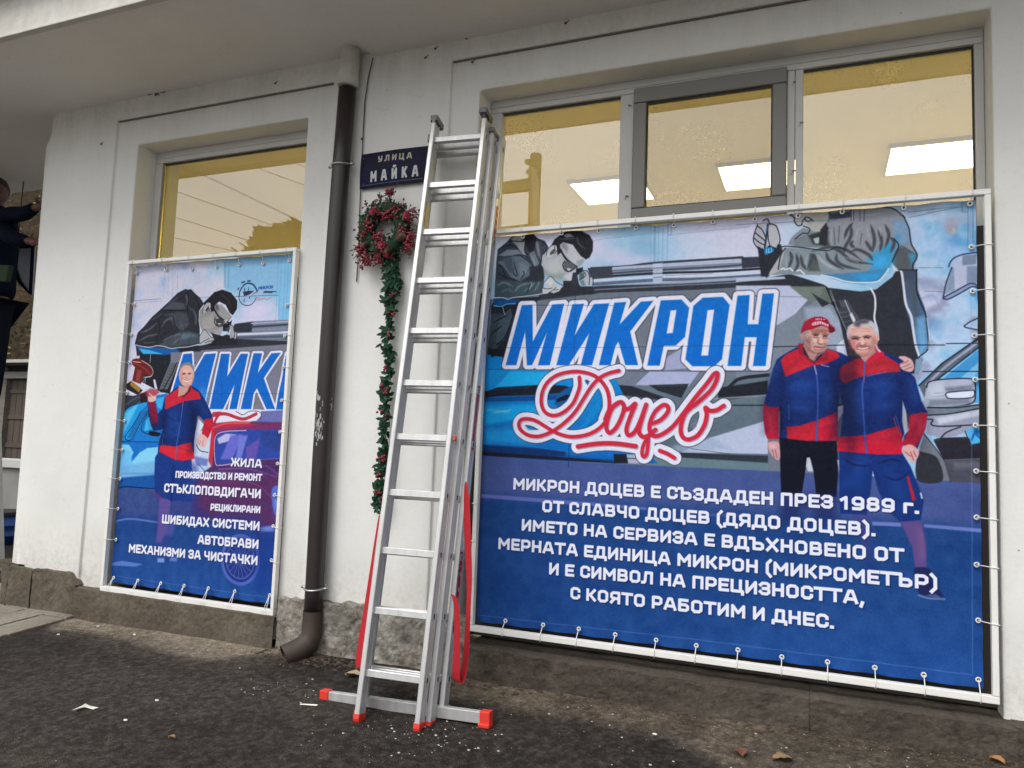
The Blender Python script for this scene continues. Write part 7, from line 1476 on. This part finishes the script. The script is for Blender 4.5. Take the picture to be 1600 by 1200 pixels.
def flower(px, py, r):
    b = MB(); q = at(px, py, -.125)
    for ring, n_, rr_ in ((0, 8, r), (1, 7, r*.7), (2, 5, r*.4)):
        for k in range(n_):
            a = 2*math.pi*(k/n_)+ring*.4; d = Vector((math.cos(a), -.35-ring*.4, math.sin(a))).normalized()*rr_; leafquad(b, q, d, rr_*.42)
    b.ball(tuple(q+Vector((0, -.008, 0))), r*.22, 7); return b.build('flower', M_flow, WR, fix=False)
flower(597, 383, .030); flower(583, 331, .026); flower(636, 336, .026)
# garland hanging from the wreath
gp = pl([(612, 405), (614, 430), (612, 455), (611, 480), (607, 510), (604, 535), (611, 560), (606, 590), (604, 625), (602, 655), (601, 690), (598, 720), (596, 750), (594, 775), (590, 795)], [-.05]*15)
GA = empty('garland', gp[-1], 'thin green garland with red berry bunches hanging down from the wreath', 'garland')
b = MB(); b.tube(gp, .006, 6); b.build('stem', M_gr, GA, smooth=True)
b = MB()
for i in range(len(gp)-1):
    for k in range(38 if i > 1 else 80):
        p = gp[i].lerp(gp[i+1], rnd.random()); ang = rnd.uniform(0, 6.28); dens = 1.35 if i < 3 else 1.
        d = Vector((math.cos(ang), rnd.uniform(-.6, .1), math.sin(ang))).normalized()*rnd.uniform(.028, .052)*dens
        leafquad(b, p+Vector((rnd.gauss(0, .010*dens), rnd.uniform(-.02, .02), rnd.gauss(0, .012))), d, .0125)
b.build('leaves', M_gl, GA, fix=False)['kind'] = 'stuff'
for px, py in ((614, 462), (611, 492), (608, 520), (602, 577), (596, 603), (603, 612), (599, 643), (595, 715), (600, 717), (591, 745), (590, 772), (598, 778)):
    b = MB(); q = at(px, py, -.075)
    for k in range(6): b.ball((q.x+rnd.gauss(0, .011), q.y+rnd.gauss(0, .006), q.z+rnd.gauss(0, .009)), .008, 7)
    b.build('berry_bunch', M_ber, GA, smooth=True)

# ================================================================== beyond the left corner
M_turf = mat('hill_litter', (.018, .015, .011), .95, col2=(.060, .045, .028), nscale=5., bump=.8, bscale=14., noise_amt=.3, spec=.03)
b = MB(); b.grid(lambda u, v: Vector((-34+26*u, 9+v*16, .1+v*24.+.9*noise.noise(Vector((u*9, v*9, 1)))+.35*noise.noise(Vector((u*30, v*30, 1))))), 60, 40); b.build('hillside', M_turf, smooth=True)['kind'] = 'structure'
b = MB(); rnd = random.Random(3)
for k in range(9000):
    x = rnd.uniform(-33, -14); v = rnd.uniform(.05, .9); y = 9+v*16; z = .1+v*24; p = Vector((x, y-.1, z+rnd.uniform(0, .3))); d = Vector((rnd.gauss(0, 1), -.7, rnd.gauss(.2, .8))).normalized()*rnd.uniform(.08, .22)
    leafquad(b, p, d, .04, rnd.choice((0, 0, 1, 2)))
b.build('undergrowth', [mat('dead_leaves', (.10, .07, .035), .9, spec=.05), mat('dull_green', (.035, .045, .02), .8), mat('yellow_moss', (.20, .17, .06), .9)], fix=False)['kind'] = 'stuff'
# low shed with a dark plank door, stone wall, eave and rail
SH = empty('shed', (-16.5, 8.2, .2), 'old low stone shed with a dark plank door seen past the left corner', 'shed')
M_stone = concrete('shed_stone', (.16, .14, .12), (.28, .25, .2), (.05, .045, .04), 2.)
yb = 7.0
def wy(px, py, Y=yb): return at(px, py, Y)
A = wy(12, 588); Bq = wy(34, 708)
b = MB(); b.box(-24, A.x-.02, yb, yb+.3, -.3, 2.85); b.box(-15.0, -9, yb, yb+.3, -.3, 2.85); b.build('stone_wall', M_stone, SH)
b = MB(); b.box(-24, -9, yb+.05, yb+2., 2.78, 3.0); b.box(-24, -9, yb-.35, yb+.05, 2.86, 2.93); b.build('eave', mat('eave_dark', (.035, .03, .028), .8), SH)
b = MB(); b.box(-24, -9, yb-.40, yb-.36, 2.90, 2.965); b.build('eave_strip', mat('pale_strip', (.42, .40, .36), .7), SH)
M_plank = mat('dark_plank', (.06, .045, .036), .8, col2=(.10, .08, .06), nscale=3., stretch=(8, 8, .5))
x = A.x
while x < -15.0:
    b = MB(); b.box(x, x+.185, yb+.1, yb+.14, .8, 2.60); b.build('plank', M_plank, SH, bevel=.008); x += .195
for z in (1.15, 1.75, 2.3):
    b = MB(); b.box(A.x, -15.05, yb+.075, yb+.098, z, z+.09); b.build('batten', M_plank, SH)
b = MB(); b.box(A.x-.1, -14.9, yb-.04, yb+.14, 2.61, 2.75); b.build('lintel', mat('grey_lintel', (.28, .27, .25), .8), SH)
# parapet with a pale coping rail in front of the shed
yr = 4.6; zr = at(14, 722, yr).z
t = empty('parapet_wall', (-13, yr, 0), 'low grey wall with a pale coping seen at the left edge', 'wall')
b = MB(); b.box(-19, -7, yr, yr+.2, -.2, zr-.09); b.build('wall_body', mat('grey_render', (.20, .20, .19), .85, col2=(.30, .29, .27), nscale=2.), t)
b = MB(); b.box(-19, -7, yr-.06, yr+.26, zr-.088, zr+.05); b.build('coping', mat('pale_coping', (.50, .50, .48), .7), t, bevel=.01)
# blue drum
p = at(-12, 905, 2.0); bz = gz(p.x, 2.0)
t = empty('barrel', (p.x, 2.0, bz), 'blue plastic barrel cut off by the left edge', 'barrel')
zt_ = at(0, 805, 2.0).z; b = MB()
hh = zt_-bz; b.tube([(p.x, 2., bz), (p.x, 2., bz+hh*.3), (p.x, 2., bz+hh*.32), (p.x, 2., bz+hh*.34), (p.x, 2., bz+hh*.66), (p.x, 2., bz+hh*.68), (p.x, 2., bz+hh*.7), (p.x, 2., zt_)], [.25, .27, .285, .27, .27, .285, .27, .25], 24); b.build('body', mat('blue_plastic', (.015, .06, .24), .4), t, smooth=True)
b = MB(); b.tube([(p.x, 2., zt_), (p.x, 2., zt_+.05)], .26, 24); b.build('lid', mat('black_plastic', (.02, .02, .02), .5), t, smooth=False, bevel=.01)
# worker on a ladder round the corner
YP = .75
M_jack = mat('navy_work_jacket', (.006, .009, .022), .9, bump=.4, bscale=30., spec=.08); M_tro = mat('dark_trousers', (.008, .010, .018), .9, spec=.08); M_skin = mat('skin', (.15, .065, .055), .6); M_hair = mat('dark_hair', (.03, .018, .014), .7)  # skin colour is darkened to stand for shadow on the worker
hd = at(-6, 302, YP); sc = (at(-6, 302, YP)-Vector(CAM)).length/FPX     # metres in a pixel there
def J(px, py, Y=YP): return at(px, py, Y)
PE = empty('person', J(-10, 650), 'worker in a dark navy jacket reaching both arms to the left corner', 'person')
def skin(name, pts, edges, rad, M, parent, root=0, lev=2):
    me = bpy.data.meshes.new(name); me.from_pydata([tuple(p) for p in pts], edges, []); o = bpy.data.objects.new(name, me); COL.objects.link(o); me.materials.append(M)
    o.parent = parent; o.matrix_parent_inverse = parent_matrix(parent).inverted()
    md = o.modifiers.new('skin', 'SKIN'); md.use_smooth_shade = True
    sv = me.skin_vertices[0].data
    for i, r in enumerate(rad): sv[i].radius = (r, r) if not isinstance(r, tuple) else r; sv[i].use_root = (i == root)
    s2 = o.modifiers.new('sub', 'SUBSURF'); s2.levels = lev; s2.render_levels = lev
    return o
pel = J(-6, 470); che = J(-4, 365); nek = J(-5, 322); shr = J(14, 336, YP-.05); shl = J(-24, 338, YP+.08); elr = J(38, 334, YP-.12); har = J(60, 322, YP-.2); ell = J(18, 372, YP-.2); hal = J(52, 378, YP-.2)
hpr = J(0, 480); hpl = J(-20, 480); knr = J(-6, 560, YP-.08); knl = J(-24, 565); ftr = J(-14, 640); ftl = J(-26, 645)
pts = [pel, che, nek, nek+Vector((0, 0, .09)), shr, elr, har, shl, ell, hal, hpr, knr, ftr, ftr+Vector((.02, -.14, -.02)), hpl, knl, ftl, ftl+Vector((.02, -.14, -.02))]
eds = [(0, 1), (1, 2), (2, 3), (1, 4), (4, 5), (5, 6), (1, 7), (7, 8), (8, 9), (0, 10), (10, 11), (11, 12), (12, 13), (0, 14), (14, 15), (15, 16), (16, 17)]
skin('body', pts, eds, [.12, .13, .055, .05, .06, .045, .028, .06, .045, .028, .08, .055, .04, .035, .08, .055, .04, .035], M_skin, PE)
skin('jacket', [pel+Vector((0, 0, -.03)), pel.lerp(che, .5), che, nek+Vector((0, 0, .02)), shr, elr, elr.lerp(har, .8), shl, ell, ell.lerp(hal, .8)], [(0, 1), (1, 2), (2, 3), (2, 4), (4, 5), (5, 6), (2, 7), (7, 8), (8, 9)], [.17, .165, .175, .07, .085, .068, .05, .09, .07, .052], M_jack, PE)
skin('trousers', [pel, hpr, knr, ftr+Vector((0, 0, .05)), hpl, knl, ftl+Vector((0, 0, .05))], [(0, 1), (1, 2), (2, 3), (0, 4), (4, 5), (5, 6)], [.16, .11, .085, .065, .11, .085, .065], M_tro, PE)
b = MB(); hc = J(-7, 300, YP-.02); b.ball(tuple(hc), .105, 16, sc=(.9, 1.05, 1.2)); b.ball(tuple(hc+Vector((.095, -.02, -.01))), .022, 8, sc=(1.3, .8, .9)); b.ball(tuple(hc+Vector((.07, -.03, -.075))), .04, 8, sc=(1, 1, .6)); b.ball(tuple(hc+Vector((-.02, -.10, -.01))), .024, 8, sc=(.8, .5, 1.3)); b.build('head', M_skin, PE, smooth=True)
b = MB(); b.ball(tuple(hc+Vector((-.018, .01, .03))), .112, 16, sc=(.92, 1.08, 1.12)); b.build('hair', M_hair, PE, smooth=True)
for hb, dr in ((har, 1), (hal, 1)):
    b = MB(); b.ball(tuple(hb), .038, 8, sc=(1.2, .6, 1.0))
    for k in range(4): f0 = hb+Vector((.03, 0, .022-.015*k)); b.tube([f0, f0+Vector((.035, -.012, .004)), f0+Vector((.052, -.006, -.012))], [.010, .009, .007], 7)
    f0 = hb+Vector((0, -.02, .03)); b.tube([f0, f0+Vector((.02, -.015, .025)), f0+Vector((.04, -.01, .03))], [.011, .010, .008], 7); b.build('hand', M_skin, PE, smooth=True)
b = MB(); b.box(-.0, .0, 0, 0, 0, 0)
q = J(2, 425, YP-.2); b = MB(); b.add([q+Vector(v) for v in ((-.06, 0, -.08), (.07, 0, -.09), (.09, 0, .06), (-.05, 0, .07), (-.06, .05, -.08), (.07, .05, -.09), (.09, .05, .06), (-.05, .05, .07))], [(0, 1, 2, 3), (4, 7, 6, 5), (0, 4, 5, 1), (1, 5, 6, 2), (2, 6, 7, 3), (3, 7, 4, 0)]); b.build('tool_pouch', mat('green_pouch', (.012, .035, .012), .8), PE, bevel=.01)
SL = empty('step_ladder', J(-8, 900), 'aluminium ladder under the worker at the left edge', 'ladder')
l0, l1 = J(-22, 960, YP+.05), J(-22, 560, YP+.15); r0, r1 = J(-2, 960, YP+.05), J(-4, 560, YP+.15)
l0.z = gz(l0.x, .5); r0.z = l0.z
l0, l1, r0, r1 = [v-Vector((.25, 0, 0)) for v in (l0, l1, r0, r1)]; r0 += Vector((.22, 0, 0)); r1 += Vector((.22, 0, 0))
for a_, c_ in ((l0, l1), (r0, r1)):
    b = MB(); b.beam(a_, c_, .03, .06); b.build('stile', M_alu, SL)
for k in range(1, 8):
    b = MB(); b.beam(l0.lerp(l1, k/8), r0.lerp(r1, k/8), .05, .025, (0, 1, 0)); b.build('rung', M_alu, SL)
# grey board hanging behind the worker
YQ = 1.0
cs = [(27, 386), (53, 386), (49, 460), (31, 440), (24, 418)]
b = MB(); V = [at(x, y, YQ) for x, y in cs]; n = len(V); b.add(V+[v+Vector((0, .02, 0)) for v in V], [tuple(range(n)), tuple(range(2*n-1, n-1, -1))]+[(i, (i+1) % n, (i+1) % n+n, i+n) for i in range(n)])
t = empty('hanging_board', V[3], 'blue grey board with a dark rim held up beside the worker', 'board'); b.build('board', mat('slate_board', (.38, .41, .50), .6), t)
b = MB(); cs2 = V+[V[0]]; b.tube([v+Vector((0, -.01, 0)) for v in cs2], .016, 6); b.tube([V[0]+Vector((-.02, -.02, .02)), V[1]+Vector((.02, -.02, .02))], .03, 6); b.build('rim', M_jack, t)
b = MB(); b.tube([V[0], V[0]+Vector((0, 0, 4.0-V[0].z))], .006, 5); b.build('cord', M_cable, t)

# ================================================================== across the street (seen only as reflections)
M_bark = mat('bark', (.08, .06, .045), .9, col2=(.14, .11, .08), nscale=6.); M_fol = mat('evergreen', (.035, .06, .03), .8); M_fol2 = mat('evergreen_light', (.07, .10, .045), .8)
def mirror_dir(px, py, Y=YW): 
    d = ray(px, py); t = (Y-CAM[1])/d[1]; p = Vector((d[0]*t, Y, CAM[2]+d[2]*t)); return p, Vector((d[0], -d[1], d[2]))
def refl(px, py, dist):            # point across the street that the glass shows at that photo position
    p, d = mirror_dir(px, py); return p+d*((dist)/abs(d.y))
q = refl(836, 240, 9.0); UP = empty('utility_pole', (q.x, q.y, gz(q.x, q.y)), 'tall utility pole with one cross arm, reflected beside the ladder top', 'pole')
b = MB(); b.tube([(q.x, q.y, gz(0, -9)-.2), q], .13, 10, r2=.11); b.build('shaft', M_bark, UP, smooth=True)
qa = refl(786, 287, 9.0); b = MB(); b.beam((qa.x-.6, q.y, qa.z-.1), (q.x+.1, q.y, qa.z-.1), .12, .14, (0, 1, 0)); b.build('cross_arm', M_bark, UP)
for k, (A_, B2) in enumerate([((300, 265), (478, 350)), ((250, 290), (478, 370)), ((245, 330), (440, 392)), ((355, 245), (478, 290)), ((430, 240), (478, 262)), ((245, 365), (400, 400))]):
    a1, a2 = refl(*A_, 11.), refl(*B2, 13.); d = (a2-a1); b = MB(); b.tube([a1-d*3, a1-d*1.5-Vector((0, 0, .15)), a1, a2, a2+d*1.5, a2+d*4], .010, 5, cap=False)
    prop(b.build('power_line', M_cable, smooth=True), ['power line crossing the whole reflection from upper left to the trees', 'power line next below the longest one in the left window reflection', 'power line that meets the top of the narrow banner frame in the reflection', 'power line in the upper right of the left window reflection', 'topmost short power line in the left window reflection', 'lowest power line in the left window reflection'][k], 'power line', 'power lines across the street')
def tree(px, py, dist, r, h, label):
    q = refl(px, py, dist); z0 = gz(q.x, q.y); T = empty('tree', (q.x, q.y, z0), label, 'tree', 'trees across the street')
    b = MB(); b.tube([(q.x, q.y, z0-.1), (q.x+.1, q.y, z0+(q.z-z0)*.5), (q.x, q.y, q.z-.3)], [.25, .16, .05], 8)
    for k in range(7):
        zz = z0+(q.z-z0)*(.3+.09*k); a = k*2.4; b.tube([(q.x, q.y, zz), (q.x+math.cos(a)*r*.7, q.y+math.sin(a)*r*.7, zz+.5)], [.07, .02], 5)
    b.build('trunk', M_bark, T, smooth=True)
    b = MB(); rn = random.Random(int(px))
    for k in range(2600):
        u = rn.random()**.7; zz = z0+(q.z-z0)*(.22+.78*u); rad = r*(1-u)**.7*(1+.3*math.sin(u*22+px))+.08; a = rn.uniform(0, 6.28); rr_ = rad*math.sqrt(rn.random())
        p = Vector((q.x+math.cos(a)*rr_, q.y+math.sin(a)*rr_, zz)); d = Vector((math.cos(a), math.sin(a), rn.uniform(-.3, .6)))*rn.uniform(.15, .35); leafquad(b, p, d, .09, rn.choice((0, 0, 1)))
    b.build('crown', [M_fol, M_fol2], T, fix=False)
tree(417, 357, 14, 1.7, 8, 'pointed evergreen across the street, left one in the reflection'); tree(442, 352, 15, 2.2, 8, 'broad evergreen across the street, middle one in the reflection'); tree(468, 348, 14, 2.4, 8, 'tall evergreen across the street, right one in the reflection')
